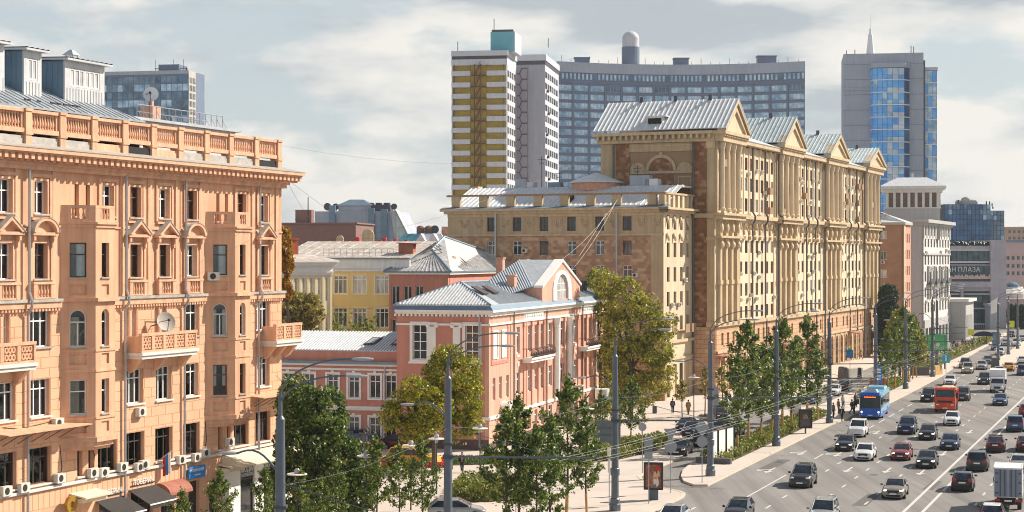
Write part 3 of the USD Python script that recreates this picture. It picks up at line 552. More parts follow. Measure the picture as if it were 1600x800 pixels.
        w = (f1 - f0) / (2 if wn == 5 else 1)
        for k in range(2 if wn == 5 else 1):
            m = MB(); q0, q1 = f0 + k * w + .03, f0 + (k + 1) * w - .03; mm = [q0 + (q1 - q0) * t for t in ((.33, .66) if wn != 2 else (.5,))]
            m.prism(rect(q0, q1, zb + .97, zt - .44).difference(rect(q0 + .09, q1 - .09, zb + 1.06, zt - .53)), d - .1, d - .03, 'y')
            for t in mm: m.box(t - .05, t + .05, d - .095, d - .035, zb + 1.06, zt - .53)
            part(dm, 'window', m, 'white_frame'); part(dm, 'pane', MB().box(q0 + .05, q1 - .05, d - .05, d - .04, zb + 1.0, zt - .48), 'pane_light')
        part(dm, 'dormer_roof', MB().slab((a - .3, d - .55, zt + .12), (b + .3, d - .55, zt + .12), (b + .3, dk + .3, zt + .3), (a - .3, dk + .3, zt + .3), .12), 'dormer_sheet')
        rb = MB(); q = a - .2
        while q < b + .3: rb.slab((q, d - .55, zt + .2), (q + .07, d - .55, zt + .2), (q + .07, dk, zt + .37), (q, dk, zt + .37), .07); q += .5
        part(dm, 'seams', rb, 'steel_dark', kind='stuff')
    x2 = cx(356, 3.0); part(T, 'parapet', MB().box(xr - 1.5, x2, 2.4, 12, 24.9, 27.5), 'zinc_pale'); part(T, 'flat_roof', MB().box(xr - 2.5, x2 + .3, 2.0, 12.2, 27.5, 27.68), 'zinc')
    rl = MB(); xa, xb = cx(206, 3), cx(340, 3)
    for k in range(15):
        x = xa + (xb - xa) * k / 14; rl.tube([(x, 2.6, 27.6), (x, 2.6, 28.6)], .03, 4).tube([(x + .6, 2.6, 27.7), (x, 2.6, 28.3)], .022, 4)
    rl.tube([(xa, 2.6, 28.58), (xb, 2.6, 28.58)], .03, 4).tube([(xa, 2.6, 28.1), (xb, 2.6, 28.1)], .02, 4); part(T, 'roof_railing', rl, 'pipe_metal')
    sn = MB()
    for px in (37, 41, 57, 78, 82, 89, 98, 105, 112, 119): x = cx(px, 2); sn.box(x, x + .3, 1.9, 2.0, zr(1.95), zr(1.95) + .1)
    part(T, 'snow_guard', sn, 'dark_plastic')
    cw = MB(); x = cx(110, 6); cw.box(x - .3, x + .3, 5.6, 6.2, 30.6, 31.2).taper(x - .42, x + .42, 5.5, 6.35, 31.65, 32.0, .32)
    for sx in (-.28, .22):
        for sy in (5.62, 6.14): cw.box(x + sx, x + sx + .06, sy, sy + .06, 31.2, 31.65)
    part(T, 'ventilation_cap', cw, 'zinc'); x = cx(245, 5); part(T, 'chimney', MB().box(x - .5, x + .5, 5, 6, 27.6, 29.0).box(x - .3, x - .05, 5.2, 5.5, 29.0, 29.5), 'brick_pink')
    # balconies of the fourth floor
    for xa, xb in ((cx(-80), cx(54, -1.1)), (cx(220, -1.1), cx(306, -1.1)), (cx(430, -1.1), XE + .85)):
        bl = part(T, 'balcony', MB().box(xa - .1, xb + .1, -1.3, -.024, 12.42, 12.6).box(xa, xb, -1.2, -.025, 12.2, 12.419), 'stone_pale')
        part(bl, 'parapet', MB().box(xa, xb, -1.18, -1.0, 12.601, 12.75).box(xa - .04, xb + .04, -1.22, -.96, 13.62, 13.8).box(xa, xa + .18, -1.0, -.024, 12.601, 13.619).box(xb - .18, xb, -1.0, -.024, 12.601, 13.619), 'salmon_trim')
        n = max(2, round((xb - xa) / 1.35)); w = (xb - xa) / n
        for k in range(n + 1): x = xa + k * w; part(bl, 'post', MB().box(max(x - .16, xa), min(x + .16, xb), -1.2, -.98, 12.75, 13.619), 'salmon_trim')
        for k in range(n):
            m = MB(); c = xa + (k + .5) * w
            for q in range(3):
                for r in range(2): zc = 12.98 + .42 * r; xx = c + (q - 1) * .3; m.prism(Polygon([(xx + .17*math.cos(t), zc + .2*math.sin(t)) for t in np.linspace(0, 2*math.pi, 9)]).difference(Polygon([(xx + .09*math.cos(t), zc + .11*math.sin(t)) for t in np.linspace(0, 2*math.pi, 7)])), -1.15, -1.04, 'y')
            part(bl, 'pierced_panel', m, 'salmon_trim')
        for k in range(3):
            x = xa + .35 + (xb - xa - .7) * k / 2; part(bl, 'console', MB().prism([(-1.0, 12.198), (-.03, 12.198), (-.03, 11.3), (-.35, 11.45), (-.7, 11.9)], x - .16, x + .16, 'x'), 'salmon_trim')
    # pipes, air conditioners, canopies
    for px in (43, 195, 288, 404): pipe(T, cx(px, -.16), 3.2 if px < 400 else 4.6, 23.6, y=-.3, r=.085, jogs=((16.3, -.48), (15.5, -.2)))
    for px, z in ((79, 8.6), (82, 5.35), (134, 5.3), (151, 5.2), (181, 5.3), (207, 5.1), (215, 5.2), (210, 8.55), (273, 5.05), (297, 5.0), (311, 5.2), (350, 5.6), (349, 8.0), (25, 5.2), (-3, 5.2)): ac_unit(T, cx(px), z, off=.06)
    x0, D, w = bays[1]; ac_unit(T, .1, 17.0, Pl(x0, 0, -45), off=.05)
    for pa, pb, z in ((-20, 112, 8.72), (384, 452, 8.75)):
        a, b = cx(pa), cx(pb); m = MB().slab((a, -1.5, z), (b, -1.5, z), (b, -.03, z + .12), (a, -.03, z + .12), .05); part(T, 'canopy', m, 'salmon_trim')
        g = MB()
        for k in range(7): x = a + (b - a) * k / 6; g.tube([(x, -1.4, z - .02), (x, -.05, z - .75)], .025, 4)
        part(T, 'canopy_bracket', g, 'steel_dark')
    cb = MB()
    for pts in (((cx(93), -.03, 7.5), (cx(96), -.04, 6.2), (cx(92), -.03, 5.3)), ((cx(137), -.03, 7.5), (cx(147), -.04, 6.6), (cx(145), -.03, 5.4)), ((cx(320), -.03, 7.5), (cx(322), -.04, 6.3), (cx(318), -.03, 5.4)), ((cx(4), -.03, 9), (cx(30), -.03, 8.8), (cx(90), -.03, 9.0))): cb.tube(pts, .03, 4)
    part(T, 'cable', cb, 'dark_plastic')
    # shop front at the far end
    a, b = cx(357, -.5), cx(447, -.5)
    doors = [rect(cx(p, -.5) - .95, cx(p, -.5) + .95, .3, 4.25) for p in (386, 422)]
    part(T, 'shop_front', MB().prism(rect(a, b, 0, 4.5).difference(unary_union(doors)), -.55, -.026, 'y'), 'shop_white')
    for d in doors:
        x0, z0, x1, z1 = d.bounds; p = part(T, 'shop_door', MB().prism(rect(x0, x1, z0, z1).difference(rect(x0 + .1, x1 - .1, z0 + .1, 3.1)).difference(rect(x0 + .08, x1 - .08, 3.2, 4.2)), -.4, -.32, 'y'), 'dark_frame')
        part(p, 'pane', MB().box(x0 + .05, x1 - .05, -.36, -.35, z0 + .05, 3.15), 'pane_dark'); part(p, 'fascia', MB().box(x0 + .06, x1 - .06, -.5, -.405, 3.3, 4.2), 'sign_dark')
        part(p, 'grille', (lambda m: [m.box(x0 + .1, x1 - .1, -.53, -.502, zz, zz + .03) for zz in (3.36, 3.44, 3.52)] and m)(MB()), 'stone_pale')
        tm = meshkit.text_mesh('МОДНА', .34, .02); v = np.array(tm.vertices); v = np.stack([v[:, 0] - v[:, 0].mean() + (x0 + x1) / 2, -.502 - v[:, 2], v[:, 1] + 3.66], 1); part(p, 'lettering', MB().add(v, tm.faces), 'white_trim')
    part(T, 'shop_canopy', MB().slab((a - .1, -1.9, 4.35), (b + 1.3, -1.9, 4.35), (b + .5, -.03, 5.0), (a - .1, -.03, 5.0), .08).tri_slab((a - .1, -1.9, 4.3), (a - .1, -.03, 4.95), (a - .1, -.03, 4.3), .05), 'canopy_cream')
    # awnings, signs
    for px, z in ((172, 3.5), (222, 3.75)):
        x = cx(px); aw = part(T, 'awning', MB().slab((x - 1.5, -1.6, z - .55), (x + 1.5, -1.6, z - .55), (x + 1.5, -.03, z + .25), (x - 1.5, -.03, z + .25), .04).box(x - 1.5, x + 1.5, -1.62, -1.58, z - .85, z - .6), 'awning_dark')
        part(aw, 'arm', MB().box(x - 1.52, x + 1.52, -1.66, -1.625, z - .62, z - .54), 'white_trim')
        tm = meshkit.text_mesh('ТОВЕРИЧ', .34, .05); v = np.array(tm.vertices); v = np.stack([v[:, 0] - v[:, 0].mean() + x, -.1 - v[:, 2], v[:, 1] + z + .5], 1); part(T, 'lettering', MB().add(v, tm.faces), 'white_trim')
        part(T, 'lettering_rail', MB().box(x - 1.3, x + 1.3, -.09, -.03, z + .44, z + .5), 'dark_plastic')
    x = cx(262); a = np.linspace(0, math.pi / 2, 7); part(T, 'barrel_awning', MB().prism([(-.03, 3.3)] + [(-.03 - 1.0 * math.sin(t), 3.3 + .75 * math.cos(t)) for t in a], x - 1.2, x + 1.4, 'x'), 'awning_rust')
    x = cx(303); sg = part(T, 'street_sign', MB().prism(rect(x - .9, x + .9, 4.0, 4.6).buffer(.1), -.28, -.2, 'y').box(x - 1.0, x - .9, -.2, -.023, 4.2, 4.3).box(x + .9, x + 1.0, -.2, -.023, 4.2, 4.3), 'sign_blue')
    for s, h, z in (('НОВИНСКИЙ', .19, 4.36), ('бульвар', .13, 4.08)):
        tm = meshkit.text_mesh(s, h, .01); v = np.array(tm.vertices); v = np.stack([v[:, 0] - v[:, 0].mean() + x, -.282 - v[:, 2], v[:, 1] + z], 1); part(sg, 'lettering', MB().add(v, tm.faces), 'white_trim')
    for pa, pb, z in ((108, 150, 4.35), (340, 366, 4.3)): part(T, 'entrance_canopy', MB().slab((cx(pa), -1.2, z), (cx(pb), -1.2, z), (cx(pb), -.03, z + .2), (cx(pa), -.03, z + .2), .1).box(cx(pa) + .1, cx(pb) - .1, -.9, -.03, z - .35, z - .1), 'canopy_cream')
    part(T, 'round_sign', MB().prism(Polygon([(cx(100) + .5*math.cos(t), 4.0 + .5*math.sin(t)) for t in np.linspace(0, 2*math.pi, 17)]).difference(Polygon([(cx(100) + .2*math.cos(t), 4.0 + .2*math.sin(t)) for t in np.linspace(0, 2*math.pi, 13)])), -.6, -.4, 'y'), 'gold')
    part(T, 'sign_bracket', MB().box(cx(100) - .05, cx(100) + .05, -.4, -.023, 3.95, 4.05), 'dark_pipe')
    # things fixed loosely to the house
    D_ = thing('satellite_dish', 'pale satellite dish above the carved stone balcony of the salmon house', 'satellite dish', B_pos(B, cx(258, -.9), -.9, 14.4), B.rz())
    dish(D_, .66, 'concrete', (-.42, -.82, .3)); part(D_, 'mount_arm', MB().tube([(0, .05, 0), (-.3, .88, -.25)], .04, 5).tube([(0, .05, 0), (-.9, .88, 0.05)], .04, 5), 'dark_pipe')
    D_ = thing('satellite_dish', 'big white satellite dish on a mast on the slate-coloured roof', 'satellite dish', B_pos(B, cx(236, 4.2), 4.2, 29.6), B.rz()); dish(D_, .52, 'zinc_pale', (-.88, -.42, .25)); part(D_, 'mast', MB().tube([(0, .1, 0), (0, .1, -2.0)], .07, 6), 'dark_pipe')
    f = thing('flag', 'small white, blue and red flag hanging on the salmon house above the shop awnings', 'flag', B_pos(B, cx(252), 0, 5.6), B.rz())
    part(f, 'pole', MB().tube([(0, -.03, 0), (0, -.75, .5)], .025, 5), 'white_trim')
    for k, m in enumerate(('white_trim', 'sign_blue', 'red_paint')): part(f, 'stripe', MB().hexa([(-.015, -.72 + .2 * k, -.95 - .1*k), (-.015, -.53 + .2*k, -.95 - .1*k), (.015, -.53 + .2*k, -.95-.1*k), (.015, -.72 + .2*k, -.95-.1*k), (-.015, -.72 + .2*k, .44 - .13*k), (-.015, -.53 + .2*k, .32 - .13*k), (.015, -.53 + .2*k, .32 - .13*k), (.015, -.72 + .2*k, .44 - .13*k)]), m)
def B_pos(B, x, d, z): p = B.o + B.u * x + B.w * d; return (p[0], p[1], z)
def dish(T, r, mat, n):
    n = np.array(n, float); n /= np.linalg.norm(n); a = np.cross(n, [0, 0, 1]); a /= np.linalg.norm(a); b = np.cross(a, n); V = []; K_ = 16
    for i, q in enumerate((.02, .35, .7, 1.0)):
        for t in np.arange(K_) * 2 * math.pi / K_: V.append(r * q * (a * math.cos(t) + b * math.sin(t)) + n * .22 * r * q * q)
    f = []
    for i in range(3):
        for j in range(K_):
            k = (j + 1) % K_; f += [(i*K_+j, i*K_+k, (i+1)*K_+k), (i*K_+j, (i+1)*K_+k, (i+1)*K_+j)]
    V = np.array(V); m = MB().add(V, f).add(V - n * .03, np.array(f)[:, ::-1]); part(T, 'reflector', m, mat); tip = n * r * .8
    part(T, 'feed_arm', MB().tube([-b * r * .9 + n * .2 * r, tip], .025, 4).tube([a * r * .7 + n * .1 * r, tip], .02, 4).sphere(tip, .1, 1), 'dark_plastic')
salmon_house()
# ------------------------------------------------------------------ pink mansion with its low wing
def ribs(mb, a, b, c, d, step, w=.06, h=.06):
    """Standing seams from the eave a-b up to the ridge d-c."""
    a, b, c, d = (np.array(q, float) for q in (a, b, c, d)); n = max(2, int(np.linalg.norm(b - a) / step))
    nn = np.cross(b - a, d - a); nn /= np.linalg.norm(nn); t = (b - a) / np.linalg.norm(b - a) * w
    for i in range(n + 1):
        k = i / n; p, q = a + (b - a) * k, d + (c - d) * k
        if np.linalg.norm(q - p) > .1: mb.slab(p + nn * h, p + t + nn * h, q + t + nn * h, q + nn * h, h)
    return mb
def pink_mansion():
    th = math.atan(810 / F); B = Bld(gp(764, 706), th); L, W = B.x(944), B.y(620); cx = B.x
    T = thing('pink_mansion', 'pink two-storey mansion with white columns, iron balconies and an arched gable on the roof', 'building', (*B.o, 0), B.rz())
    E = Pl(0, W, -90); es = lambda px: W - B.y(px); hs, ws = [], []
    up, lo = (8.85, 11.55), (4.75, 6.95)
    for px, w in ((808, 1.25), (826, 1.1), (836, 1.1), (845.5, 1.1), (858, 1.5), (877, 1.6), (897.5, 1.6), (913, 1.1), (920, 1.1), (932, 1.6)):
        c = cx(px + 1.5)
        for z0, z1 in (up, lo): hs.append(rect(c - w/2, c + w/2, z0, z1)); ws.append((c - w/2, c + w/2, z0, z1, dict(pane='pane_mid' if w > 1.2 else 'pane_dark')))
        hs.append(rect(c - w/2, c + w/2, .9, 2.7)); ws.append((c - w/2, c + w/2, .9, 2.7, dict(pane='pane_dark', frame='white_frame')))
    for px in (772, 782, 793): c = cx(px); hs.append(rect(c - .45, c + .45, *lo)); ws.append((c - .45, c + .45, *lo, dict(pane='pane_mid')))
    c = cx(787); hs.append(rect(c - 1, c + 1, .5, 3.0)); ws.append((c - 1, c + 1, .5, 3.0, dict(frame='dark_frame', pane='pane_dark')))
    wall(T, rect(0, L, 0, 13.1).difference(unary_union(hs)), 0, .4, 'pink')
    for a, b, z0, z1, k in ws: window(T, a, b, z0, z1, rec=.16, fw=.1, **k)
    for px in (773.5, 787):     # blind windows in a white frame
        c = cx(px); p = part(T, 'blind_window', MB().prism(rect(c - .8, c + .8, 8.75, 11.5).difference(rect(c - .62, c + .62, 8.9, 11.35)), -.1, -.001, 'y').box(c - .62, c + .62, -.03, -.001, 8.9, 11.35), 'white_trim')
    a, b = cx(767), cx(794); part(T, 'panel', MB().prism(rect(a, b, 8.2, 12.2).difference(rect(a + .2, b - .2, 8.5, 11.9)), -.06, -.001, 'y'), 'pink_deep')
    for z0, z1, d, m in ((3.0, 3.3, .14, 'white_trim'), (12.0, 12.2, .16, 'white_trim'), (13.1, 13.3, .38, 'white_trim'), (13.301, 13.5, .62, 'white_trim')):
        part(T, 'cornice', MB().box(-d, L + d, -d, -.001, z0, z1).box(-d, -.001, 0, W, z0, z1) if z0 > 5 else MB().box(-d, L, -d, -.001, z0, z1).box(-d, -.001, 0, W, z0, z1), m)
    dn = MB(); x = -.3
    while x < L: dn.box(x, x + .2, -.3, -.002, 12.88, 13.098); x += .42
    y = .1
    while y < W: dn.box(-.3, -.002, y, y + .2, 12.88, 13.098); y += .42
    part(T, 'dentils', dn, 'white_trim', kind='stuff')
    part(T, 'plinth', MB().box(-.08, L, -.08, -.001, 0, .75).box(-.08, -.001, 0, W, 0, 1.1), 'plinth')
    for px in (866, 886):
        c = cx(px); part(T, 'column', MB().lathe([(.42, 3.4), (.42, 3.7), (.34, 3.75), (.30, 11.0), (.36, 11.05), (.34, 11.2), (.46, 11.8), (.5, 12.0)], c, -.3, 12), 'white_trim')
    for px in (818.5, 822, 831, 841, 850, 852, 871, 882, 892, 903, 909, 916.5, 924, 938): c = cx(px); part(T, 'pilaster', MB().box(c - .28, c + .28, -.13, -.001, 3.3, 11.9).box(c - .34, c + .34, -.18, -.13, 11.5, 11.9), 'pink')
    for pa, pb in ((819, 849), (908, 931)):
        a, b = cx(pa), cx(pb); m = MB().box(a, b, -.05, -.001, 12.22, 12.86); k = a + .4
        while k < b - .3: m.sphere((k, -.06, 12.55), .2, 1, (1, .5, 1)).tube([(k + .22, -.07, 12.42), (k + .42, -.09, 12.66), (k + .6, -.07, 12.42)], .05, 4); k += .85
        part(T, 'relief', m, 'white_trim')
    for px in (808, 858, 877, 897.5): c = cx(px + 1.5); part(T, 'relief', MB().sphere((c, -.02, 7.75), .32, 1, (.8, .3, 1)).box(c - .5, c + .5, -.07, -.001, 8.55, 8.7), 'white_trim')
    for pa, pb, zz in ((823, 860, 8.15), (911, 938, 8.15)):
        a, b = cx(pa, -.6), cx(pb, -.6); p = part(T, 'balcony', MB().box(a, b, -1.15, -.131, zz - .02, zz + .2).box(a + .1, b - .1, -1.0, -.131, zz - .3, zz - .021), 'white_trim'); m = MB()
        for k in np.arange(a + .05, b, .3): m.tube([(k, -1.1, zz + .2), (k + .12, -1.28, zz + .45), (k, -1.1, zz + 1.1)], .028, 4)
        m.box(a, b, -1.14, -1.08, zz + 1.08, zz + 1.16)
        for k in (a + .05, b - .05): m.tube([(k, -1.1, zz + 1.12), (k, -.14, zz + 1.12)], .035, 4).tube([(k, -.6, zz + .2), (k, -.6, zz + 1.1)], .025, 4)
        part(p, 'railing', m, 'wrought_iron'); f = MB()
        for k in np.arange(a + .4, b - .2, .9): f.sphere((k, -1.05, zz + .55), .22, 1, (1.3, .7, .9))
        part(p, 'flower_box', f, 'wrought_iron')
    c = cx(899); m = MB().box(c - .9, c + .9, -.8, -.131, 3.9, 4.05); part(T, 'balcony', m, 'white_trim')
    c = cx(787); a = np.linspace(0, math.pi, 11); part(T, 'door_hood', MB().prism(Polygon([(c + 1.4*math.cos(t), 3.5 + 1.0*math.sin(t)) for t in a]).difference(Polygon([(c + 1.05*math.cos(t), 3.4 + .75*math.sin(t)) for t in a])), -1.0, -.001, 'y'), 'white_trim')
    for px in (799, 850.5, 907): pipe(T, cx(px), .4, 13.1, y=-.28, r=.08, mat='dark_pipe', jogs=((12.4, -.28),))
    # end wall
    e_hs = []
    for pa, pb in ((645, 667), (727, 748)):
        a, b = es(pa), es(pb); e_hs.append(rect(a, b, 8.7, 12.15)); window(T, a, b, 8.7, 12.15, E, rec=.15, mull=(.5,), trans=(.25, .5, .75), fw=.09, pane='pane_dark')
        part(T, 'window_surround', MB().prism(rect(a - .28, b + .28, 8.5, 12.35).difference(rect(a, b, 8.7, 12.15)), -.1, -.001, 'y').box(a - .4, b + .4, -.16, -.001, 8.3, 8.5), 'white_trim', E)
        e_hs.append(rect(a, b, 1.6, 2.7)); window(T, a, b, 1.6, 2.7, E, rec=.15, frame='dark_frame'); e_hs.append(rect(a, b, 4.4, 6.6)); window(T, a, b, 4.4, 6.6, E, rec=.15)
    wall(T, rect(.401, W, 0, 13.1).difference(unary_union(e_hs)) if False else rect(0, W - .401, 0, 13.1).difference(unary_union(e_hs)), 0, .4, 'pink_deep', E, 'end_wall')
    for px in (676, 714):
        c = es(px); m = MB().box(c - .36, c + .36, -.18, -.001, 6.6, 11.9).box(c - .55, c + .55, -.3, -.001, 12.1, 12.3)
        for sx in (-.42, .42): m.prism(Polygon([(c + sx + .2*math.cos(t), 11.98 + .2*math.sin(t)) for t in np.linspace(0, 2*math.pi, 11)]), -.3, -.001, 'y')
        part(T, 'pilaster', m, 'white_trim', E)
    pipe(T, es(750), .4, 13.0, E, y=-.2, r=.08)
    part(T, 'inner_wall', MB().box(.6, L - .1, .6, W - .1, .1, 12.9), 'reveal_dark'); part(T, 'rear_wall', MB().box(.401, L, W - .4, W, 0, 13.1).box(L - .4, L, .401, W - .401, 0, 13.1), 'pink_deep')
    # roof: zinc fascia, hipped corrugated end, seamed slopes, arched gable
    ez, rzz, k = 13.52, 16.1, W / 2; part(T, 'roof_fascia', MB().taper(-.6, L + .5, -.6, W + .5, 13.501, 14.0, .5), 'zinc_blue')
    R = MB(); z0 = 14.0; A, Bq, C, D, P1, P2 = (-.2, -.2, z0), (L, -.2, z0), (L, W + .1, z0), (-.2, W + .1, z0), (k * 1.15, k, rzz), (L, k, rzz)
    part(T, 'roof', MB().add([A, Bq, C, D, P1, P2, (-.2, -.2, z0 - .1), (L, -.2, z0 - .1), (L, W + .1, z0 - .1), (-.2, W + .1, z0 - .1)], [(0, 1, 5), (0, 5, 4), (2, 3, 4), (2, 4, 5), (3, 0, 4), (1, 2, 5), (6, 8, 7), (6, 9, 8), (0, 6, 7), (0, 7, 1), (1, 7, 8), (1, 8, 2), (2, 8, 9), (2, 9, 3), (3, 9, 6), (3, 6, 0)]), 'zinc')
    m = MB(); n = int(W / .33)
    for i in range(1, n):
        y = W - W * i / n; t = 1 - abs(y - k) / k; p0, p1 = np.array([-.2, y, z0 + .02]), np.array([-.2 + (k * 1.15 + .2) * t, y, z0 + (rzz - z0) * t + .02]); m.slab(p0 + (0, .06, .07), p0 + (0, -.06, .07), p1 + (0, -.06, .07), p1 + (0, .06, .07), .06)
    part(T, 'corrugations', m, 'zinc_pale', kind='stuff')
    m = ribs(MB(), (3, -.2, z0), (L, -.2, z0), (L, k, rzz), (k * 1.15 + 1, k, rzz), .55); part(T, 'roof_seams', m, 'zinc', kind='stuff')
    part(T, 'hip_cap', MB().tube([D, P1], .12, 6).tube([A, P1], .12, 6).tube([P1, P2], .12, 6), 'zinc_blue')
    for px, w in ((735, .9), (752, .9)):
        x = B.x(px, 3); part(T, 'skylight', MB().slab((x, 1.6, 15.05), (x + 1.6, 1.6, 15.05), (x + 1.6, 2.9, 15.75), (x, 2.9, 15.75), .12), 'dark_frame')
    x0, x1 = cx(843.5), cx(903); zt, za = 16.3, 18.1; c = (x0 + x1) / 2; S = Polygon([(x0, 13.5), (x1, 13.5), (x1, zt - .9), (c, za), (x0, zt - .9)]); w = (x1 - x0) * .16; ar = arched(c - w, c + w, 14.0, 16.75)
    g = part(T, 'roof_gable', MB().prism(S.difference(ar), -.25, .15, 'y').box(x0, x0 + .4, .151, 3, 13.5, zt - .9).box(x1 - .4, x1, .151, 3, 13.5, zt - .9), 'pink')
    part(g, 'gable_trim', MB().prism(arched(c - w * 1.5, c + w * 1.5, 13.9, 17.15).difference(arched(c - w, c + w, 13.8, 16.75)), -.36, -.251, 'y').prism(Polygon([(x0 - .2, zt - .95), (c, za), (x1 + .2, zt - .95), (x1 + .2, zt - .7), (c, za + .28), (x0 - .2, zt - .7)]), -.4, .6, 'y'), 'white_trim')
    window(g, c - w, c + w, 14.0, 16.75, rec=-.1, mull=(.25, .5, .75), trans=(.35, .62), arch=True, pane='pane_light', fw=.09, full_trans=True)
    part(g, 'gable_roof', MB().slab((x0 - .1, .15, zt - .8), (c, .15, za + .2), (c, k, za + .2), (x0 - .1, k, zt - .8), .08).slab((c, .15, za + .2), (x1 + .1, .15, zt - .8), (x1 + .1, k, zt - .8), (c, k, za + .2), .08), 'zinc')
    xl = x0 - 7.5; part(g, 'corrugated_sheet', MB().slab((xl, 2.2, 14.5), (x0 - .1, .9, zt - .8), (c, k, za + .15), (xl + 4.5, k, rzz + .1), .08), 'zinc_blue')
    part(g, 'corrugations', ribs(MB(), (xl, 2.2, 14.5), (x0 - .1, .9, zt - .8), (c, k, za + .15), (xl + 4.5, k, rzz + .1), .5, .2, .08), 'zinc', kind='stuff')
    for px, d, h in ((800, 2.4, 16.6), (940, 2.0, 16.3), (782, W, 18.4), (820, W, 18.2)): x = B.x(px, d); part(T, 'chimney', MB().box(x - .5, x + .5, d - .4, d + .4, 13.6, h).box(x - .58, x + .58, d - .48, d + .48, h, h + .15), 'brick_pink')
    for px in (923, 929): x = cx(px); part(T, 'roof_vent', MB().box(x - .25, x + .25, 1.0, 1.5, 14, 15.4).prism([(x - .35, 15.4), (x + .35, 15.4), (x, 15.8)], .9, 1.6, 'y'), 'steel_dark')
    # low wing
    Bw = Bld(B.o + B.w * W + B.u * .9, th); T2 = thing('low_wing', 'low pink two-storey wing with white window frames and a corrugated roof with two skylights', 'building', (*Bw.o, 0), Bw.rz())
    Ww, Dp = Bw.y(436), 9.0; E2 = Pl(0, Ww, -90); s2 = lambda px: Ww - Bw.y(px); hs = []
    for px in (450, 483, 520, 553, 586, 619):
        for z0, z1 in ((4.75, 7.05), (1.0, 2.9)):
            c = s2(px) if px < 615 else s2(px) - .55; door = z0 < 2 and px in (586, 619); zz = .25 if door else z0
            if c + .62 > Ww: c = Ww - .7
            hs.append(rect(c - .56, c + .56, zz, z1)); window(T2, c - .56, c + .56, zz, z1, E2, rec=.12, mull=(.5,), trans=(.72,), fw=.085, pane='pane_dark')
            part(T2, 'window_surround', MB().prism(rect(c - .78, c + .78, zz - (0 if door else .16), z1 + .2).difference(rect(c - .56, c + .56, zz, z1)), -.09, -.001, 'y').box(c - .16, c + .16, -.13, -.091, z1 + .02, z1 + .36), 'white_trim', E2)
    wall(T2, rect(0, Ww, 0, 8.0).difference(unary_union(hs)), 0, .4, 'pink_deep', E2)
    for z0, z1, d, m in ((3.55, 3.75, .12, 'white_trim'), (3.751, 3.95, .22, 'white_trim'), (7.45, 7.65, .1, 'white_trim'), (7.9, 8.1, .3, 'white_trim'), (8.101, 8.35, .5, 'zinc_blue')): part(T2, 'cornice', MB().box(0, Ww, -d, -.001, z0, z1), m, E2)
    part(T2, 'parapet', MB().box(0, Ww, .25, .5, 8.0, 9.35), 'pink_deep', E2); part(T2, 'plinth', MB().box(0, Ww, -.06, -.001, 0, .6), 'plinth', E2)
    part(T2, 'rear_wall', MB().box(0, Ww, .6, Dp, .05, 7.95), 'pink_deep', E2)
    part(T2, 'roof', MB().slab((0, .2, 9.4), (Ww, .2, 9.4), (Ww, 6, 11.0), (0, 6, 11.0), .1).slab((Ww, 6.0, 11.0), (Ww, Dp, 9.4), (0, Dp, 9.4), (0, 6.0, 11.0), .1), 'zinc', E2)
    part(T2, 'corrugations', ribs(MB(), (0, .2, 9.4), (Ww, .2, 9.4), (Ww, 6, 11.0), (0, 6, 11.0), .32, .13, .07), 'zinc_pale', E2, kind='stuff')
    for px in (567, 610): c = s2(px); p = part(T2, 'skylight', MB().slab((c - .65, 1.7, 9.98), (c + .45, 1.7, 9.98), (c + .65, 3.8, 10.56), (c - .45, 3.8, 10.56), .12), 'dark_frame', E2); part(p, 'pane', MB().slab((c - .45, 1.95, 10.08), (c + .3, 1.95, 10.08), (c + .45, 3.5, 10.51), (c - .3, 3.5, 10.51), .015), 'pane_light', E2)
    pipe(T2, s2(602), .3, 7.9, E2, y=-.16); return B
PINK = pink_mansion()
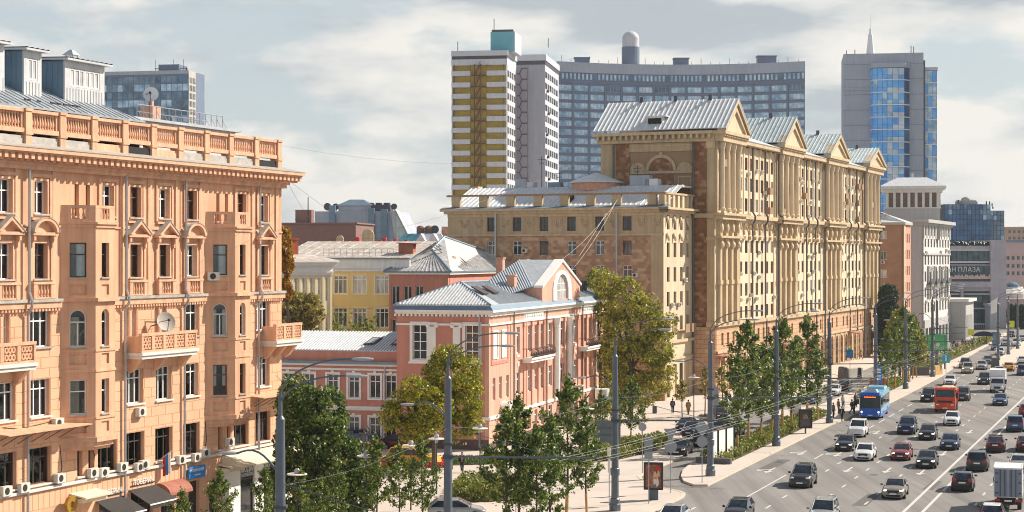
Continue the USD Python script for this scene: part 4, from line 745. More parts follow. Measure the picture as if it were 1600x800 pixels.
def rear_pink():
    th = PINK.th; Yc = 203.0; B = Bld((X_at(700, Yc), Yc), th); W, L = B.y(608), B.x(800); ez, rz = 16.55, 20.9
    T = thing('rear_pink_house', 'taller pink house with a big hipped zinc roof behind the pink mansion', 'building', (*B.o, 0), B.rz())
    E = Pl(0, W, -90); es = lambda px: W - B.y(px); hs = []
    for px in (618, 637, 655):
        for z0, z1 in ((12.9, 15.2), (9.0, 11.2)): c = es(px); hs.append(rect(c - .5, c + .5, z0, z1)); window(T, c - .5, c + .5, z0, z1, E, rec=.15, mull=(.5,), trans=())
    wall(T, rect(0, W, 0, ez).difference(unary_union(hs)), 0, .4, 'pink_deep', E); part(T, 'rear_wall', MB().box(.6, L, .02, W, 0, ez - .02), 'pink_deep')
    part(T, 'cornice', MB().box(-.4, L, -.4, W + .4, ez, ez + .2), 'white_trim'); part(T, 'roof_fascia', MB().box(-.5, L + .1, -.5, W + .5, ez + .201, ez + .36), 'zinc_blue')
    k = W / 2; z0 = ez + .38; xk = k * 1.3; A, Bq, C, D, P1, P2 = (-.5, -.5, z0), (L, -.5, z0), (L, W + .5, z0), (-.5, W + .5, z0), (xk, k, rz - 1.4), (L * .36, k, rz + .2)
    P3 = (L, k, rz - 1.5)
    part(T, 'roof', MB().add([A, Bq, C, D, P1, P2, P3], [(0, 1, 6), (0, 6, 5), (0, 5, 4), (2, 3, 4), (2, 4, 5), (2, 5, 6), (3, 0, 4), (1, 2, 6), (0, 2, 1), (0, 3, 2)]), 'zinc_worn')
    m = ribs(MB(), D, A, P1, P1, .5); ribs(m, (xk, -.5, z0), Bq, P3, P1, .7); part(T, 'roof_seams', m, 'zinc_worn', kind='stuff')
    part(T, 'hip_cap', MB().tube([A, P1], .14, 6).tube([D, P1], .14, 6).tube([P1, P2, P3], .16, 6), 'zinc_blue')
    for px, d in ((706, 1.6),): x = B.x(px, d); part(T, 'chimney', MB().box(x - .5, x + .5, d - .4, d + .4, ez, 18.7), 'brick_pink')
    q = MB()
    for i in range(4): q.slab((L * .25 + i * 1.2, k * .15, 17.55), (L * .25 + i * 1.2 + .3, k * .15, 17.55), (L * .12 + i * 1.6, k * .9, 20.2), (L * .12 + i * 1.6 - .3, k * .9, 20.2), .06)
    part(T, 'roof_patch', q, 'dark_pipe')
    q = MB(); a = np.linspace(0, math.pi, 9); x = B.x(770, 5); q.prism([(x - .6, 16.5)] + [(x - .6 * math.cos(t), 19.2 + .6 * math.sin(t)) for t in a] + [(x + .6, 16.5)], 5, 5.8, 'y'); part(T, 'vent_hood', q, 'zinc_pale')
rear_pink()
# ------------------------------------------------------------------ courtyard buildings behind: yellow school, cream block, white-corniced house
def yellow_school():
    Yc = 205.0; th = math.atan(.22); B = Bld((X_at(640, Yc), Yc), th); W = B.y(505); E = Pl(0, W, -90); es = lambda px: W - B.y(px)
    T = thing('yellow_building', 'yellow plastered building with tall white windows under a long pale metal roof', 'building', (*B.o, 0), B.rz()); hs = []
    for px in (532, 562, 597, 628):
        for z0, z1 in ((14.2, 16.4), (10.2, 12.5), (6.2, 8.5)):
            c = es(px); hs.append(rect(c - .82, c + .82, z0, z1)); window(T, c - .82, c + .82, z0, z1, E, rec=.12, mull=(.33, .66), trans=(.78,), fw=.1, pane='pane_light' if z0 > 13 and px > 550 else 'pane_mid')
            part(T, 'window_surround', MB().prism(rect(c - 1.0, c + 1.0, z0 - .12, z1 + .15).difference(rect(c - .82, c + .82, z0, z1)), -.05, -.001, 'y'), 'cream_wall', E)
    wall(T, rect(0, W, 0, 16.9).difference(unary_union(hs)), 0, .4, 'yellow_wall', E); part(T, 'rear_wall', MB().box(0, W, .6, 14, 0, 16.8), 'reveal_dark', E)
    part(T, 'attic_band', MB().box(-.1, W + .1, -.25, -.001, 16.9, 17.1).box(0, W, .0, .4, 16.9, 18.35).box(-.1, W, -.12, -.002, 17.3, 17.5), 'zinc_pale', E); part(T, 'gutter', MB().box(-.1, W + .1, -.4, .42, 18.351, 18.5), 'zinc_blue', E)
    part(T, 'roof', MB().slab((-6, .3, 18.52), (W, .3, 18.52), (W, 12, 20.6), (-6, 12, 20.6), .1).slab((W, 12, 20.6), (W, 24, 18.5), (-6, 24, 18.5), (-6, 12, 20.6), .1), 'roof_rust', E)
    part(T, 'roof_seams', ribs(MB(), (-6, .3, 18.52), (W, .3, 18.52), (W, 12, 20.6), (-6, 12, 20.6), 1.3, .05, .05), 'roof_rust', E, kind='stuff')
    r = MB(); x0, x1 = es(500), es(610)
    for i in range(13): x = x0 + (x1 - x0) * i / 12; r.tube([(x, 1.2, 18.6), (x, 1.2, 19.6)], .035, 4)
    r.tube([(x0, 1.2, 19.58), (x1, 1.2, 19.58)], .03, 4).tube([(x0, 1.2, 19.1), (x1, 1.2, 19.1)], .03, 4); part(T, 'roof_railing', r, 'ledge_metal', E)
    c = es(623); part(T, 'roof_hatch', MB().box(c - .9, c + .9, 3, 4.4, 18.6, 20.3).slab((c - 1.1, 2.8, 20.35), (c + 1.5, 2.8, 20.25), (c + 1.5, 4.6, 20.25), (c - 1.1, 4.6, 20.35), .1), 'awning_rust', E)
    return B, W
YB, YW = yellow_school()
def cream_block():
    Yc = 200.0; q = np.array([X_at(517.5, Yc), Yc]); n = np.array([.62, -.785]); th = math.atan2(.62, .785)     # face turned towards the street
    T = thing('cream_building', 'cream rendered corner block with narrow slit windows and a white cornice', 'building', (q[0], q[1], 0), math.atan2(.62, .785))
    W = 7.3; P = Pl(-W, 0, 0); hs = []
    for i in range(7):
        for z0, z1 in ((13.5, 16.2), (9.2, 12.0), (5.0, 7.8)):
            c = .55 + i * 1.03; hs.append(rect(c - .2, c + .2, z0, z1)); window(T, c - .2, c + .2, z0, z1, P, rec=.14, mull=(), trans=(.5,), fw=.05, pane='pane_light')
    wall(T, rect(0, W, 0, 16.5).difference(unary_union(hs)), 0, .4, 'cream_wall', P)
    part(T, 'pilaster', (lambda m: [m.box(.55 + i * 1.03 - .65, .55 + i * 1.03 - .4, -.1, -.001, 3.5, 16.4) for i in range(1, 8)] and m)(MB()), 'cream_wall', P)
    part(T, 'rear_wall', MB().box(-W, 0, .41, 9, 0, 16.5), 'cream_wall')
    part(T, 'cornice', MB().box(-W, .15, -.15, .4, 16.5, 17.6).box(-W, .45, -.45, .4, 17.6, 18.0).box(-W, .2, -.25, .4, 16.8, 17.0).box(-W, .7, -.7, .4, 18.001, 18.2), 'white_trim')
    part(T, 'roof', MB().hexa([(-W, -.7, 18.2), (.7, -.7, 18.2), (.7, 9, 18.2), (-W, 9, 18.2), (-W, 2, 18.9), (-1.5, 2, 18.9), (-1.5, 6, 18.9), (-W, 6, 18.9)]), 'roof_rust')
    part(T, 'chimney', MB().box(-4.6, -3.2, 2, 3.2, 18.6, 20.6).box(-4.7, -3.1, 1.9, 3.3, 20.6, 20.8), 'brick_red')
cream_block()
def box_house(name, label, px0, px1, Y, ztop, depth, mat, wins=(), roof=None, th=.15, zb=0, wpane='pane_dark', ww=1.1, roofmat='zinc', rise=1.6):
    """A plain far house: turned block with window rows, cornice and a pitched or flat roof."""
    B = Bld((X_at(px1, Y), Y), math.atan(th)); W = B.y(px0); E = Pl(0, W, -90); es = lambda px: W - B.y(px)
    T = thing(name, label, 'building', (*B.o, 0), B.rz()); hs = []
    for px, z0, z1 in wins: c = es(px); hs.append(rect(c - ww/2, c + ww/2, z0, z1)); window(T, c - ww/2, c + ww/2, z0, z1, E, rec=.15, pane=wpane)
    S = rect(0, W, zb, ztop); wall(T, S.difference(unary_union(hs)) if hs else S, 0, .4, mat, E); part(T, 'rear_wall', MB().box(0, W, .402, depth, zb, ztop - .01), mat, E)
    part(T, 'cornice', MB().box(-.3, W + .3, -.3, depth, ztop, ztop + .25), 'white_trim' if roof == 'white' else mat, E)
    if roof: part(T, 'roof', MB().taper(-.3, W + .3, -.3, depth, ztop + .251, ztop + rise, min(depth, W) * .3), roofmat, E)
    return T, B, W, E
T, B, W, E = box_house('white_corniced_house', 'low pale house with a white cornice behind the mansion gable', 772, 903, 246, 16.6, 14, 'pink', [(798, 12.2, 14.3)], 'white', rise=2.2, roofmat='roof_rust')
part(T, 'attic_wall', MB().box(W - 6, W + .4, -.5, -.31, 14.2, 18.2).box(W - 6.2, W + .6, -.7, -.31, 18.2, 18.5), 'white_trim', E); part(T, 'round_window', MB().prism(Polygon([(W - 3 + .5*math.cos(t), 17.2 + .5*math.sin(t)) for t in np.linspace(0, 2*math.pi, 13)]), -.56, -.501, 'y'), 'zinc_blue', E)
r = MB()
for i in range(18): r.tube([(W - 13 + i * .75, 1, 16.9), (W - 13 + i * .75, 1, 17.9)], .03, 4)
part(T, 'roof_railing', r.tube([(W - 13, 1, 17.9), (W - .2, 1, 17.9)], .03, 4), 'ledge_metal', E)
for px, m, h in ((782, 'brick_red', 21.2), (797, 'zinc_blue', 20.9), (808, 'brick_red', 20.6)): c = W - B.y(px); part(T, 'chimney', MB().box(c - .8, c + .8, 5, 6.4, 17, h), m, E)
T, B, W, E = box_house('brown_windowless_house', 'windowless maroon block rising behind the long pale roof', 438, 556, 310, 24.6, 14, 'maroon_wall')
part(T, 'chimney', MB().box(2.5, 5.5, 1, 3, 24.6, 27.2), 'maroon_wall', E)
x = W * .35; part(T, 'mast', MB().tube([(x, 1, 24), (x, 1, 29.5)], .1, 5), 'steel_dark', E)
T, B, W, E = box_house('ruddy_roof_house', 'low house with a dark red cluttered roof terrace and round-topped gables', 528, 605, 282, 20.4, 10, 'awning_rust', zb=0)
for a, w, h in ((.3, 1.2, 22.2), (5.0, 2.0, 23.2)): part(T, 'round_gable', MB().prism([(W*.62 + a - 5 - w/2, 20), (W*.62 + a - 5 + w/2, 20)] + [(W*.62 + a - 5 + w/2*math.cos(t), h - w/2 + w/2*math.sin(t)) for t in np.linspace(0, math.pi, 9)], -.5, -.1, 'y'), 'ochre_trim', E)
m = MB()
for i in range(12): m.box(1 + i * .9, 1.6 + i * .9, .5, 1.4, 20.65, 20.9 + (i * 7 % 5) * .25)
part(T, 'terrace_furniture', m, 'red_paint', E)
def blue_block():
    Y = 350.0; B = Bld((X_at(641, Y), Y), math.atan(.12)); W = B.y(492); E = Pl(0, W, -90); es = lambda px: W - B.y(px)
    T = thing('blue_grey_block', 'modern blue-grey block with roof plant, dishes and a slanting zinc end', 'building', (*B.o, 0), B.rz())
    part(T, 'wall', MB().prism([(0, 0), (W, 0), (W, 22), (es(619), 28), (0, 28)], 0, 14, 'y'), 'office_parapet', E); part(T, 'slanted_end', MB().slab((es(619), -.3, 28.2), (W + .4, -.3, 21.8), (W + .4, 3, 21.8), (es(619), 3, 28.2), .3).prism([(es(610), 28.05), (es(619), 28.1), (W, 22), (W - 3, 22)], -.3, -.001, 'y'), 'zinc_worn', E)
    for px, z in ((517, 29.2), (578, 28.6), (598, 28.4)): part(T, 'pier', MB().box(es(px) - .3, es(px) + 1.0, -.5, -.001, 14, z), 'zinc_blue', E)
    c = es(551); part(T, 'penthouse', MB().box(c - 3.4, c + 3.4, 2, 7, 28, 29.2), 'tower_white', E); part(T, 'penthouse_roof', MB().taper(c - 3.8, c + 3.8, 1.4, 7.6, 29.2, 30.5, 2.4), 'zinc_blue', E)
    c = es(586); part(T, 'cooling_unit', MB().box(c - 2.6, c + 2.6, 2, 6, 28, 29.4), 'steel_dark', E)
    for q in range(3): part(T, 'fan', MB().cyl(c - 1.7 + 1.7 * q, 4, 29.4, 29.8, .7), 'steel_dark', E)
    for px, r in ((507, .8), (520, .7), (612, .65)): c = es(px); part(T, 'dish', MB().lathe([(.1, 0), (r*.7, .15), (r, .35)], 0, 0, 10), 'steel_dark', Pl2(E, c, 3, 29.0)); part(T, 'dish_mast', MB().cyl(c, 3.2, 27.9, 29.0, .08, n=5), 'steel_dark', E)
class Pl2:
    """A piece stood on edge at a spot of a wall plane."""
    def __init__(s, pl, c, d, z): s.pl, s.c, s.d, s.zz = pl, c, d, z
    def __call__(s, v): v = np.asarray(v, float); return s.pl(np.stack([s.c + v[:, 0], s.d - v[:, 2], s.zz + v[:, 1]], 1))
blue_block()
T, B, W, E = box_house('teal_roof_house', 'house with a dark teal pitched roof and twin round water tanks', 598, 700, 330, 18.6, 14, 'zinc_blue', roof='flat', roofmat='teal_panel', rise=4.6)
for px in (649, 662): c = W - B.y(px); part(T, 'water_tank', MB().cyl(c, 5, 21, 24.4, .8, n=12).lathe([(.8, 24.4), (.5, 24.7), (.1, 24.8)], c, 5, 12), 'maroon_wall', E)
c = W - B.y(672); part(T, 'dish', MB().lathe([(.1, 0), (.6, .15), (.85, .35)], 0, 0, 10), 'steel_dark', Pl2(E, c, 5, 24.0)); part(T, 'dish_mast', MB().cyl(c, 5.2, 21, 24.0, .08, n=5), 'steel_dark', E)
T, B, W, E = box_house('small_gabled_house', 'small house with pale zinc gables below the ochre block', 640, 702, 290, 19.4, 10, 'zinc_blue', roof='flat', roofmat='zinc_pale', rise=3.2)
for a in (.3, .62): part(T, 'gable', MB().prism([(W*a - 2, 19.4), (W*a + 2, 19.4), (W*a, 22.6)], -.6, 2, 'y'), 'zinc_pale', E)
c = W * .72; part(T, 'chimney', MB().box(c, c + 1.6, 3, 4.5, 20, 23.8), 'brick_pink', E)
# ------------------------------------------------------------------ long ochre apartment house with four gabled porticos, and its lower wing
checker_look('base_street', 'x', (.56, .34, .20), (.62, .40, .25), (.34, .20, .12), 1.2, .62, msize=.04); checker_look('base_end', 'y', (.52, .31, .18), (.58, .36, .22), (.34, .20, .12), 1.2, .62, msize=.04)
OTH = math.atan(.435); OCH = Bld(gp(1117, 618), OTH)
def ochre_house():
    B, cx = OCH, OCH.x; L, W = B.x(1370), B.y(939)
    T = thing('ochre_apartment_house', 'long ochre Stalin-era apartment house with four gabled column porticos facing the boulevard', 'building', (*B.o, 0), B.rz()); r2 = random.Random(3)
    E = Pl(0, W, -90); es = lambda px: W - B.y(px); z_base, z_mid, z_top = 9.2, 24.6, 34.2
    secs = [(0, cx(1152), cx(1211)), (cx(1211), cx(1243), cx(1284)), (cx(1284), cx(1312), cx(1346)), (cx(1346), L, L)]
    rows = [(10.8 - .85, 10.8 + .85), (13.1, 14.9), (16.2, 18.0), (19.2, 21.0), (25.1, 27.0), (28.0, 29.9), (31.0, 32.8)]; cols, hs = [], []
    for a, b, c in secs:
        n = 3; w = (b - a) / 4
        for i in range(3): cols.append((a + w * (i + 1), 1.4, True))
        m = max(0, round((c - b - .8) / 3.0))
        for i in range(m): cols.append((b + .4 + (c - b - .8) * (i + .5) / m, 1.35, False))
    wi = []
    for x, w, po in cols:
        for k, (z0, z1) in enumerate(rows): hs.append(rect(x - w/2, x + w/2, z0, z1)); wi.append((x - w/2, x + w/2, z0, z1, po))
        hs.append(rect(x - .5, x + .5, 6.6, 8.3)); wi.append((x - .5, x + .5, 6.6, 8.3, False))
    arches = []; x = 2.6
    while x < L - 2: arches.append(x); x += 3.6
    for x in arches: hs.append(arched(x - 1.0, x + 1.0, .4, 5.2))
    body = rect(0, L, z_base, z_top).difference(unary_union(hs)); wall(T, body, 0, .5, 'ochre_wall')
    wall(T, rect(0, L, 0, z_base - .001).difference(unary_union(hs)), -.25, .5, 'base_street', None, 'base_wall')
    cr = MB()
    for x0, x1, z0, z1, po in wi:
        window(T, x0, x1, z0, z1, rec=.1, mull=(.5,), trans=(), fw=.08, frame=r2.choice(['brown_frame', 'dark_frame', 'brown_frame', 'white_frame']), pane=r2.choice(['pane_dark', 'pane_dark', 'pane_brown', 'pane_dark', 'pane_mid']))
        if z0 > 9.5 and r2.random() < .42 and not po: ac_unit(T, x0 + r2.choice([-.5, .9]), z0 - r2.choice([.2, .75]), off=.1)
        elif z0 > 25 and r2.random() < .14: part(T, 'window_box', MB().box(x0 - .1, x1 + .1, -.7, -.001, z0 - .1, z0 + .9), 'ochre_brown')
    for x in arches: part(T, 'arched_door', MB().prism(arched(x - 1.0, x + 1.0, .4, 5.2), .2, .3, 'y'), r2.choice(['pane_dark', 'brown_frame', 'pane_mid', 'ochre_trim'])); part(T, 'arch_trim', MB().prism(arched(x - 1.3, x + 1.3, .3, 5.6).difference(arched(x - 1.0, x + 1.0, .2, 5.2)), -.36, -.251, 'y'), 'ochre_trim')
    for i, (a, b, c) in enumerate(secs):
        w = (b - a) / 4
        # portico: giant columns above, pilasters with paired brackets below, pediment on top
        for k in range(4):
            x = a + w * (k + .5); part(T, 'column', MB().lathe([(.54, z_mid + .3), (.54, z_mid + .6), (.42, z_mid + .7), (.36, z_top - 1.1), (.44, z_top - 1.05), (.42, z_top - .9), (.58, z_top - .25), (.62, z_top - .02)], x, -.55, 10), 'ochre_light')
            part(T, 'pilaster', MB().box(x - .42, x + .42, -.5, -.001, 9.9, 20.8).box(x - .62, x + .62, -.62, -.001, 20.8, 21.2).box(x - .5, x + .5, -.55, -.001, 21.5, 23.9).box(x - .6, x + .6, -.6, -.001, 14.9, 15.5).box(x - .6, x + .6, -.6, -.001, 9.3, 9.9), 'ochre_trim')
            part(T, 'capital', MB().sphere((x, -.62, 20.3), .5, 1, (1, .6, 1)).sphere((x, -.6, 22.6), .42, 1, (1, .5, 1.6)), 'ochre_light')
        part(T, 'pier', MB().box(a + .02, a + .55, -.35, -.001, z_mid, z_top), 'ochre'); part(T, 'pier', MB().box(b - .3, b + .25, -.35, -.001, 9.2, z_top), 'ochre')
        part(T, 'cornice', MB().box(a - .3, b + .3, -1.2, .45, z_mid - .9, z_mid - .35).box(a - .5, b + .5, -1.5, .45, z_mid - .349, z_mid).box(a - .2, b + .2, -1.0, -.001, 21.2, 21.5), 'ochre_trim')
        part(T, 'cornice', MB().box(a - .3, b + .3, -1.3, .45, z_top, z_top + .7).box(a - .7, b + .6, -1.7, .45, z_top + .95, z_top + 1.4), 'ochre_trim')
        q = MB(); x = a - .3
        while x < b + .3: q.box(x, x + .35, -1.55, -1.29, z_top + .68, z_top + .949); x += .8
        part(T, 'dentils', q.box(a - .3, b + .3, -1.28, .44, z_top + .7, z_top + .949), 'ochre_trim', kind='stuff')
        xc, za, zb = (a + b) / 2, z_top + (5.5, 5.4, 4.8, 4.2)[i], z_top + 1.4; hw = (b - a) / 2 + .6
        g = part(T, 'gable', MB().prism([(xc - hw + .5, zb), (xc + hw - .5, zb), (xc, za - .5)], -1.2, -.6, 'y'), 'ochre_light')
        part(g, 'raking_cornice', MB().prism(Polygon([(xc - hw, zb), (xc, za), (xc + hw, zb), (xc + hw, zb + .55), (xc, za + .6), (xc - hw, zb + .55)]), -1.75, -.5, 'y').prism(Polygon([(xc - hw + .5, zb), (xc, za - .5), (xc + hw - .5, zb), (xc + hw - 1.1, zb), (xc, za - 1.1), (xc - hw + 1.1, zb)]), -1.5, -1.201, 'y'), 'ochre_trim')
        part(T, 'roof', MB().slab((xc - hw - .3, W + .8, zb + .35), (xc - hw - .3, -1.8, zb + .35), (xc, -1.8, za + .66), (xc, W + .8, za + .66), .1).slab((xc, W + .8, za + .66), (xc, -1.8, za + .66), (xc + hw + .3, -1.8, zb + .35), (xc + hw + .3, W + .8, zb + .35), .1), 'zinc_green' if i else 'zinc_pale')
        sm = ribs(MB(), (xc - hw - .3, W + .8, zb + .35), (xc - hw - .3, -1.8, zb + .35), (xc, -1.8, za + .66), (xc, W + .8, za + .66), .62, .07, .09); part(T, 'roof_seams', sm, 'zinc_green' if i else 'zinc_pale', kind='stuff')
        for k in range(3): part(T, 'roof_vent', MB().box(xc - .2, xc + .2, 2 + k * 5, 2.5 + k * 5, za + .4, za + 1.3), 'steel_dark')
        if c > b + 1:
            part(T, 'cornice', MB().box(b + .31, c - .31, -.7, .45, z_mid - .6, z_mid - .05), 'ochre_trim'); part(T, 'cornice', MB().box(b + .61, c - .71, -1.1, .45, z_top + .2, z_top + .75), 'ochre_trim')
            part(T, 'roof', MB().slab((b + .3, -1.2, z_top + .8), (c - .3, -1.2, z_top + .8), (c - .3, W / 2, z_top + 4), (b + .3, W / 2, z_top + 4), .1).slab((b + .3, W/2, z_top + 4), (c - .3, W/2, z_top + 4), (c - .3, W, z_top + .8), (b + .3, W, z_top + .8), .1), 'zinc_green')
            n = max(1, round((c - b) / 3.0))
            for k in range(n + 1):
                x = b + .4 + (c - b - .8) * k / n; part(T, 'pilaster', MB().box(x - .28, x + .28, -.12, -.001, z_mid, z_top - .5).box(x - .4, x + .4, -.25, -.001, z_top - .5, z_top + .15), 'ochre_wall')
                part(T, 'garland', MB().tube([(x - .9, -.12, 23.4), (x - .45, -.25, 22.6), (x, -.2, 23.3), (x + .45, -.25, 22.6), (x + .9, -.12, 23.4)], .16, 5).sphere((x, -.12, 22.2), .35, 1, (1, .5, 1.4)).box(x - .35, x + .35, -.4, -.001, 21.1, 21.6), 'ochre_trim')
            for k in (.32, .66): pipe(T, b + (c - b) * k, 5.5, z_top, y=-.4, r=.12, mat='dark_pipe', jogs=((24.8, -.8), (23.6, -.4), (9.6, -.6)))
        pipe(T, c - .1, .3, z_top, y=-.6, r=.16, mat='dark_pipe', jogs=((24.8, -1.3), (23.6, -.6)))
    part(T, 'string_course', MB().box(-.3, L, -.6, -.26, z_base, z_base + .5).box(-.2, L, -.5, -.26, 5.6, 5.95), 'ochre_trim')
    # end wall above and beside the lower wing
    s0, s1, s2, s3 = es(977), es(1083), es(1105), W
    def pn(a, b, z0, z1, y0, y1, m, n='wall_panel'): part(T, n, MB().box(a, b, y0, y1, z0, z1), m, E)
    pn(0, s0 - 1.4, z_base, z_top, 0, .5, 'ochre', 'end_wall'); pn(s0 - 1.4, s0 + .6, 20, z_top, 0, .5, 'checker_rust', 'end_wall'); pn(s0 + .6, s1, 20, z_top, .12, .5, 'ochre_brown', 'end_wall'); pn(s1, s2, z_base, z_top, 0, .5, 'checker_rust', 'end_wall'); pn(s2, W - .001, z_base, z_top, -.14, .5, 'ochre', 'corner_pilaster')
    pn(0, s1, 0, 20, .6, .8, 'ochre', 'end_wall')
    pn(s2 - .1, W + .1, z_top - .9, z_top, -.3, -.141, 'ochre_trim', 'capital'); pn(s2 - .06, W + .06, z_base, z_base + .7, -.3, -.141, 'ochre_trim', 'pilaster_base'); pn(s2 - .06, W + .06, 20.9, 21.3, -.25, -.141, 'ochre_trim', 'pilaster_band')
    for pn_ in ((s1, W + .1, z_mid - .7, z_mid - .1, -.55, -.145), (s0 + .6, s1, 33.0, 34.15, -.05, .119), (s0 + .6, s1, 33.7, 33.9, -.12, -.051)): pn(*pn_, 'ochre' if pn_[2] == 33.0 else 'ochre_trim', 'band')
    cxm = (s0 + .6 + s1) / 2; pn(s0 + .8, s1 - .2, 30.0, 30.35, -.06, .119, 'ochre', 'band')
    a = np.linspace(0, math.pi, 13); arc = lambda c, r, z: [(c + r * math.cos(t), z + r * math.sin(t)) for t in a]
    part(T, 'arch_panel', MB().prism(arched(cxm - 1.75, cxm + 1.75, 24.6, 32.15), .02, .119, 'y'), 'checker_rust', E)
    part(T, 'arch_trim', MB().prism(Polygon(arc(cxm, 2.2, 30.4)).difference(Polygon(arc(cxm, 1.76, 30.39))), -.08, .118, 'y').box(cxm - .25, cxm + .25, -.14, -.081, 32.1, 32.9), 'ochre', E)
    for sg in (-1, 1):
        c = cxm + sg * 3.35; part(T, 'shell_niche', MB().prism(Polygon(arc(c, 1.15, 30.36)), -.05, .118, 'y'), 'ochre', E)
        sh = MB()
        for t in np.linspace(.3, math.pi - .3, 7): sh.tube([(c, -.05, 30.46), (c + 1.0 * math.cos(t), -.1, 30.36 + 1.0 * math.sin(t))], .06, 4)
        part(T, 'shell_rib', sh, 'ochre_trim', E, kind='stuff'); part(T, 'blind_window', MB().prism(rect(c - .95, c + .95, 25.4, 29.6).difference(rect(c - .78, c + .78, 25.5, 29.4)), .0, .118, 'y'), 'ochre', E)
    part(T, 'cornice', MB().box(-.4, W, -.5, .4, z_top, z_top + .4).box(-.9, W, -1.2, .4, z_top + 1.0, z_top + 1.4).box(-.3, W, -.45, .4, z_top + .401, z_top + .999), 'ochre_trim', E)
    x = -.3
    while x < W - .2: part(T, 'bracket', MB().box(x, x + .34, -1.05, -.451, z_top + .42, z_top + .998), 'ochre_trim', E); x += .84
    z = .1; rr = random.Random(5)
    while z < z_base - .1:      # rusticated corner blocks
        k, s = 0, s1 - (.55 if int(z / .62) % 2 else 0)
        while s < W - .02:
            q0, q1 = max(s1, s) + .02, min(s + 1.1, W + .23) - .02
            if q1 - q0 > .15: part(T, 'stone_block', MB().box(q0, q1, -.3, .4, z, min(z + .58, z_base - .02)), rr.choice(['base_block', 'base_block', 'base_block_pale']), E)
            s += 1.1
        z += .62
    part(T, 'base_wall', MB().box(s1, W - .05, -.25, .4, 0, z_base - .01), 'plinth', E)
    pipe(T, s1 + .15, .3, z_top, E, y=-.5, r=.16, mat='dark_pipe', jogs=((26.2, -.9), (24.0, -.5))); pipe(T, s0 - 1.6, 24, z_top, E, y=-.35, r=.14, mat='dark_pipe', jogs=((33.2, -.35),))
    c = es(1023); part(T, 'roof_hatch', MB().box(c - 1.3, c + 1.0, .4, 3.0, z_top + 2.0, z_top + 3.6).box(c - 1.5, c + 1.5, .2, 3.2, z_top + 3.6, z_top + 3.75), 'zinc_pale', E); part(T, 'hatch_opening', MB().box(c - 1.1, c + .8, .3, .399, z_top + 2.5, z_top + 3.4), 'reveal_dark', E)
    part(T, 'rear_wall', MB().box(.52, L, 1.2, W - .02, .05, z_top + .9), 'ochre'); part(T, 'far_wall', MB().box(L, L + .3, -.4, W, 0, z_top), 'ochre')
    for px, y0 in ((1090, 536), (1220, 525), (1262, 516), (1325, 525)):
        x = max(.5, cx(px)); part(T, 'entrance_canopy', MB().slab((x - 1.6, -2.4, 5.2), (x + 1.8, -2.4, 5.2), (x + 1.8, -.26, 5.5), (x - 1.6, -.26, 5.5), .12), 'awning_rust')
    # lower wing
    o2 = B.o + B.w * (W - s1) - B.u * 12.5; B2 = Bld(o2, OTH); W2, L2 = B2.y(700), 12.45; E2 = Pl(0, W2, -90); s_ = lambda px: W2 - B2.y(px); zc = 24.4
    T2 = thing('ochre_wing', 'lower ochre wing with checkered stone wall, garland frieze and a balustrade of square piers', 'building', (*o2, 0), B2.rz()); hs = []
    for px in (768, 808, 850, 893, 937, 980):
        for k, z0 in enumerate((22.05, 18.9, 15.7, 12.5, 9.3, 6.1)):
            c = s_(px); hs.append(rect(c - .62, c + .62, z0, z0 + 1.85)); window(T2, c - .62, c + .62, z0, z0 + 1.85, E2, rec=.2, mull=(.5,), trans=(.7,) if k else (), fw=.08, frame='dark_frame' if k == 0 else r2.choice(['white_frame', 'brown_frame', 'white_frame']), pane=r2.choice(['pane_dark', 'pane_mid', 'pane_dark', 'pane_light'] if k else ['pane_dark']))
            if k and r2.random() < .2: ac_unit(T2, c + .8, z0 + .3, E2)
    hu = unary_union(hs); sq = s_(1017)
    wall(T2, rect(0, sq, 5.5, 21.4).difference(hu), 0, .4, 'checker_end', E2); wall(T2, rect(0, W2 - .001, 21.401, zc).difference(hu), -.06, .4, 'ochre', E2); wall(T2, rect(sq, W2 - .001, 5.5, 21.4), -.1, .4, 'ochre', E2); wall(T2, rect(0, W2, 0, 5.499), -.15, .4, 'base_end', E2)
    part(T2, 'string_course', MB().box(0, W2 + .1, -.2, -.061, 21.4, 21.65).box(0, W2, -.16, -.061, 24.0, zc), 'ochre_trim', E2)
    xs = [s_(px) for px in (726, 748, 788, 829, 872, 915, 959, 1003, 1028)]
    for c in xs:
        g = MB()
        for t in (.62, .36): g.tube([(c - t, -.1, 23.6), (c - t * .75, -.12, 23.0), (c, -.15, 23.6 - t * 1.7), (c + t * .75, -.12, 23.0), (c + t, -.1, 23.6)], .08, 5)
        part(T2, 'garland', g, 'ochre_trim', E2)
    part(T2, 'cornice', MB().box(-.4, W2 + .5, -.5, .4, zc, zc + .35).box(-.8, W2 + .9, -.95, .4, zc + .351, zc + .65), 'ochre_trim', E2); part(T2, 'cornice', MB().box(-.5, L2, -.5, .4, zc, zc + .35).box(-.95, L2, -.95, .4, zc + .351, zc + .648), 'ochre_trim')
    part(T2, 'gutter', MB().slab((-.8, -1.0, zc + .68), (W2 + .9, -1.0, zc + .68), (W2 + .9, .3, zc + .95), (-.8, .3, zc + .95), .03), 'zinc_blue', E2)
    hs = []; r0 = (9.0, 12.2, 15.4, 18.6, 22.2)
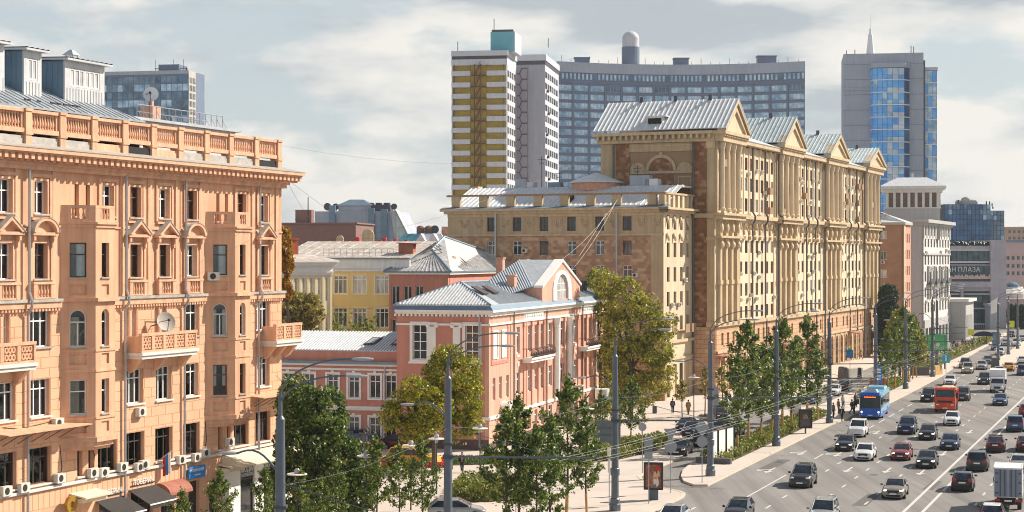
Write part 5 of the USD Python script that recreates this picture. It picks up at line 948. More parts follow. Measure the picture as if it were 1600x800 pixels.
    for k in range(4):
        c = 1.9 + k * 2.75
        for z0 in r0: hs.append(rect(c - .55, c + .55, z0, z0 + 1.9)); window(T2, c - .55, c + .55, z0, z0 + 1.9, rec=.25, mull=(.5,), trans=(), frame='brown_frame', pane='pane_dark')
        hs.append(rect(c - .8, c + .8, .4, 4.6)); part(T2, 'door', MB().box(c - .8, c + .8, .2, .28, .4, 4.6), 'ochre_trim' if k % 2 else 'pane_dark')
        for z0 in (22.9, 20.8): part(T2, 'garland', MB().tube([(c - .9, -.1, z0 + .9), (c - .7, -.3, z0), (c - .45, -.1, z0 + .9)], .14, 5).sphere((c - .7, -.15, z0 + .6), .3, 1, (1, .5, 1.5)), 'ochre_light')
        if k in (0, 2, 3): part(T2, 'balcony', MB().box(c - .9, c + .9, -.9, -.001, r0[0] - .35, r0[0] - .1).box(c - .9, c + .9, -.9, -.82, r0[0] - .1, r0[0] + .8), 'ochre_brown')
        if k < 3: ac_unit(T2, c + .8, rng.choice(r0[1:4]) - .1, off=.08)
    wall(T2, rect(0, L2, 0, zc).difference(unary_union(hs)), 0, .4, 'ochre_light'); part(T2, 'string_course', MB().box(0, L2, -.3, -.001, 7.4, 7.8).box(0, L2, -.2, -.001, 5.2, 5.5), 'ochre_trim')
    part(T2, 'base_wall', MB().box(-.1, .6, -.2, -.001, 0, 5.1).box(L2 - .6, L2, -.2, -.001, 0, 5.1), 'base_block'); part(T2, 'inner_wall', MB().box(.42, L2, .6, W2 - .02, .05, zc + .9), 'ochre_brown')
    ps = [s_(px) for px in (712, 755, 797, 840, 881, 922, 963)] + [W2 - 1.6]; hz = 27.0
    for i, s in enumerate(ps):
        part(T2, 'balustrade_pier', MB().box(s - .62, s + .62, 0, .55, zc + .96, hz - .25), 'ochre', E2)
    part(T2, 'balustrade_pier', MB().box(W2 - .6, W2 + .2, -.2, .55, zc + .96, hz - .25), 'ochre', E2)
    part(T2, 'handrail', MB().box(-.2, W2 + .3, -.1, .65, hz - .25, hz), 'ochre_brown', E2); part(T2, 'handrail', MB().box(.66, L2, -.3, .4, hz - .25, hz), 'ochre')
    for k in range(6): part(T2, 'balustrade_pier', MB().box(1.4 + k * 1.95, 2.2 + k * 1.95, -.2, .35, zc + .65, hz - .25), 'ochre_light')
    part(T2, 'roof', MB().slab((-.2, .7, zc + 1.0), (W2, .7, zc + 1.0), (W2, 8, 28.2), (-.2, 8, 28.2), .1).box(0, W2, 8, 12.4, 27.9, 28.15), 'zinc_pale', E2)
    part(T2, 'roof_seams', ribs(MB(), (-.2, .7, zc + 1.0), (W2, .7, zc + 1.0), (W2, 8, 28.2), (-.2, 8, 28.2), .7, .07, .08), 'zinc_pale', E2, kind='stuff')
    c = s_(892); part(T2, 'rotunda', MB().lathe([(3.4, 27.6), (3.4, 28.7)], c, 9.5, 16), 'brick_pink', E2); part(T2, 'rotunda_roof', MB().lathe([(3.9, 28.7), (3.7, 28.85), (.2, 30.1)], c, 9.5, 16), 'zinc_pale', E2)
    for px, w, h, m in ((775, .8, 29.4, 'office_parapet'), (790, .5, 29.0, 'tower_white'), (828, .9, 28.9, 'zinc_blue'), (966, 1.4, 29.6, 'office_parapet'), (985, .9, 29.1, 'zinc_pale'), (700, .7, 28.5, 'ochre')): c = s_(px); part(T2, 'roof_plant', MB().box(c - w, c + w, 8.3, 9.8, 28.151, h), m, E2)
    for px, h in ((806, 32.5), (834, 30.5), (960, 31)): c = s_(px); part(T2, 'aerial', MB().tube([(c, 9, 28.1), (c, 9, h)], .06, 4).tube([(c - .6, 9, h - .4), (c + .6, 9, h - .4)], .04, 4).tube([(c - .4, 9, h - .9), (c + .4, 9, h - .9)], .04, 4), 'steel_dark', E2)
    pipe(T2, s_(776), 6, zc, E2, y=-.4, r=.14, jogs=((23.8, -.4),)); pipe(T2, s_(965), 6, zc, E2, y=-.4, r=.14, jogs=((23.8, -.4),))
    c = s_(877); part(T2, 'roof_hatch', MB().box(c - .5, c + .5, 2, 3.4, 25.9, 26.9), 'reveal_dark', E2); return B2
ochre_house()
# ------------------------------------------------------------------ towers on the avenue behind
def yellow_tower():
    th = math.atan(.165); Y = 465.0; B = Bld((X_at(792, Y), Y), th); W = B.y(706); E = Pl(0, W, -90); es = lambda px: W - B.y(px); LA = B.x(806.5)
    T = thing('balcony_tower', 'slab tower with mustard balcony walls, white parapets and a teal box on its roof', 'building', (*B.o, 0), B.rz()); top, pit = 74.2, 3.07
    part(T, 'wall', MB().box(1.25, LA, 0, W, 0, top).box(0, 1.249, 0, .3, 0, top), 'tower_white'); part(T, 'end_wall', MB().box(0, W, .9, 1.2, 10, top - 2), 'tower_mustard', E)
    part(T, 'roof_fascia', MB().box(-.1, W + .1, -.5, .9, top - 1.2, top + .2).box(-.1, W + .1, -.4, .9, top - 3.7, top - 2.1), 'tower_white', E); part(T, 'shadow_gap', MB().box(0, W, -.2, .9, top - 2.1, top - 1.2), 'steel_dark', E)
    part(T, 'roof_fascia', MB().box(-.1, LA, -.3, -.001, top - 1.2, top + .2), 'tower_white')
    part(T, 'partition', MB().box(0, .25, -.2, .9, 10, top - 2).box(W - .25, W, -.2, .9, 10, top - 2), 'tower_white', E)
    a1, b0, b1 = es(735.5), es(761), W; n = 17
    for k in range(n):
        z = top - 3.7 - pit * (k + 1) + .2
        for a, b in ((0, a1), (b0, b1)): part(T, 'balcony_parapet', MB().box(a, b, -.7, -.5, z, z + 1.3).box(a, b, -.5, .9, z, z + .16), 'tower_white', E)
        part(T, 'balcony_post', MB().box(a1 - .1, a1, -.6, -.5, z + 1.3, z + pit).box(b0, b0 + .1, -.6, -.5, z + 1.3, z + pit).box(.8, .9, -.6, -.5, z + 1.3, z + pit).box(b1 - .9, b1 - .8, -.6, -.5, z + 1.3, z + pit), 'steel_dark', E)
        part(T, 'gangway', MB().box(a1, b0, -.6, .9, z + .1, z + .22), 'fire_stair', E)
        m = MB(); c0, c1 = es(743), es(752); m.tube([(c0, -1.0, z), (c1, -1.0, z + pit)], .16, 4).tube([(c0, -1.0, z + .9), (c1, -1.0, z + pit + .9)], .08, 4).box(c0 - .15, c0, -1.5, -.6, z, z + pit).box(c1, c1 + .12, -1.5, -.6, z, z + pit)
        part(T, 'fire_stair', m, 'fire_stair', E)
    for k in range(18):
        z = top - 5.5 - pit * k
        for i in range(4): part(T, 'window', MB().box(1.2 + LA * .23 * i, 1.2 + LA * .23 * i + LA * .15, -.06, -.001, z - 1.2, z + .5), 'pane_mid')
    t0, t1 = es(765), es(801.5); part(T, 'teal_box', MB().box(t0, t1, 1.5, 2, top, 79.6), 'teal_panel', E); part(T, 'roof_box', MB().box(t0, t1, 2.001, LA * .8, top, 79.6).box(t1, t1 + .3, 1.5, LA * .8, top, 79.6), 'tower_white', E)
    part(T, 'louvre', MB().box(t0 + .3, t1 - .2, 1.6, 2.4, 79.6, 80.2), 'steel_dark', E)
    # second slab set back to the right
    Yb = Y + LA * B.u[1] + 2; B2 = Bld((X_at(851.5, Yb), Yb), th); W2 = B2.y(806); L2 = B2.x(873); E2 = Pl(0, W2, -90); tb = 18.5 + (403 - 86) * Yb / 2700
    M = lambda mb: mb; rot = lambda pl: (lambda v: (lambda w: w)(np.stack([pl(v)[:, 0] + (B2.o - B.o) @ B.u, pl(v)[:, 1] + (B2.o - B.o) @ B.w, pl(v)[:, 2]], 1)))
    I = Pl(0, 0, 0)
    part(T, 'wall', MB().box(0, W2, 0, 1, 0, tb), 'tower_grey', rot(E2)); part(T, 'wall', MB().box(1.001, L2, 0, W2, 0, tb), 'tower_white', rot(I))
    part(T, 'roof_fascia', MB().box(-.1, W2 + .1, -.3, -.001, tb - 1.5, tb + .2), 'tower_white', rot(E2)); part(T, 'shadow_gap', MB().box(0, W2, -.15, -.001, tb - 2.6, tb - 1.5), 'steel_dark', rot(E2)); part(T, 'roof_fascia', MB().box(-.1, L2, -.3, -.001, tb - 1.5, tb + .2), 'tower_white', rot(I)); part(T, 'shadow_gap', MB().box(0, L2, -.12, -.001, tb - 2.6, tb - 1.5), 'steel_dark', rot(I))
    part(T, 'notch', MB().box(0, W2 * .42, -.25, -.001, 5, tb - 3), 'tower_grey', rot(E2))
    for k in range(18):
        z = tb - 5.2 - pit * k; s0, s1 = W2 * .06, W2 * .42; q = s0 + (s1 - s0) * .45
        part(T, 'fire_stair', MB().tube([(s0, -1.0, z), (s0 + .7, -1.0, z), (q, -1.0, z + 1.5), (s1, -1.0, z + 1.5)], .16, 4).tube([(s0 + .7, -1.0, z), (q, -1.0, z - 1.5), (s1, -1.0, z - 1.5)], .12, 4).box(s1 - .1, s1, -1.1, -.95, z - 1.5, z + 1.6), 'fire_stair', rot(E2))
        for i in range(6):
            w = L2 / 6.4; part(T, 'window', MB().box(.5 + w * i, .5 + w * i + w * .7, -.06, -.001, z - 1.0, z + .7), 'pane_mid' if (i + k) % 3 else 'pane_dark', rot(I))
        if k % 2: part(T, 'air_conditioner', MB().box(2 + k % 5, 3 + k % 5, -.6, -.061, z - 1.9, z - 1.2), 'steel_dark', rot(I))
    for px, h in ((713, 3), (770, 9), (855, 2.5)): part(T, 'aerial', MB().tube([(es(px), 2, top if px < 800 else tb), (es(px), 2, (top if px < 800 else tb) + h)], .1, 4), 'steel_dark', E)
yellow_tower()
def office_slab():
    T = thing('office_slab', 'long concave grey office slab with ribbon windows and a radome on its roof', 'building', (0, 0, 0)); N = 15; Yc = 603.0; x0, x1 = X_at(870, Yc), X_at(1258, Yc); xm, hw = (x0 + x1) / 2, (x1 - x0) / 2; sag = 11.0; top = 87.2
    P = [np.array([x0 + (x1 - x0) * i / N, Yc + sag * (1 - ((x0 + (x1 - x0) * i / N - xm) / hw) ** 2)]) for i in range(N + 1)]; pit = 3.1
    pg = [(p[0], p[1]) for p in P]; bk = [(p[0], p[1] + 16) for p in P[::-1]]
    part(T, 'wall', MB().prism(Polygon([(a, b + .35) for a, b in pg] + bk), 0, top - 6.5), 'office_grey'); part(T, 'parapet', MB().prism(Polygon(pg + bk), top - 3.6, top), 'office_parapet'); part(T, 'parapet', MB().prism(Polygon([(a, b + .1) for a, b in pg] + bk), top - 7.3, top - 6.5), 'office_grey')
    part(T, 'attic_wall', MB().prism(Polygon([(a, b + .3) for a, b in pg] + bk), top - 6.499, top - 3.601), 'office_grey')
    for i in range(N):
        a, b = P[i], P[i + 1]; ln = np.linalg.norm(b - a); ang = math.degrees(math.atan2(b[1] - a[1], b[0] - a[0])); pl = Pl(a[0], a[1], ang)
        part(T, 'pier', MB().box(-.35, .35, 0, .4, 20, top - 7.3), 'office_grey', pl)
        for k in range(4): w = ln / 4; part(T, 'attic_window', MB().box(w * k + w * .25, w * k + w * .75, .1, .2, top - 6.0, top - 4.0), 'pane_blue' if (i * 4 + k) % 9 else 'pane_bluedark', pl)
        for r in range(17):
            z = top - 10.1 - pit * r; f = MB().box(.6, ln - .4, .2, .35, z, z + .12)
            for t in (.25, .5, .75): f.box(.6 + (ln - 1) * t - .05, .6 + (ln - 1) * t + .05, .2, .3, z + .12, z + 1.9)
            p = part(T, 'window', f, 'office_parapet', pl); part(p, 'pane', MB().box(.6, ln - .4, .28, .33, z + .1, z + 1.95), 'pane_bluedark' if (r, i) in ((0, 3), (0, 6), (0, 14)) else 'pane_blue', pl)
    for px, w, h in ((912, 2.6, 3.0), (1071, 2.6, 2.8), (1208, 3.3, 3.6)): c = X_at(px, Yc); part(T, 'roof_box', MB().box(c - w, c + w, Yc + 14, Yc + 18, top - 1, top + h - .3).box(c - w - .3, c + w + .3, Yc + 13.7, Yc + 18.3, top + h - .3, top + h), 'office_grey')
    c = X_at(991, Yc); part(T, 'radome_tower', MB().lathe([(3.2, top - 2), (3.2, top + 7)], c, Yc + 18, 16), 'office_grey'); part(T, 'radome', MB().lathe([(3.0, top + 7.01), (3.05, top + 10)] + [(3.05 * math.cos(t), top + 10 + 2.8 * math.sin(t)) for t in np.linspace(.2, 1.5, 7)], c, Yc + 18, 16), 'tower_white', smooth=40)
    m = MB()
    for i in range(26): q = P[int(i * N / 26)]; x = x0 + (x1 - x0) * (i + .5) / 26; y = q[1] + 1; m.tube([(x, y, top), (x, y, top + (1.0 if i % 3 else 2.2))], .08, 4)
    part(T, 'roof_aerials', m, 'steel_dark', kind='stuff')
office_slab()
def glass_tower():
    Y = 520.0; th = math.atan(.16); B = Bld((X_at(1443, Y), Y), th); W = B.y(1318); E = Pl(0, W, -90); es = lambda px: W - B.y(px); L = 22.0; top = 80.3
    T = thing('glass_tower', 'grey panelled tower with a blue glass bay and a pointed spire', 'building', (*B.o, 0), B.rz())
    part(T, 'wall', MB().box(0, W, 0, .4, 0, top), 'office_parapet', E); part(T, 'wall', MB().box(.401, L, 0, W, 0, top - .02), 'office_parapet')
    jt = MB()
    for k in range(16): jt.box(-.05, W + .05, -.06, -.001, 8 + k * 4.6, 8.12 + k * 4.6)
    part(T, 'panel_joint', jt, 'office_grey', E, kind='stuff')
    part(T, 'cornice', MB().box(0, es(1360), -.3, -.07, 69.2, 70.0), 'office_parapet', E)
    a, b, c, d, e = es(1360), es(1385), es(1412), es(1420.5), es(1443); dp = 3.2; zt = 75.6; pts = [(a, 0), (a + .6, -dp), (b, -dp - .6), (c, -dp + .4), (d, -.6)]
    part(T, 'glass_bay', MB().prism(Polygon(pts + [(d, -.07), (a, -.07)]).buffer(-.12), 4, zt), 'steel_dark', E)
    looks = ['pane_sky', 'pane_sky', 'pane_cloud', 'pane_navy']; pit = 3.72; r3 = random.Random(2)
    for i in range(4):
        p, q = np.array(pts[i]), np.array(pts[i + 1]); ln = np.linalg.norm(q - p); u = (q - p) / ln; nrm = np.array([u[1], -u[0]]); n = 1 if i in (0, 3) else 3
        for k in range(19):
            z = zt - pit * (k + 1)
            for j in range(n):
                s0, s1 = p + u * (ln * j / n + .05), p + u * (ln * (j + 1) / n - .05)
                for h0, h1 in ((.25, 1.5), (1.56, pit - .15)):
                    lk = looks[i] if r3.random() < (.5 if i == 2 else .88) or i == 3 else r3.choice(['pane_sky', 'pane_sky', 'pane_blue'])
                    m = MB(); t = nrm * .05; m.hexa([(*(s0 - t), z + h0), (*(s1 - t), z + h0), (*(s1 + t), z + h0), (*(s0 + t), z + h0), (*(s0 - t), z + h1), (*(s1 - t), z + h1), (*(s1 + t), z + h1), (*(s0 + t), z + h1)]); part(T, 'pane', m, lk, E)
            t = nrm * .16; part(T, 'floor_band', MB().hexa([(*(p - t * .3), z - .1), (*(q - t * .3), z - .1), (*(q + t), z - .1), (*(p + t), z - .1), (*(p - t * .3), z + .2), (*(q - t * .3), z + .2), (*(q + t), z + .2), (*(p + t), z + .2)]), 'zinc_pale', E)
    part(T, 'bay_roof', MB().prism(Polygon(pts + [(d, -.07), (a, -.07)]).buffer(.3), zt, zt + 1.4), 'office_parapet', E)
    part(T, 'side_bay', MB().box(1.2, L, -4.0, -.001, 0, 75.0), 'steel_dark')
    part(T, 'corner_strip', MB().box(0, 1.1, -.5, -.001, 0, 78), 'steel_dark')
    for k in range(19):
        z = 75 - pit * (k + 1)
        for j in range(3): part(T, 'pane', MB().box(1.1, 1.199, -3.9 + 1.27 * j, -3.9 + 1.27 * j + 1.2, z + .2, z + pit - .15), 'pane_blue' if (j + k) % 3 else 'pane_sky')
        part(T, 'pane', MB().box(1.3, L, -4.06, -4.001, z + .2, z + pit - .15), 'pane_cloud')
        part(T, 'floor_band', MB().box(1.02, 1.198, -4.1, -.001, z - .12, z + .18), 'zinc_pale')
    part(T, 'bay_roof', MB().box(1.0, L, -4.3, -.001, 75.01, 76.0), 'tower_white')
    c = es(1361); part(T, 'spire', MB().lathe([(1.35, top), (1.2, top + .8), (.62, top + 6.2), (.5, top + 6.3), (.34, top + 6.8), (.3, top + 8), (.08, top + 8.3), (.04, top + 12)], c, 4, 8), 'zinc_pale', E)
    for px, h in ((1323, 1.2), (1336, 1.4), (1424, 2.2), (1428, 2.0)): part(T, 'aerial', MB().tube([(es(px), 1, top), (es(px), 1, top + h)], .12, 4), 'steel_dark', E)
glass_tower()
def far_left_tower():
    Y = 470.0; th = math.atan(.20); B = Bld((X_at(294, Y), Y), th); W = B.y(150); E = Pl(0, W, -90); es = lambda px: W - B.y(px); top = 18.5 + (403 - 110) * Y / 2700; L = B.x(305)
    T = thing('far_office_tower', 'blue-grey glazed office block seen behind the salmon house roof', 'building', (*B.o, 0), B.rz())
    part(T, 'wall', MB().box(0, W, 0, 12, 0, top), 'office_grey', E); part(T, 'side_wall', MB().box(.02, L, -.2, -.001, 0, top), 'stone_grey'); part(T, 'parapet', MB().box(-.1, W + .1, -.2, -.001, top - .9, top + .1), 'office_parapet', E)
    c0, c1 = es(243), es(275); part(T, 'roof_box', MB().box(c0, c1, 2, 8, top, top + 2.0), 'office_grey', E); part(T, 'roof_frame', MB().box(c0 - 1.5, c1 + 2, 3, 3.2, top + .9, top + 1.1).box(c1 + 1.6, c1 + 2, 3, 3.3, top, top + 1.0), 'steel_dark', E)
    n = 17; w = W / n; rw = random.Random(4)
    for r in range(9):
        z = top - 3.3 - 2.15 * r
        for i in range(n): part(T, 'window', MB().box(i * w + .08, (i + 1) * w - .08, -.08, -.001, z, z + 1.85), (rw.choice(['pane_slate', 'pane_blue', 'pane_blue']) if r in (1, 3, 5, 7) else rw.choice(['pane_slate', 'pane_slate', 'pane_bluedark'])), E)
        for i in range(2): part(T, 'window', MB().box(.6 + i * L * .45, .6 + i * L * .45 + L * .34, -.26, -.201, z, z + 1.5), 'pane_mid')
    for px in (236, 280, 264): part(T, 'aerial', MB().tube([(es(px), 3, top), (es(px), 3, top + 3.5)], .07, 4), 'steel_dark', E)
far_left_tower()
# ------------------------------------------------------------------ further up the boulevard
def brick_house():
    Y = 338.0; th = math.atan(.42); B = Bld((X_at(1412, Y), Y), th); W, L = B.y(1366), B.x(1423); E = Pl(0, W, -90); es = lambda px: W - B.y(px); top = 25.0
    T = thing('brick_house', 'orange brick apartment house with a few pale windows in its blank end wall', 'building', (*B.o, 0), B.rz()); hs = []
    for z0 in (22.2, 18.2, 14.6, 10.6): c = es(1380); hs.append(rect(c - .7, c + .7, z0, z0 + 1.6)); window(T, c - .7, c + .7, z0, z0 + 1.6, E, rec=.12, mull=(.5,), trans=(), pane='pane_light' if z0 != 18.2 else 'pane_mid')
    wall(T, rect(0, W, 0, top).difference(unary_union(hs)), 0, .4, 'brick_far', E); hs = []
    for k in range(3):
        c = L * (.22 + .28 * k)
        for z0 in (21.5, 18.3, 15.1, 11.9, 8.7, 5.5): hs.append(rect(c - .55, c + .55, z0, z0 + 1.8)); window(T, c - .55, c + .55, z0, z0 + 1.8, rec=.2, trans=(), frame='brown_frame')
    wall(T, rect(0, L, 0, top).difference(unary_union(hs)), 0, .4, 'brick_pink'); part(T, 'inner_wall', MB().box(.5, L, .6, W, .1, top), 'brick_pink')
    part(T, 'cornice', MB().box(-.4, L, -.4, W, top, top + .5), 'stone_grey'); part(T, 'quoin', MB().box(-.1, 1.2, -.14, -.001, 6, top), 'ochre_light'); part(T, 'roof', MB().taper(-.4, L + .3, -.4, W + 12, top + .501, top + 2.6, 5.5), 'zinc_pale'); c = es(1374); part(T, 'roof_window', MB().box(c - .8, c + .6, 2.5, 4, top + .9, top + 2.2), 'tower_white', E)
    ac_unit(T, es(1380) - .4, 17.4, E)
brick_house()
def stone_house():
    Y = 357.0; th = math.atan(.42); B = Bld((X_at(1443, Y), Y), th); W, L = B.y(1423), B.x(1484); E = Pl(0, W, -90); top = 25.8
    T = thing('stone_house', 'grey and white apartment house topped by a columned attic pavilion', 'building', (*B.o, 0), B.rz()); hs = []; n = 9; r4 = random.Random(8)
    for k in range(n):
        c = L * (k + .6) / (n + .2); w = L / n * .27
        for i, z0 in enumerate((23.1, 20.7, 17.0, 13.5, 10.2, 7.0)): h = 2.2 if i != 1 else 1.8; hs.append(rect(c - w, c + w, z0, z0 + h)); window(T, c - w, c + w, z0, z0 + h, rec=.1, mull=(.5,), trans=(), fw=.1, frame='stone_grey', pane=r4.choice(['pane_dark', 'pane_dark', 'pane_dark']))
        if k % 2: part(T, 'balcony', MB().box(c - w * 1.8, c + w * 1.8, -1.0, -.001, 13.0, 13.2).box(c - w*1.8, c + w*1.8, -1.0, -.94, 13.2, 14.1), 'steel_dark'); part(T, 'window_bay', MB().box(c - w * 1.5, c - w * 1.1, -.4, -.001, 9.8, 16.5).box(c + w * 1.1, c + w * 1.5, -.4, -.001, 9.8, 16.5).box(c - w*1.5, c + w*1.5, -.45, -.001, 16.5, 16.8), 'stone_grey')
        for z0 in (19.4, 15.6, 12.2, 9.2):
            if r4.random() < .5: ac_unit(T, c - .4, z0 + r4.uniform(-.3, .4), w=1.2, h=.8, off=.05)
    wall(T, rect(0, L, 5.6, top).difference(unary_union(hs)), 0, .4, 'stone_pale'); wall(T, rect(0, W, 0, top), 0, .4, 'stone_grey', E)
    part(T, 'pilaster', (lambda m: [m.box(L * (k + .1) / (n + .2) - .3, L * (k + .1) / (n + .2) + .3, -.2, -.001, 22.6, 25.6) for k in range(n + 1)] and m)(MB()), 'stone_pale')
    part(T, 'base_wall', MB().box(0, L, -.3, .4, 3.9, 5.599), 'stone_grey')
    for k in range(8): part(T, 'shop_window', MB().box(L * k / 8 + .6, L * (k + 1) / 8 - .6, .1, .2, .3, 3.9), 'pane_dark'); part(T, 'base_pier', MB().box(L * k / 8 - .6, L * k / 8 + .6, -.3, .4, 0, 3.899), 'stone_grey')
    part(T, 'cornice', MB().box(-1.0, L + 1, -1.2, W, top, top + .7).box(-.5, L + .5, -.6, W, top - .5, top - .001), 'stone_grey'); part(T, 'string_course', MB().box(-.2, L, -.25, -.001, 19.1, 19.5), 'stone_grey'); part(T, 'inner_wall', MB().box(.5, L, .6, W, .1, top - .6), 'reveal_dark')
    x = B.x(1497); part(T, 'annex', MB().box(L + .1, x, -3.5, 5, 0, 8.6), 'stone_grey'); part(T, 'annex_cornice', MB().box(L - .2, x + .4, -4.2, 5, 8.6, 9.3), 'stone_pale')
    for k in range(6): part(T, 'annex_window', MB().box(L + 1 + (x - L - 2) * k / 6, L + (x - L - 2) * (k + .75) / 6, -3.56, -3.501, .6, 5.6), 'pane_dark')
    # attic pavilion
    Yp = 372.0; Bp = Bld((X_at(1469, Yp), Yp), th * .5); off = Bp.o; Tp = thing('attic_pavilion', 'square grey pavilion with maroon glazing between columns above the grey and white house', 'building', (*off, 0), Bp.rz())
    Wp, Lp = Bp.y(1383), 8.5; Ep = Pl(0, Wp, -90); zb, z1, z2, ze = 22.5, 29.2, 32.6, 33.4
    part(Tp, 'wall', MB().box(0, Lp, 0, Wp, zb, z1), 'stone_grey'); part(Tp, 'sill_band', MB().box(-.2, Lp, -.2, Wp + .2, z1, z1 + .25), 'stone_pale')
    part(Tp, 'core', MB().box(.6, Lp, .6, Wp - .6, z1, ze), 'awning_rust')
    for k in range(8):
        c = Wp * (k + .3) / 7.6; part(Tp, 'column', MB().box(c - .28, c + .28, -.1, .5, z1 + .25, z2), 'stone_pale', Ep)
        if k < 7: c2 = Wp * (k + .8) / 7.6; part(Tp, 'pane', MB().box(c2 - .5, c2 + .5, .2, .3, z1 + .3, z2), 'pane_brown', Ep)
    part(Tp, 'column', MB().box(0, .7, -.1, .5, z1 + .25, z2).box(Lp - .7, Lp, -.1, .5, z1 + .25, z2), 'stone_pale'); part(Tp, 'pane', MB().box(.8, Lp - .8, .2, .3, z1 + .3, z2), 'pane_mid')
    part(Tp, 'cornice', MB().box(-.5, Lp + .5, -.5, Wp + .5, z2, ze).box(-1.2, Lp + 1.2, -1.2, Wp + 1.2, ze, ze + .6), 'stone_pale'); part(Tp, 'roof', MB().taper(-1.2, Lp + 1.2, -1.2, Wp + 1.2, ze + .601, ze + 2.6, min(Lp, Wp) * .46), 'zinc_pale'); part(Tp, 'finial', MB().cyl(Lp / 2, Wp / 2, ze + 2.4, ze + 3.6, .35, .25), 'zinc')
stone_house()
def plaza():
    Y = 452.0; T = thing('glass_shopping_centre', 'shopping centre with dark glass bands, a lettered sign and a column', 'building', (0, Y, 0)); x = lambda px: X_at(px, Y); z = lambda py: Z_at(py, Y); a, b = x(1478), x(1547)
    part(T, 'core', MB().box(a, b, 1, 20, 0, z(384)), 'steel_dark')
    for p0, p1, m in ((384, 390, 'concrete_lilac'), (390, 392, 'tower_white'), (408, 411, 'tower_white'), (413, 415, 'tower_grey'), (440, 449, 'concrete_lilac'), (449, 455, 'concrete_lilac'), (458.5, 460.5, 'tower_white'), (481, 483, 'tower_white'), (505, 508, 'tower_white')): part(T, 'floor_band', MB().box(a, b + (2 if p0 == 440 else 0), -.6 if p0 == 440 else .2, 1, z(p1), z(p0)), m)
    for p0, p1, lk, n in ((392, 408, 'pane_teal', 8), (415, 440, 'pane_teal', 8), (460.5, 481, 'pane_teal', 6), (483, 505, 'pane_teal', 6)):
        for k in range(n): part(T, 'pane', MB().box(a + (b - a) * k / n + .06, a + (b - a) * (k + 1) / n - .06, .5, .6, z(p1) + .04, z(p0) - .04), lk)
    for k in range(20): part(T, 'louvre', MB().box(a + (b - a) * k / 20 + .06, a + (b - a) * (k + .5) / 20, .5, .9, .1, z(508)), 'stone_grey')
    part(T, 'column', MB().box(x(1501), x(1504.5), -.7, .4, 0, z(449)), 'tower_grey')
    tm = meshkit.text_mesh('Н ПЛАЗА', 1.25, .1); v = np.array(tm.vertices); q0, q1 = v[:, 0].min(), v[:, 0].max(); v = np.stack([x(1488) + (v[:, 0] - q0) / (q1 - q0) * (x(1532) - x(1488)), .45 - v[:, 2], v[:, 1] + z(424.5)], 1); part(T, 'lettering', MB().add(v, tm.faces), 'stone_pale')
    m = MB(); rr = random.Random(6)
    for k in range(26): c = a + (b - a) * (k + .5) / 26; m.box(c - .2, c + .2, -.2, .2, z(436), z(430) + rr.uniform(-.4, .3))
    part(T, 'pennant', m, 'far_pink', kind='stuff'); m = MB()
    for k in range(60): m.sphere((a + (b - a) * rr.random(), .4 + rr.random(), z(384) + .2 + rr.random() * .6), rr.uniform(.3, .6), 0)
    part(T, 'roof_plants', m, 'leaf_dark', kind='stuff')
    b2 = x(1571); part(T, 'concrete_wall', MB().box(b + .02, b2, -.5, 20, 0, z(375)), 'concrete_lilac')
    jt = MB()
    for k in range(1, 9): jt.box(b + .02, b2, -.54, -.501, z(375) - 2.6 * k, z(375) - 2.6 * k + .08)
    part(T, 'panel_joint', jt, 'tower_grey', kind='stuff')
    Y2 = 480.0; T = thing('blue_glass_block', 'dark blue mirrored glass block with dishes on its roof above the shopping centre', 'building', (0, Y2, 0)); x = lambda px: X_at(px, Y2); z = lambda py: Z_at(py, Y2); rr = random.Random(9)
    part(T, 'core', MB().box(x(1476), x(1548), .2, 25, 5, z(319)).box(x(1548), x(1571), 1.2, 25, 5, z(329)), 'steel_dark')
    for (p0, p1, y0, t, n, r, d) in ((1476, 1548, 319, 384, 12, 8, .1), (1548, 1570.5, 329, 375, 4, 6, 1.1)):
        for i in range(n):
            for j in range(r):
                x0, x1 = x(p0) + (x(p1) - x(p0)) * i / n, x(p0) + (x(p1) - x(p0)) * (i + 1) / n; z0, z1 = z(t) + (z(y0) - z(t)) * j / r, z(t) + (z(y0) - z(t)) * (j + 1) / r; lit = p0 > 1500 or (j > 5 and rr.random() < .3) or (i > 9 and j > 4)
                part(T, 'pane', MB().box(x0 + .06, x1 - .06, d - .1, d + .02, z0 + .05, z1 - .05), ('pane_slate' if rr.random() < .7 else 'pane_blue') if lit else 'pane_navy')
    for px, r in ((1503, .9), (1515, 1.5), (1524, 1.0), (1529, .9)): part(T, 'dish', MB().sphere((x(px), 4, z(319) + r * .5), r, 2, (1, .5, 1)), 'stone_grey', smooth=True)
    for px, y in ((1502, 312), (1546, 314), (1551, 314), (1555, 317), (1556, 326)): part(T, 'mast', MB().tube([(x(px), 3, z(322)), (x(px), 3, z(y))], .18, 5), 'steel_dark')
plaza()
def far_house(name, label, p0, p1, y0, Y, mat, rows, ncol, hz, depth=14, band=None):
    T = thing(name, label, 'building', (0, Y, 0)); a, b = X_at(p0, Y), X_at(p1, Y); z = lambda py: Z_at(py, Y); hs = []
    for py in rows:
        for k in range(ncol): c = a + (b - a) * (k + .5) / ncol; w = (b - a) / ncol * .3; hs.append(rect(c - w, c + w, z(py + hz / 2), z(py - hz / 2))); window(T, c - w, c + w, z(py + hz / 2), z(py - hz / 2), rec=.2, trans=(), fw=.12, frame='stone_grey')
    S = rect(a, b, 0, z(y0)); wall(T, S.difference(unary_union(hs)) if hs else S, 0, .5, mat); part(T, 'rear_wall', MB().box(a, b, .7, depth, 0, z(y0) - .05), mat); part(T, 'cornice', MB().box(a - .4, b + .4, -.4, depth, z(y0), z(y0) + .6), band or mat)
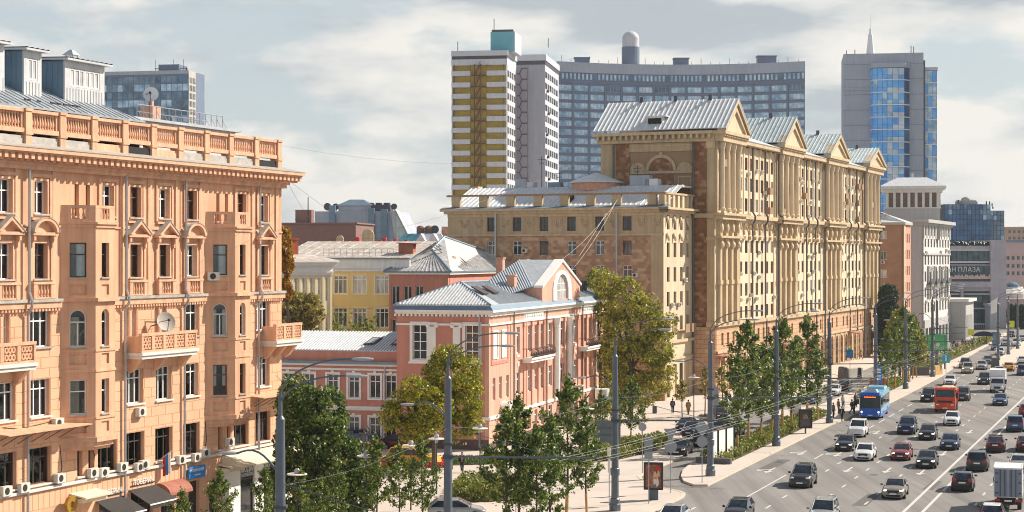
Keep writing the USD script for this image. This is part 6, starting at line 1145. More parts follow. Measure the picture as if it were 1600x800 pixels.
far_house('pale_pink_block', 'pale pink office block with rows of paired windows far down the street', 1571, 1660, 378, 540, 'far_pink', (403, 415.5, 427), 11, 6.5, 6, band='zinc_blue')
far_house('far_brown_block', 'brown apartment block rising behind the pale pink office block', 1574, 1640, 357, 640, 'far_brown', (362, 372), 9, 5, 5)
far_house('far_terrace_house', 'low pale house with a glass dome at the far end of the boulevard', 1568, 1660, 470, 498, 'far_pink', (490,), 8, 12, 5)
T = thing('roof_pavilion', 'pale rounded roof with a blue glass cap beside the grey concrete wall', 'building', (X_at(1594, 500), 508, 0)); part(T, 'roof', MB().lathe([(6.5, 5.4), (6.0, 8.2), (3.2, 9.6), (3.0, 10.0)], 0, 0, 14), 'stone_pale'); part(T, 'glass_cap', MB().lathe([(2.2, 10.0), (1.9, 10.7), (1.0, 11.3), (.2, 11.5)], 0, 0, 12), 'pane_slate')
far_house('far_billboard_house', 'narrow building with a slanted advertising panel beside the shopping centre', 1547, 1562, 478, 446, 'tower_grey', (), 0, 1, 5); T = thing('wall_banner', 'faded slanted advertising banner on the side of the shopping centre', 'banner', (0, 445, 0)); part(T, 'panel', MB().prism([(X_at(1548, 445), Z_at(491, 445)), (X_at(1560, 445), Z_at(487, 445)), (X_at(1560, 445), Z_at(464, 445)), (X_at(1548, 445), Z_at(471, 445))], -.2, 0, 'y'), 'poster_white')
# ------------------------------------------------------------------ vehicles
def paint(name, col, metal=.25, rough=.32):
    LOOK[name] = usdkit.material(stage, f'/World/Looks/{name}', {'tc': ('texture_coordinate', {}), 'n': ('noise_texture', {'scale': 1.5, 'detail': 4}), 'r': ('rgb_ramp', {'ramp': [(.35, np.array(col) * .86), (.65, np.array(col))]}),
        'nr': ('map_range', {'from_min': .3, 'from_max': .7, 'to_min': rough * .6, 'to_max': rough * 1.0}), 'p': ('principled_bsdf', {'metallic': metal, 'coat_weight': .45, 'coat_roughness': .03, 'specular_ior_level': .2})},
        [('tc.object', 'n.vector'), ('n.fac', 'r.fac'), ('r.color', 'p.base_color'), ('n.fac', 'nr.value'), ('nr.result', 'p.roughness')], surface='p.BSDF')
for n, c in dict(black=(.014, .015, .017), graphite=(.05, .053, .058), grey=(.14, .15, .16), silver=(.42, .43, .44), champagne=(.30, .265, .225), white=(.74, .75, .76), navy=(.018, .035, .095), blue=(.05, .10, .20), red=(.26, .035, .045), maroon=(.075, .012, .018), taxi=(.78, .38, .03), amber=(.80, .42, .02), truck_red=(.78, .085, .02), beige=(.50, .44, .36)).items(): paint('paint_' + n, c, metal=.05 if n in ('white', 'taxi', 'truck_red', 'amber') else .3)
paint('bus_blue', (.015, .13, .66), 0); paint('bus_pale', (.26, .58, .80), 0); look('bus_glass', (.02, .028, .035), .05, spec=.45, var=.4, scale=1.2)
KINDS = {'sedan': dict(L=4.7, W=1.84, H=1.46, zt=[(-.5, .52), (-.492, .86), (-.47, .99), (-.34, 1.03), (.2, .99), (.27, .95), (.42, .84), (.47, .74), (.5, .50)], g=(-.37, -.20, .04, .235)),
         'suv': dict(L=4.75, W=1.93, H=1.74, zt=[(-.5, .60), (-.492, .95), (-.47, 1.10), (-.34, 1.14), (.2, 1.12), (.26, 1.09), (.41, 1.02), (.47, .88), (.5, .56)], g=(-.475, -.40, .03, .225)),
         'hatch': dict(L=4.25, W=1.80, H=1.50, zt=[(-.5, .55), (-.492, .88), (-.47, 1.02), (-.34, 1.06), (.2, 1.02), (.27, .99), (.42, .86), (.47, .74), (.5, .50)], g=(-.465, -.33, .03, .255)),
         'pickup': dict(L=5.1, W=1.9, H=1.8, zt=[(-.5, .60), (-.492, 1.0), (-.47, 1.14), (-.34, 1.14), (.2, 1.12), (.26, 1.10), (.41, 1.04), (.47, .9), (.5, .58)], g=(-.20, -.14, .06, .21))}
def lerp(tab, x): a = np.array(tab); return float(np.interp(x, a[:, 0], a[:, 1]))
HWT = [(-.5, .80), (-.485, .90), (-.42, .98), (-.1, 1), (.2, 1), (.38, .98), (.455, .90), (.5, .74)]
def car(name, label, kind, pnt, px, py, away=False, group=None, ang=None, lights=False, rails=False, rack=False, sc=.95, two=None, cat='car'):
    k = KINDS[kind]; L, W, Hh = k['L'] * sc, k['W'] * sc / 2, k['H'] * sc; g = gp(px, py); a = g @ RU
    if ang is None: ang = math.radians(3.5) + math.atan2(RU[1], RU[0]) + (2 * max(0, a - 300) / 5200)
    hd = ang if away else ang + math.pi; d = np.array([math.cos(hd), math.sin(hd)]); c = g + d * L / 2 if away else g - d * L / 2
    T = thing(name, label, cat, (c[0], c[1], .007), hd, group); P = 'paint_' + pnt; zb = .2 * sc; zt = lambda x: lerp(k['zt'], x) * sc; X = sorted({p[0] for p in k['zt']} | {p[0] for p in HWT} | {0.05, -.2}); R = []
    for x in X:
        w, t = W * lerp(HWT, x), zt(x); q = [(0, zb), (w*.86, zb), (w*.975, zb + .12), (w, zb + .36 * (t - zb)), (w*.985, zb + .72*(t - zb)), (w*.94, t - .05), (w*.80, t), (w * .4, t + .025), (0, t + .035)]
        R.append([(x * L, y, z) for y, z in q] + [(x * L, -y, z) for y, z in q[-2:0:-1]])
    n = len(R[0]); v = np.array(R).reshape(-1, 3); f = []
    for i in range(len(X) - 1):
        for j in range(n): f += [(i*n+j, (i+1)*n+j, (i+1)*n+(j+1) % n), (i*n+j, (i+1)*n+(j+1) % n, i*n+(j+1) % n)]
    for i, fl in ((0, 0), (len(X) - 1, 1)):
        for j in range(1, n - 1): f.append((i*n, i*n+j+1, i*n+j) if fl else (i*n, i*n+j, i*n+j+1))
    f = np.array(f)[:, ::-1]; part(T, 'body', MB().add(v, f), P, smooth=42)
    xr0, xr1, xf1, xf0 = (q * L for q in k['g']); zr = Hh - .03; tw = W * .70; bl = lambda x: zt(x / L) + .005; bw = W * .90
    A, Bq, C, D = np.array([xf0, bw*.92, bl(xf0)]), np.array([xf1, tw, zr]), np.array([xr1, tw, zr]), np.array([xr0, bw*.95, bl(xr0)]); my = np.array([1, -1, 1])
    gl = lambda *q: MB().slab(*q, .02)
    part(T, 'windscreen', gl(A * my, A, Bq, Bq * my), 'car_glass'); part(T, 'rear_window', gl(D, D * my, C * my, C), 'car_glass')
    Mb, Mt = np.array([(xf0 + xr0) / 2 - .1, bw, bl(0)]), np.array([(xf1 + xr1) / 2, tw + .01, zr])
    for s in (1, -1):
        m = np.array([1, s, 1]); q = [A * m, Mb * m, Mt * m, Bq * m], [Mb * m, D * m, C * m, Mt * m]
        sw = MB()
        for w in q: sw.slab(*(w if s < 0 else w[::-1]), .02)
        part(T, 'side_window', sw, 'car_glass'); pl = MB()
        for p0, p1, r in ((A, Bq, .045), (D, C, .07 if kind != 'sedan' else .055), (Mb, Mt, .035)): pl.tube([p0 * m, p1 * m], r * sc, 5)
        pl.tube([Bq * m, Mt * m, C * m], .05 * sc, 5); part(T, 'pillar', pl, P)
        part(T, 'mirror', MB().sphere((xf0 - .22, s * (W + .09), bl(xf0) + .06), .115, 1, (.7, 1.1, .75)), 'dark_plastic' if pnt in ('black', 'graphite') else P)
    part(T, 'roof', MB().hexa([(xr1, -tw, zr), (xf1, -tw, zr), (xf1, tw, zr), (xr1, tw, zr), (xr1 + .12, -tw + .1, Hh + .02), (xf1 - .18, -tw + .1, Hh + .02), (xf1 - .18, tw - .1, Hh + .02), (xr1 + .12, tw - .1, Hh + .02)]), two or P, smooth=30)
    if rails: part(T, 'roof_rail', MB().box(xr1 + .1, xf1 - .2, tw - .12, tw - .07, Hh + .03, Hh + .09).box(xr1 + .1, xf1 - .2, -tw + .07, -tw + .12, Hh + .03, Hh + .09), 'chrome')
    if rack:
        for x in (xr1 + .25, xf1 - .25): part(T, 'roof_bar', MB().box(x - .04, x + .04, -tw - .05, tw + .05, Hh + .1, Hh + .15).box(x - .04, x + .04, tw - .12, tw - .06, Hh, Hh + .1).box(x - .04, x + .04, -tw + .06, -tw + .12, Hh, Hh + .1), 'dark_plastic')
    r = (.36 if kind in ('suv', 'pickup') else .325) * sc
    for x in (.30 * L, -.30 * L):
        for s in (1, -1):
            y = s * (W * lerp(HWT, x / L)); part(T, 'wheel_arch', MB().tube([(x, y - s * .05, r + .03), (x, y + s * .012, r + .03)], r * 1.17, 14), 'under')
            w = part(T, 'wheel', MB().tube([(x, y - s * .2, r), (x, y + s * .03, r)], r, 14), 'tyre'); part(w, 'rim', MB().tube([(x, y, r), (x, y + s * .042, r)], r * .64, 10), 'rim')
    fx = lambda z: L * .5 * .985
    part(T, 'grille', MB().hexa([(L*.46, -W*.5, .50*sc), (L*.502, -W*.42, .50*sc), (L*.502, W*.42, .50*sc), (L*.46, W*.5, .50*sc), (L*.44, -W*.56, .73*sc), (L*.483, -W*.5, .72*sc), (L*.483, W*.5, .72*sc), (L*.44, W*.56, .73*sc)]), 'dark_plastic')
    part(T, 'lower_intake', MB().box(L*.44, L*.503, -W*.62, W*.62, .24*sc, .40*sc), 'under'); part(T, 'number_plate', MB().box(L*.49, L*.507, -.26, .26, .41*sc, .52*sc), 'plate'); part(T, 'number_plate', MB().box(-L*.505, -L*.48, -.26, .26, .72*sc, .84*sc), 'plate')
    hz = (.70 if kind not in ('suv', 'pickup') else .86) * sc
    for s in (1, -1):
        part(T, 'headlight', MB().sphere((L*.462, s*W*.67, hz), .2, 1, (.5, .9, .42)), 'headlight_on' if lights else 'headlight')
        part(T, 'tail_light', MB().sphere((-L*.482, s*W*.72, .88*sc if kind == 'sedan' else .98*sc), .2, 1, (.35, .9, .6 if kind == 'sedan' else .85)), 'tail_red')
    part(T, 'rear_bumper', MB().box(-L*.506, -L*.45, -W*.74, W*.74, .26*sc, .5*sc), 'under'); part(T, 'underside', MB().box(-L*.46, L*.46, -W*.8, W*.8, .12, zb + .02), 'under')
    return T
OUT = 'traffic driving towards us'
C = [('black sedan', 'sedan', 'black', 1318, 706, 'black sedan with lit headlights behind the white saloon in the near lanes', {'lights': 1}),
 ('', 'suv', 'graphite', 1249, 763.5, 'dark grey off-roader with a broad chrome grille, alone near the kerb', {'rails': 1}),
 ('', 'suv', 'silver', 1281, 825, 'silver off-roader with roof rails cut by the bottom of the picture', {'rails': 1}),
 ('', 'hatch', 'graphite', 1147, 818, 'dark grey car with a shiny bonnet passing the paved corner at the bottom', {}),
 ('', 'sedan', 'silver', 1041, 828, 'silver car of which only the roof and windscreen show beside the near pavement', {}),
 ('', 'sedan', 'champagne', 1395, 781, 'champagne-coloured sedan with four rings of chrome trim close to the centre line', {'lights': 1}),
 ('', 'sedan', 'white', 1348, 721, 'white sedan between the black sedan and the red car', {}),
 ('', 'suv', 'white', 1337, 684, 'white sporty off-roader just in front of the blue bus', {}),
 ('', 'sedan', 'red', 1406, 720.5, 'raspberry red sedan in the middle lane', {'lights': 1}),
 ('', 'sedan', 'black', 1446, 733, 'black sedan with white headlights to the right of the red car', {'lights': 1}),
 ('', 'suv', 'navy', 1415, 679.5, 'dark blue crossover left of a black hatchback in the middle lanes', {}),
 ('', 'hatch', 'black', 1448, 688.5, 'black hatchback with a glowing headlight right of the dark blue crossover', {'lights': 1}),
 ('', 'sedan', 'navy', 1482.5, 704, 'dark blue limousine next to the solid centre line', {}),
 ('', 'hatch', 'white', 1486, 666, 'white hatchback right behind the red dump lorry tail of the queue', {}),
 ('', 'suv', 'black', 1449, 629, 'black off-roader left of the red lorry', {'lights': 1}),
 ('', 'suv', 'graphite', 1503, 627, 'dark and silver crossover partly hidden right of the red lorry', {}),
 ('', 'hatch', 'white', 1483, 603, 'white hatchback directly beyond the red lorry', {}),
 ('', 'suv', 'graphite', 1537, 601.5, 'dark off-roader with white headlights left of the white box lorry', {'lights': 1}),
 ('', 'sedan', 'blue', 1562, 634.5, 'steel blue sedan in front of the white box lorry', {}),
 ('', 'suv', 'grey', 1507, 576, 'grey off-roader half hidden behind a beige one far up the road', {}),
 ('', 'suv', 'beige', 1511, 584, 'beige compact off-roader in front of the grey one far up the road', {'lights': 1}),
 ('', 'sedan', 'silver', 1533, 578, 'silver car far up the road beside the barrier end', {}),
 ('', 'sedan', 'grey', 1543, 569.5, 'grey sedan behind the silver car beside the barrier end', {}),
 ('', 'sedan', 'silver', 1561, 588, 'silver car mostly hidden behind the white box lorry', {}),
 ('', 'sedan', 'blue', 1555.5, 548, 'distant dark blue car beside the far central pavement', {}),
 ('', 'sedan', 'white', 1562, 555.5, 'distant white car beside the far central pavement', {}),
 ('', 'sedan', 'silver', 1571, 541, 'distant silver car leading the far group', {}),
 ('', 'suv', 'white', 1588, 541.5, 'distant white van-like car beyond the last lamp post', {}),
 ('', 'sedan', 'graphite', 1580, 527, 'tiny dark car at the far end of the boulevard', {}),
 ('', 'sedan', 'silver', 1598, 534, 'tiny silver car at the far right end of the boulevard', {})]
for _, kd, pn, px, py, lb, kw in C: car('off_roader' if kd == 'suv' else 'car', lb, kd, pn, px, py, group=OUT, **kw)
IN = 'traffic driving away from us'
for kd, pn, px, py, lb, kw in (('hatch', 'black', 1503, 769, 'black hatchback with red tail lights left of the grey box lorry', {}), ('suv', 'graphite', 1526, 737.5, 'dark grey crossover with a high tail gate ahead of the black hatchback', {}),
 ('sedan', 'maroon', 1554.5, 708, 'dark plum sedan with a roof rack', {'rack': 1}), ('suv', 'blue', 1586, 675.5, 'blue-grey estate car at the right edge with a tall rear window', {}), ('hatch', 'black', 1549, 824, 'black hatchback with a white roof cut by the bottom edge', {'two': 'paint_white'}),
 ('sedan', 'silver', 1592, 739, 'silver sedan half hidden above the grey box lorry', {}), ('sedan', 'maroon', 1602, 707, 'dark red car cut by the right edge of the picture', {}), ('hatch', 'red', 1603, 652, 'red car at the right edge with a dark roof', {'two': 'paint_black'}),
 ('sedan', 'taxi', 1575.5, 580.5, 'orange taxi beyond the tip of the far central pavement', {}), ('sedan', 'white', 1597, 570, 'white car right of the orange taxi', {}), ('suv', 'blue', 1598, 587, 'blue off-roader at the right edge in front of the white car', {})):
    car('off_roader' if kd == 'suv' else 'car', lb, kd, pn, px, py, True, IN, **kw)
PK = 'cars parked along the service lane'; ra_ = math.atan2(RU[1], RU[0])
for kd, pn, px, py, lb, kw in (('sedan', 'black', 1056, 714, 'black sedan parked nearest to the kerb planting', {}), ('suv', 'black', 1090, 699, 'black off-roader parked behind the nearest black sedan', {}), ('sedan', 'navy', 1075, 683, 'dark blue saloon parked left of the round sign back', {}),
 ('sedan', 'beige', 1117, 681, 'beige car behind the white information panels', {}), ('sedan', 'graphite', 1141, 684, 'dark car parked right of the white information panels', {}), ('suv', 'silver', 1118, 652, 'silver van-like car parked in the second row', {}), ('sedan', 'black', 1131, 659, 'low black car parked askew in the second row', {'ang': ra_ + .5}), ('sedan', 'navy', 1066, 676, 'second dark blue saloon parked tight behind the first', {}),
 ('sedan', 'graphite', 1316, 611, 'dark sedan on the service lane beyond the bus stop', {'away': True}), ('hatch', 'white', 1300, 619, 'white car behind the bus shelter on the service lane', {}), ('hatch', 'blue', 1262, 632, 'blue car glimpsed between the young trees', {}), ('hatch', 'silver', 1448, 562, 'silver car far up the service lane by the green billboard', {}), ('sedan', 'navy', 1455, 560, 'dark blue car far up the service lane by the green billboard', {})):
    car('parked_car', lb, kd, pn, px, py, group=PK, **kw)
PA = math.atan2(-PINK.w[1], -PINK.w[0])
for kd, pn, px, py, lb, an in (('suv', 'navy', 588, 708, 'dark blue off-roader parked under the windows of the low pink wing', PA + 2.6), ('suv', 'black', 566, 700, 'black and white off-roader parked against the low pink wing', PA + 2.6), ('sedan', 'maroon', 590, 702, 'dark red car parked at the corner of the pink mansion', PA + .2), ('suv', 'amber', 607, 728, 'yellow taxi parked behind the flower bed by the pink mansion', PA + .05)):
    car('parked_car', lb, kd, pn, px, py, group='cars parked by the pink mansion', ang=an, away=True, sc=1.0)
car('parked_car', 'silver hatchback seen from the side on the near pavement road', 'hatch', 'silver', 668, 812, True, ang=.02, sc=.98)
def wheels(T, xs, W, r, dual=()):
    for x in xs:
        for s in (1, -1): w = part(T, 'wheel', MB().tube([(x, s * (W - .3), r), (x, s * W, r)], r, 14), 'tyre'); part(w, 'rim', MB().tube([(x, s * (W - .02), r), (x, s * (W + .015), r)], r * .55, 10), 'rim')
def place(px, py, L, away):
    g = gp(px, py); a = math.radians(3.5) + math.atan2(RU[1], RU[0]) + 2 * max(0, g @ RU - 300) / 5200; hd = a if away else a + math.pi; d = np.array([math.cos(hd), math.sin(hd)]); c = g + d * L / 2 * (1 if away else -1); return (c[0], c[1], .007), hd
def rcab(T, x0, x1, W, z0, z1, slope, mat):
    """A cab-over cab: rounded box with raked windscreen, side windows, lamps, mirrors."""
    S = Polygon([(x0, z0), (x1, z0), (x1, z0 + (z1 - z0) * .45), (x1 - slope, z1 - .1), (x1 - slope - .12, z1), (x0 + .05, z1), (x0, z1 - .05)]); part(T, 'cab', MB().prism(S, -W, W, 'y'), mat)
    za, zb = z0 + (z1 - z0) * .5, z1 - .22; xa = lambda z: x1 - slope * (z - (z0 + (z1 - z0) * .45)) / (z1 - .1 - z0 - (z1 - z0) * .45)
    part(T, 'windscreen', MB().slab((xa(za) + .012, -W + .1, za), (xa(za) + .012, W - .1, za), (xa(zb) + .012, W - .18, zb), (xa(zb) + .012, -W + .18, zb), .02), 'car_glass')
    for s in (1, -1):
        part(T, 'side_window', MB().box(x0 + .35, xa(zb) - .25, min(s * W, s * (W + .012)), max(s * W, s * (W + .012)), za, zb), 'car_glass'); part(T, 'headlight', MB().box(x1 - .03, x1 + .03, s * W * .72 - .18, s * W * .72 + .18, z0 + .14, z0 + .28), 'headlight')
        part(T, 'mirror', MB().box(x1 - .3, x1 - .22, s * (W + .1) - .05, s * (W + .3), za - .1, za + .55).box(x1 - .3, x1 - .26, min(s * W, s * (W + .12)), max(s * W, s * (W + .12)), za + .3, za + .36), 'dark_plastic')
def red_lorry():
    L = 7.0; loc, hd = place(1476.5, 645, L, False); T = thing('dump_lorry', 'red cab-over dump lorry with an orange-red tipper body in the middle lanes', 'lorry', loc, hd); W = 1.2; x1 = L / 2
    rcab(T, x1 - 2.0, x1, W, .75, 2.95, .18, 'paint_truck_red'); part(T, 'bumper', MB().box(x1 - .3, x1 + .06, -W, W, .42, .78), 'paint_truck_red'); part(T, 'grille', MB().box(x1 + .001, x1 + .03, -.85, .85, 1.2, 1.45), 'dark_plastic'); part(T, 'number_plate', MB().box(x1 + .061, x1 + .08, -.28, .28, .5, .62), 'plate'); part(T, 'step', MB().box(x1 - .2, x1 + .02, -W * .8, W * .8, .26, .42), 'under')
    part(T, 'chassis', MB().box(-L/2, x1 - .2, -.45, .45, .55, .95), 'under'); part(T, 'tipper_body', MB().hexa([(-L/2, -W*.95, 1.15), (x1 - 2.2, -W*.95, 1.15), (x1 - 2.2, W*.95, 1.15), (-L/2, W*.95, 1.15), (-L/2 - .2, -W*1.02, 2.5), (x1 - 2.1, -W*1.02, 2.6), (x1 - 2.1, W*1.02, 2.6), (-L/2 - .2, W*1.02, 2.5)]), 'paint_truck_red')
    for k in range(5): x = -L/2 + .4 + k * .85; part(T, 'body_rib', MB().box(x, x + .12, -W*1.05, W*1.05, 1.12, 2.45), 'red_paint')
    part(T, 'load', MB().taper(-L/2, x1 - 2.3, -W*.9, W*.9, 2.45, 2.85, .5), 'beige_load'); wheels(T, (x1 - 1.2, -1.0, -2.3), W, .5)
look('beige_load', (.50, .42, .32), .9, var=.3, scale=3); red_lorry()
def box_lorry(px, py, away, name, label, bw, bl, bh, m, cabm):
    L = bl + 1.9; loc, hd = place(px, py, L, away); T = thing(name, label, 'lorry', loc, hd); x1 = L / 2; W = bw / 2; z0 = .95
    rcab(T, x1 - 1.75, x1 - .1, W * .88, .5, 2.1, .45, cabm); part(T, 'bonnet', MB().hexa([(x1 - .2, -W*.8, .5), (x1 + .35, -W*.74, .5), (x1 + .35, W*.74, .5), (x1 - .2, W*.8, .5), (x1 - .5, -W*.8, 1.25), (x1 + .25, -W*.7, 1.0), (x1 + .25, W*.7, 1.0), (x1 - .5, W*.8, 1.25)]), cabm, smooth=30)
    part(T, 'grille', MB().box(x1 + .3, x1 + .38, -W*.4, W*.4, .6, .9), 'dark_plastic'); part(T, 'bumper', MB().box(x1 - .1, x1 + .42, -W*.8, W*.8, .3, .5), 'under')
    for s in (1, -1): part(T, 'headlight', MB().sphere((x1 + .27, s * W*.6, .82), .17, 1, (.5, .8, .9)), 'headlight')
    part(T, 'cargo_box', MB().box(-L/2, x1 - 1.8, -W, W, z0, z0 + bh), m); part(T, 'box_edge', MB().box(-L/2 - .03, -L/2 + .06, -W - .03, W + .03, z0 + bh - .08, z0 + bh + .03).box(-L/2 - .03, x1 - 1.8, -W - .03, -W + .05, z0 + bh - .06, z0 + bh + .03).box(-L/2 - .03, x1 - 1.8, W - .05, W + .03, z0 + bh - .06, z0 + bh + .03).box(x1 - 1.86, x1 - 1.77, -W - .03, W + .03, z0 + bh - .06, z0 + bh + .03), 'box_white')
    for s in (-1, 1):
        d = part(T, 'rear_door', MB().box(-L/2 - .05, -L/2 - .001, min(s * .03, s * (W - .06)), max(s * .03, s * (W - .06)), z0 + .06, z0 + bh - .08), 'box_grey'); part(d, 'lock_bar', MB().box(-L/2 - .1, -L/2 - .051, s * .22 - .025, s * .22 + .025, z0 + .08, z0 + bh - .1).box(-L/2 - .1, -L/2 - .051, s * .55 - .02, s * .55 + .02, z0 + .08, z0 + bh - .1), 'dark_plastic')
        for z in (.3, bh * .5, bh - .4): part(d, 'hinge', MB().box(-L/2 - .08, -L/2 - .051, s * W * .82 - .12, s * W * .82 + .08, z0 + z, z0 + z + .07), 'dark_plastic')
        part(T, 'tail_light', MB().box(-L/2 - .04, -L/2 + .05, s * W * .75 - .2, s * W * .75 + .2, z0 - .28, z0 - .1), 'tail_red'); part(T, 'mirror', MB().box(x1 - .95, x1 - .87, s * (W + .12) - .08, s * (W + .12) + .08, 1.5, 1.85), 'dark_plastic')
    part(T, 'chassis', MB().box(-L/2 + .02, x1 - .3, -W*.5, W*.5, .5, z0 - .001).box(-L/2 - .02, -L/2 + .12, -W*.9, W*.9, .45, .6), 'under'); part(T, 'number_plate', MB().box(-L/2 - .06, -L/2 - .021, -.26, .26, .66, .78), 'plate'); part(T, 'number_plate', MB().box(x1 + .421, x1 + .44, -.26, .26, .36, .47), 'plate'); wheels(T, (x1 - .7, -L/2 + 1.0), W * .93, .36)
box_lorry(1558, 614, False, 'box_lorry', 'white box lorry facing us behind the steel blue sedan', 2.1, 4.2, 2.05, 'box_white', 'paint_white')
box_lorry(1575, 798, True, 'box_lorry', 'grey box lorry seen from behind with closed double doors', 2.0, 3.6, 2.15, 'box_white', 'paint_white')
def bus():
    L, W, Hh = 10.8, 1.22, 3.05; loc, hd = place(1359.5, 655.5, L, False); T = thing('city_bus', 'blue city bus with an orange destination display standing at the stop', 'bus', loc, hd); x1 = L / 2
    S = sbox(-L/2, .32, x1, 2.95).buffer(-.2).buffer(.2, quad_segs=4); part(T, 'body', MB().prism(Polygon([(-L/2, .32), (x1, .32), (x1, 1.2), (x1 - .1, 2.7), (x1 - .35, Hh - .05), (-L/2 + .2, Hh - .05), (-L/2, Hh - .3)]), -W, W, 'y'), 'bus_pale')
    part(T, 'front_panel', MB().hexa([(x1 - .1, -W - .01, .34), (x1 + .05, -W * .9, .34), (x1 + .05, W * .9, .34), (x1 - .1, W + .01, .34), (x1 - .1, -W - .01, 1.25), (x1 + .03, -W * .95, 1.25), (x1 + .03, W * .95, 1.25), (x1 - .1, W + .01, 1.25)]), 'bus_blue')
    part(T, 'windscreen', MB().slab((x1 + .015, -W + .06, 1.26), (x1 + .015, W - .06, 1.26), (x1 - .085, W - .12, 2.72), (x1 - .085, -W + .12, 2.72), .03), 'bus_glass'); part(T, 'roof_front', MB().hexa([(x1 - .12, -W - .012, 2.72), (x1 - .03, -W*.9, 2.72), (x1 - .03, W*.9, 2.72), (x1 - .12, W + .012, 2.72), (x1 - .5, -W*.94, Hh + .02), (x1 - .36, -W*.86, Hh + .01), (x1 - .36, W*.86, Hh + .01), (x1 - .5, W*.94, Hh + .02)]), 'bus_blue')
    part(T, 'destination_display', MB().box(x1 - .075, x1 - .02, -.7, .7, 2.44, 2.66), 'dark_plastic'); d = MB()
    for k in range(16): d.box(x1 - .02, x1 - .012, -.64 + k * .08, -.64 + k * .08 + .055, 2.48 + (k * 5 % 3) * .015, 2.62 - (k * 3 % 4) * .015)
    part(T, 'display_letters', d, 'led_orange'); part(T, 'number_plate', MB().box(x1 + .051, x1 + .07, -.27, .27, .42, .54), 'plate')
    for s in (1, -1):
        part(T, 'headlight', MB().sphere((x1 + .03, s * W * .78, .85), .13, 1, (.5, 1, 1)), 'headlight_on'); part(T, 'headlight', MB().sphere((x1 + .03, s * W * .78, .58), .09, 1, (.5, 1, 1)), 'headlight')
        y0, y1 = min(s * W, s * (W + .014)), max(s * W, s * (W + .014))
        for k in range(6): x = x1 - 1.6 - k * 1.5; part(T, 'side_window', MB().box(x - 1.38, x, y0, y1, 1.35, 2.5), 'bus_glass')
        part(T, 'side_window', MB().box(x1 - 1.4, x1 - .3, y0, y1, 1.2, 2.5), 'bus_glass'); part(T, 'mirror', MB().box(x1 + .05, x1 + .2, s * (W + .12) - .1, s * (W + .12) + .1, 1.75, 2.3).tube([(x1 - .1, s * W * .95, 2.55), (x1 + .12, s * (W + .12), 2.3)], .03, 4), 'dark_plastic')
        part(T, 'skirt', MB().box(-L/2 + .1, x1 - .15, min(s * W, s * (W + .02)), max(s * W, s * (W + .02)), .32, .7), 'bus_blue')
    for k in range(2): x = x1 - 2.6 - 3.6 * k; part(T, 'door', MB().box(x - 1.1, x, -W - .03, -W - .021, .4, 2.4), 'bus_glass')
    part(T, 'roof_unit', MB().taper(x1 - 2.4, x1 - .8, -W * .6, W * .6, Hh - .04, Hh + .28, .12), 'tower_white'); part(T, 'roof_unit', MB().taper(-L/2 + 1, -L/2 + 4.4, -W * .85, W * .85, Hh - .04, Hh + .22, .1), 'bus_pale'); part(T, 'roof_vent', MB().box(x1 - 2.0, x1 - 1.1, -.5, .5, Hh + .281, Hh + .31), 'dark_plastic'); wheels(T, (x1 - 2.5, -L/2 + 2.6), W + .012, .48)
bus()
# ------------------------------------------------------------------ trees, hedges, flowers
def leaves(pts, size, g, mat_shade=None, flat=0.0):
    """A leaf-sized folded quad at every point; 'shade' tells the leaves apart in colour."""
    n = len(pts); a = g.normal(size=(n, 3)); a[:, 2] *= (1 - flat); a /= np.linalg.norm(a, axis=1, keepdims=True); b = np.cross(a, g.normal(size=(n, 3))); b /= np.linalg.norm(b, axis=1, keepdims=True)
    s = size * g.uniform(.65, 1.35, (n, 1)); c = np.cross(a, b)
    v = np.stack([pts - a * s, pts + b * s * .62 + c * s * .18, pts + a * s, pts - b * s * .62 + c * s * .18], 1).reshape(-1, 3)
    i = np.arange(n)[:, None] * 4; f = np.concatenate([i + [0, 1, 2], i + [0, 2, 3]]); sh = np.repeat(np.clip(g.normal(.44, .32, n) if mat_shade is None else mat_shade, 0, 1), 4)
    return v, f, sh
def foliage(T, name, v, f, sh, mat):
    p = raw_mesh(numbered(T.GetPath(), name), v, f, mat); UsdGeom.PrimvarsAPI(p).CreatePrimvar('shade', Sdf.ValueTypeNames.FloatArray, 'vertex').Set(Vt.FloatArray.FromNumpy(sh.astype(np.float32))); keys(p, kind='stuff'); return p
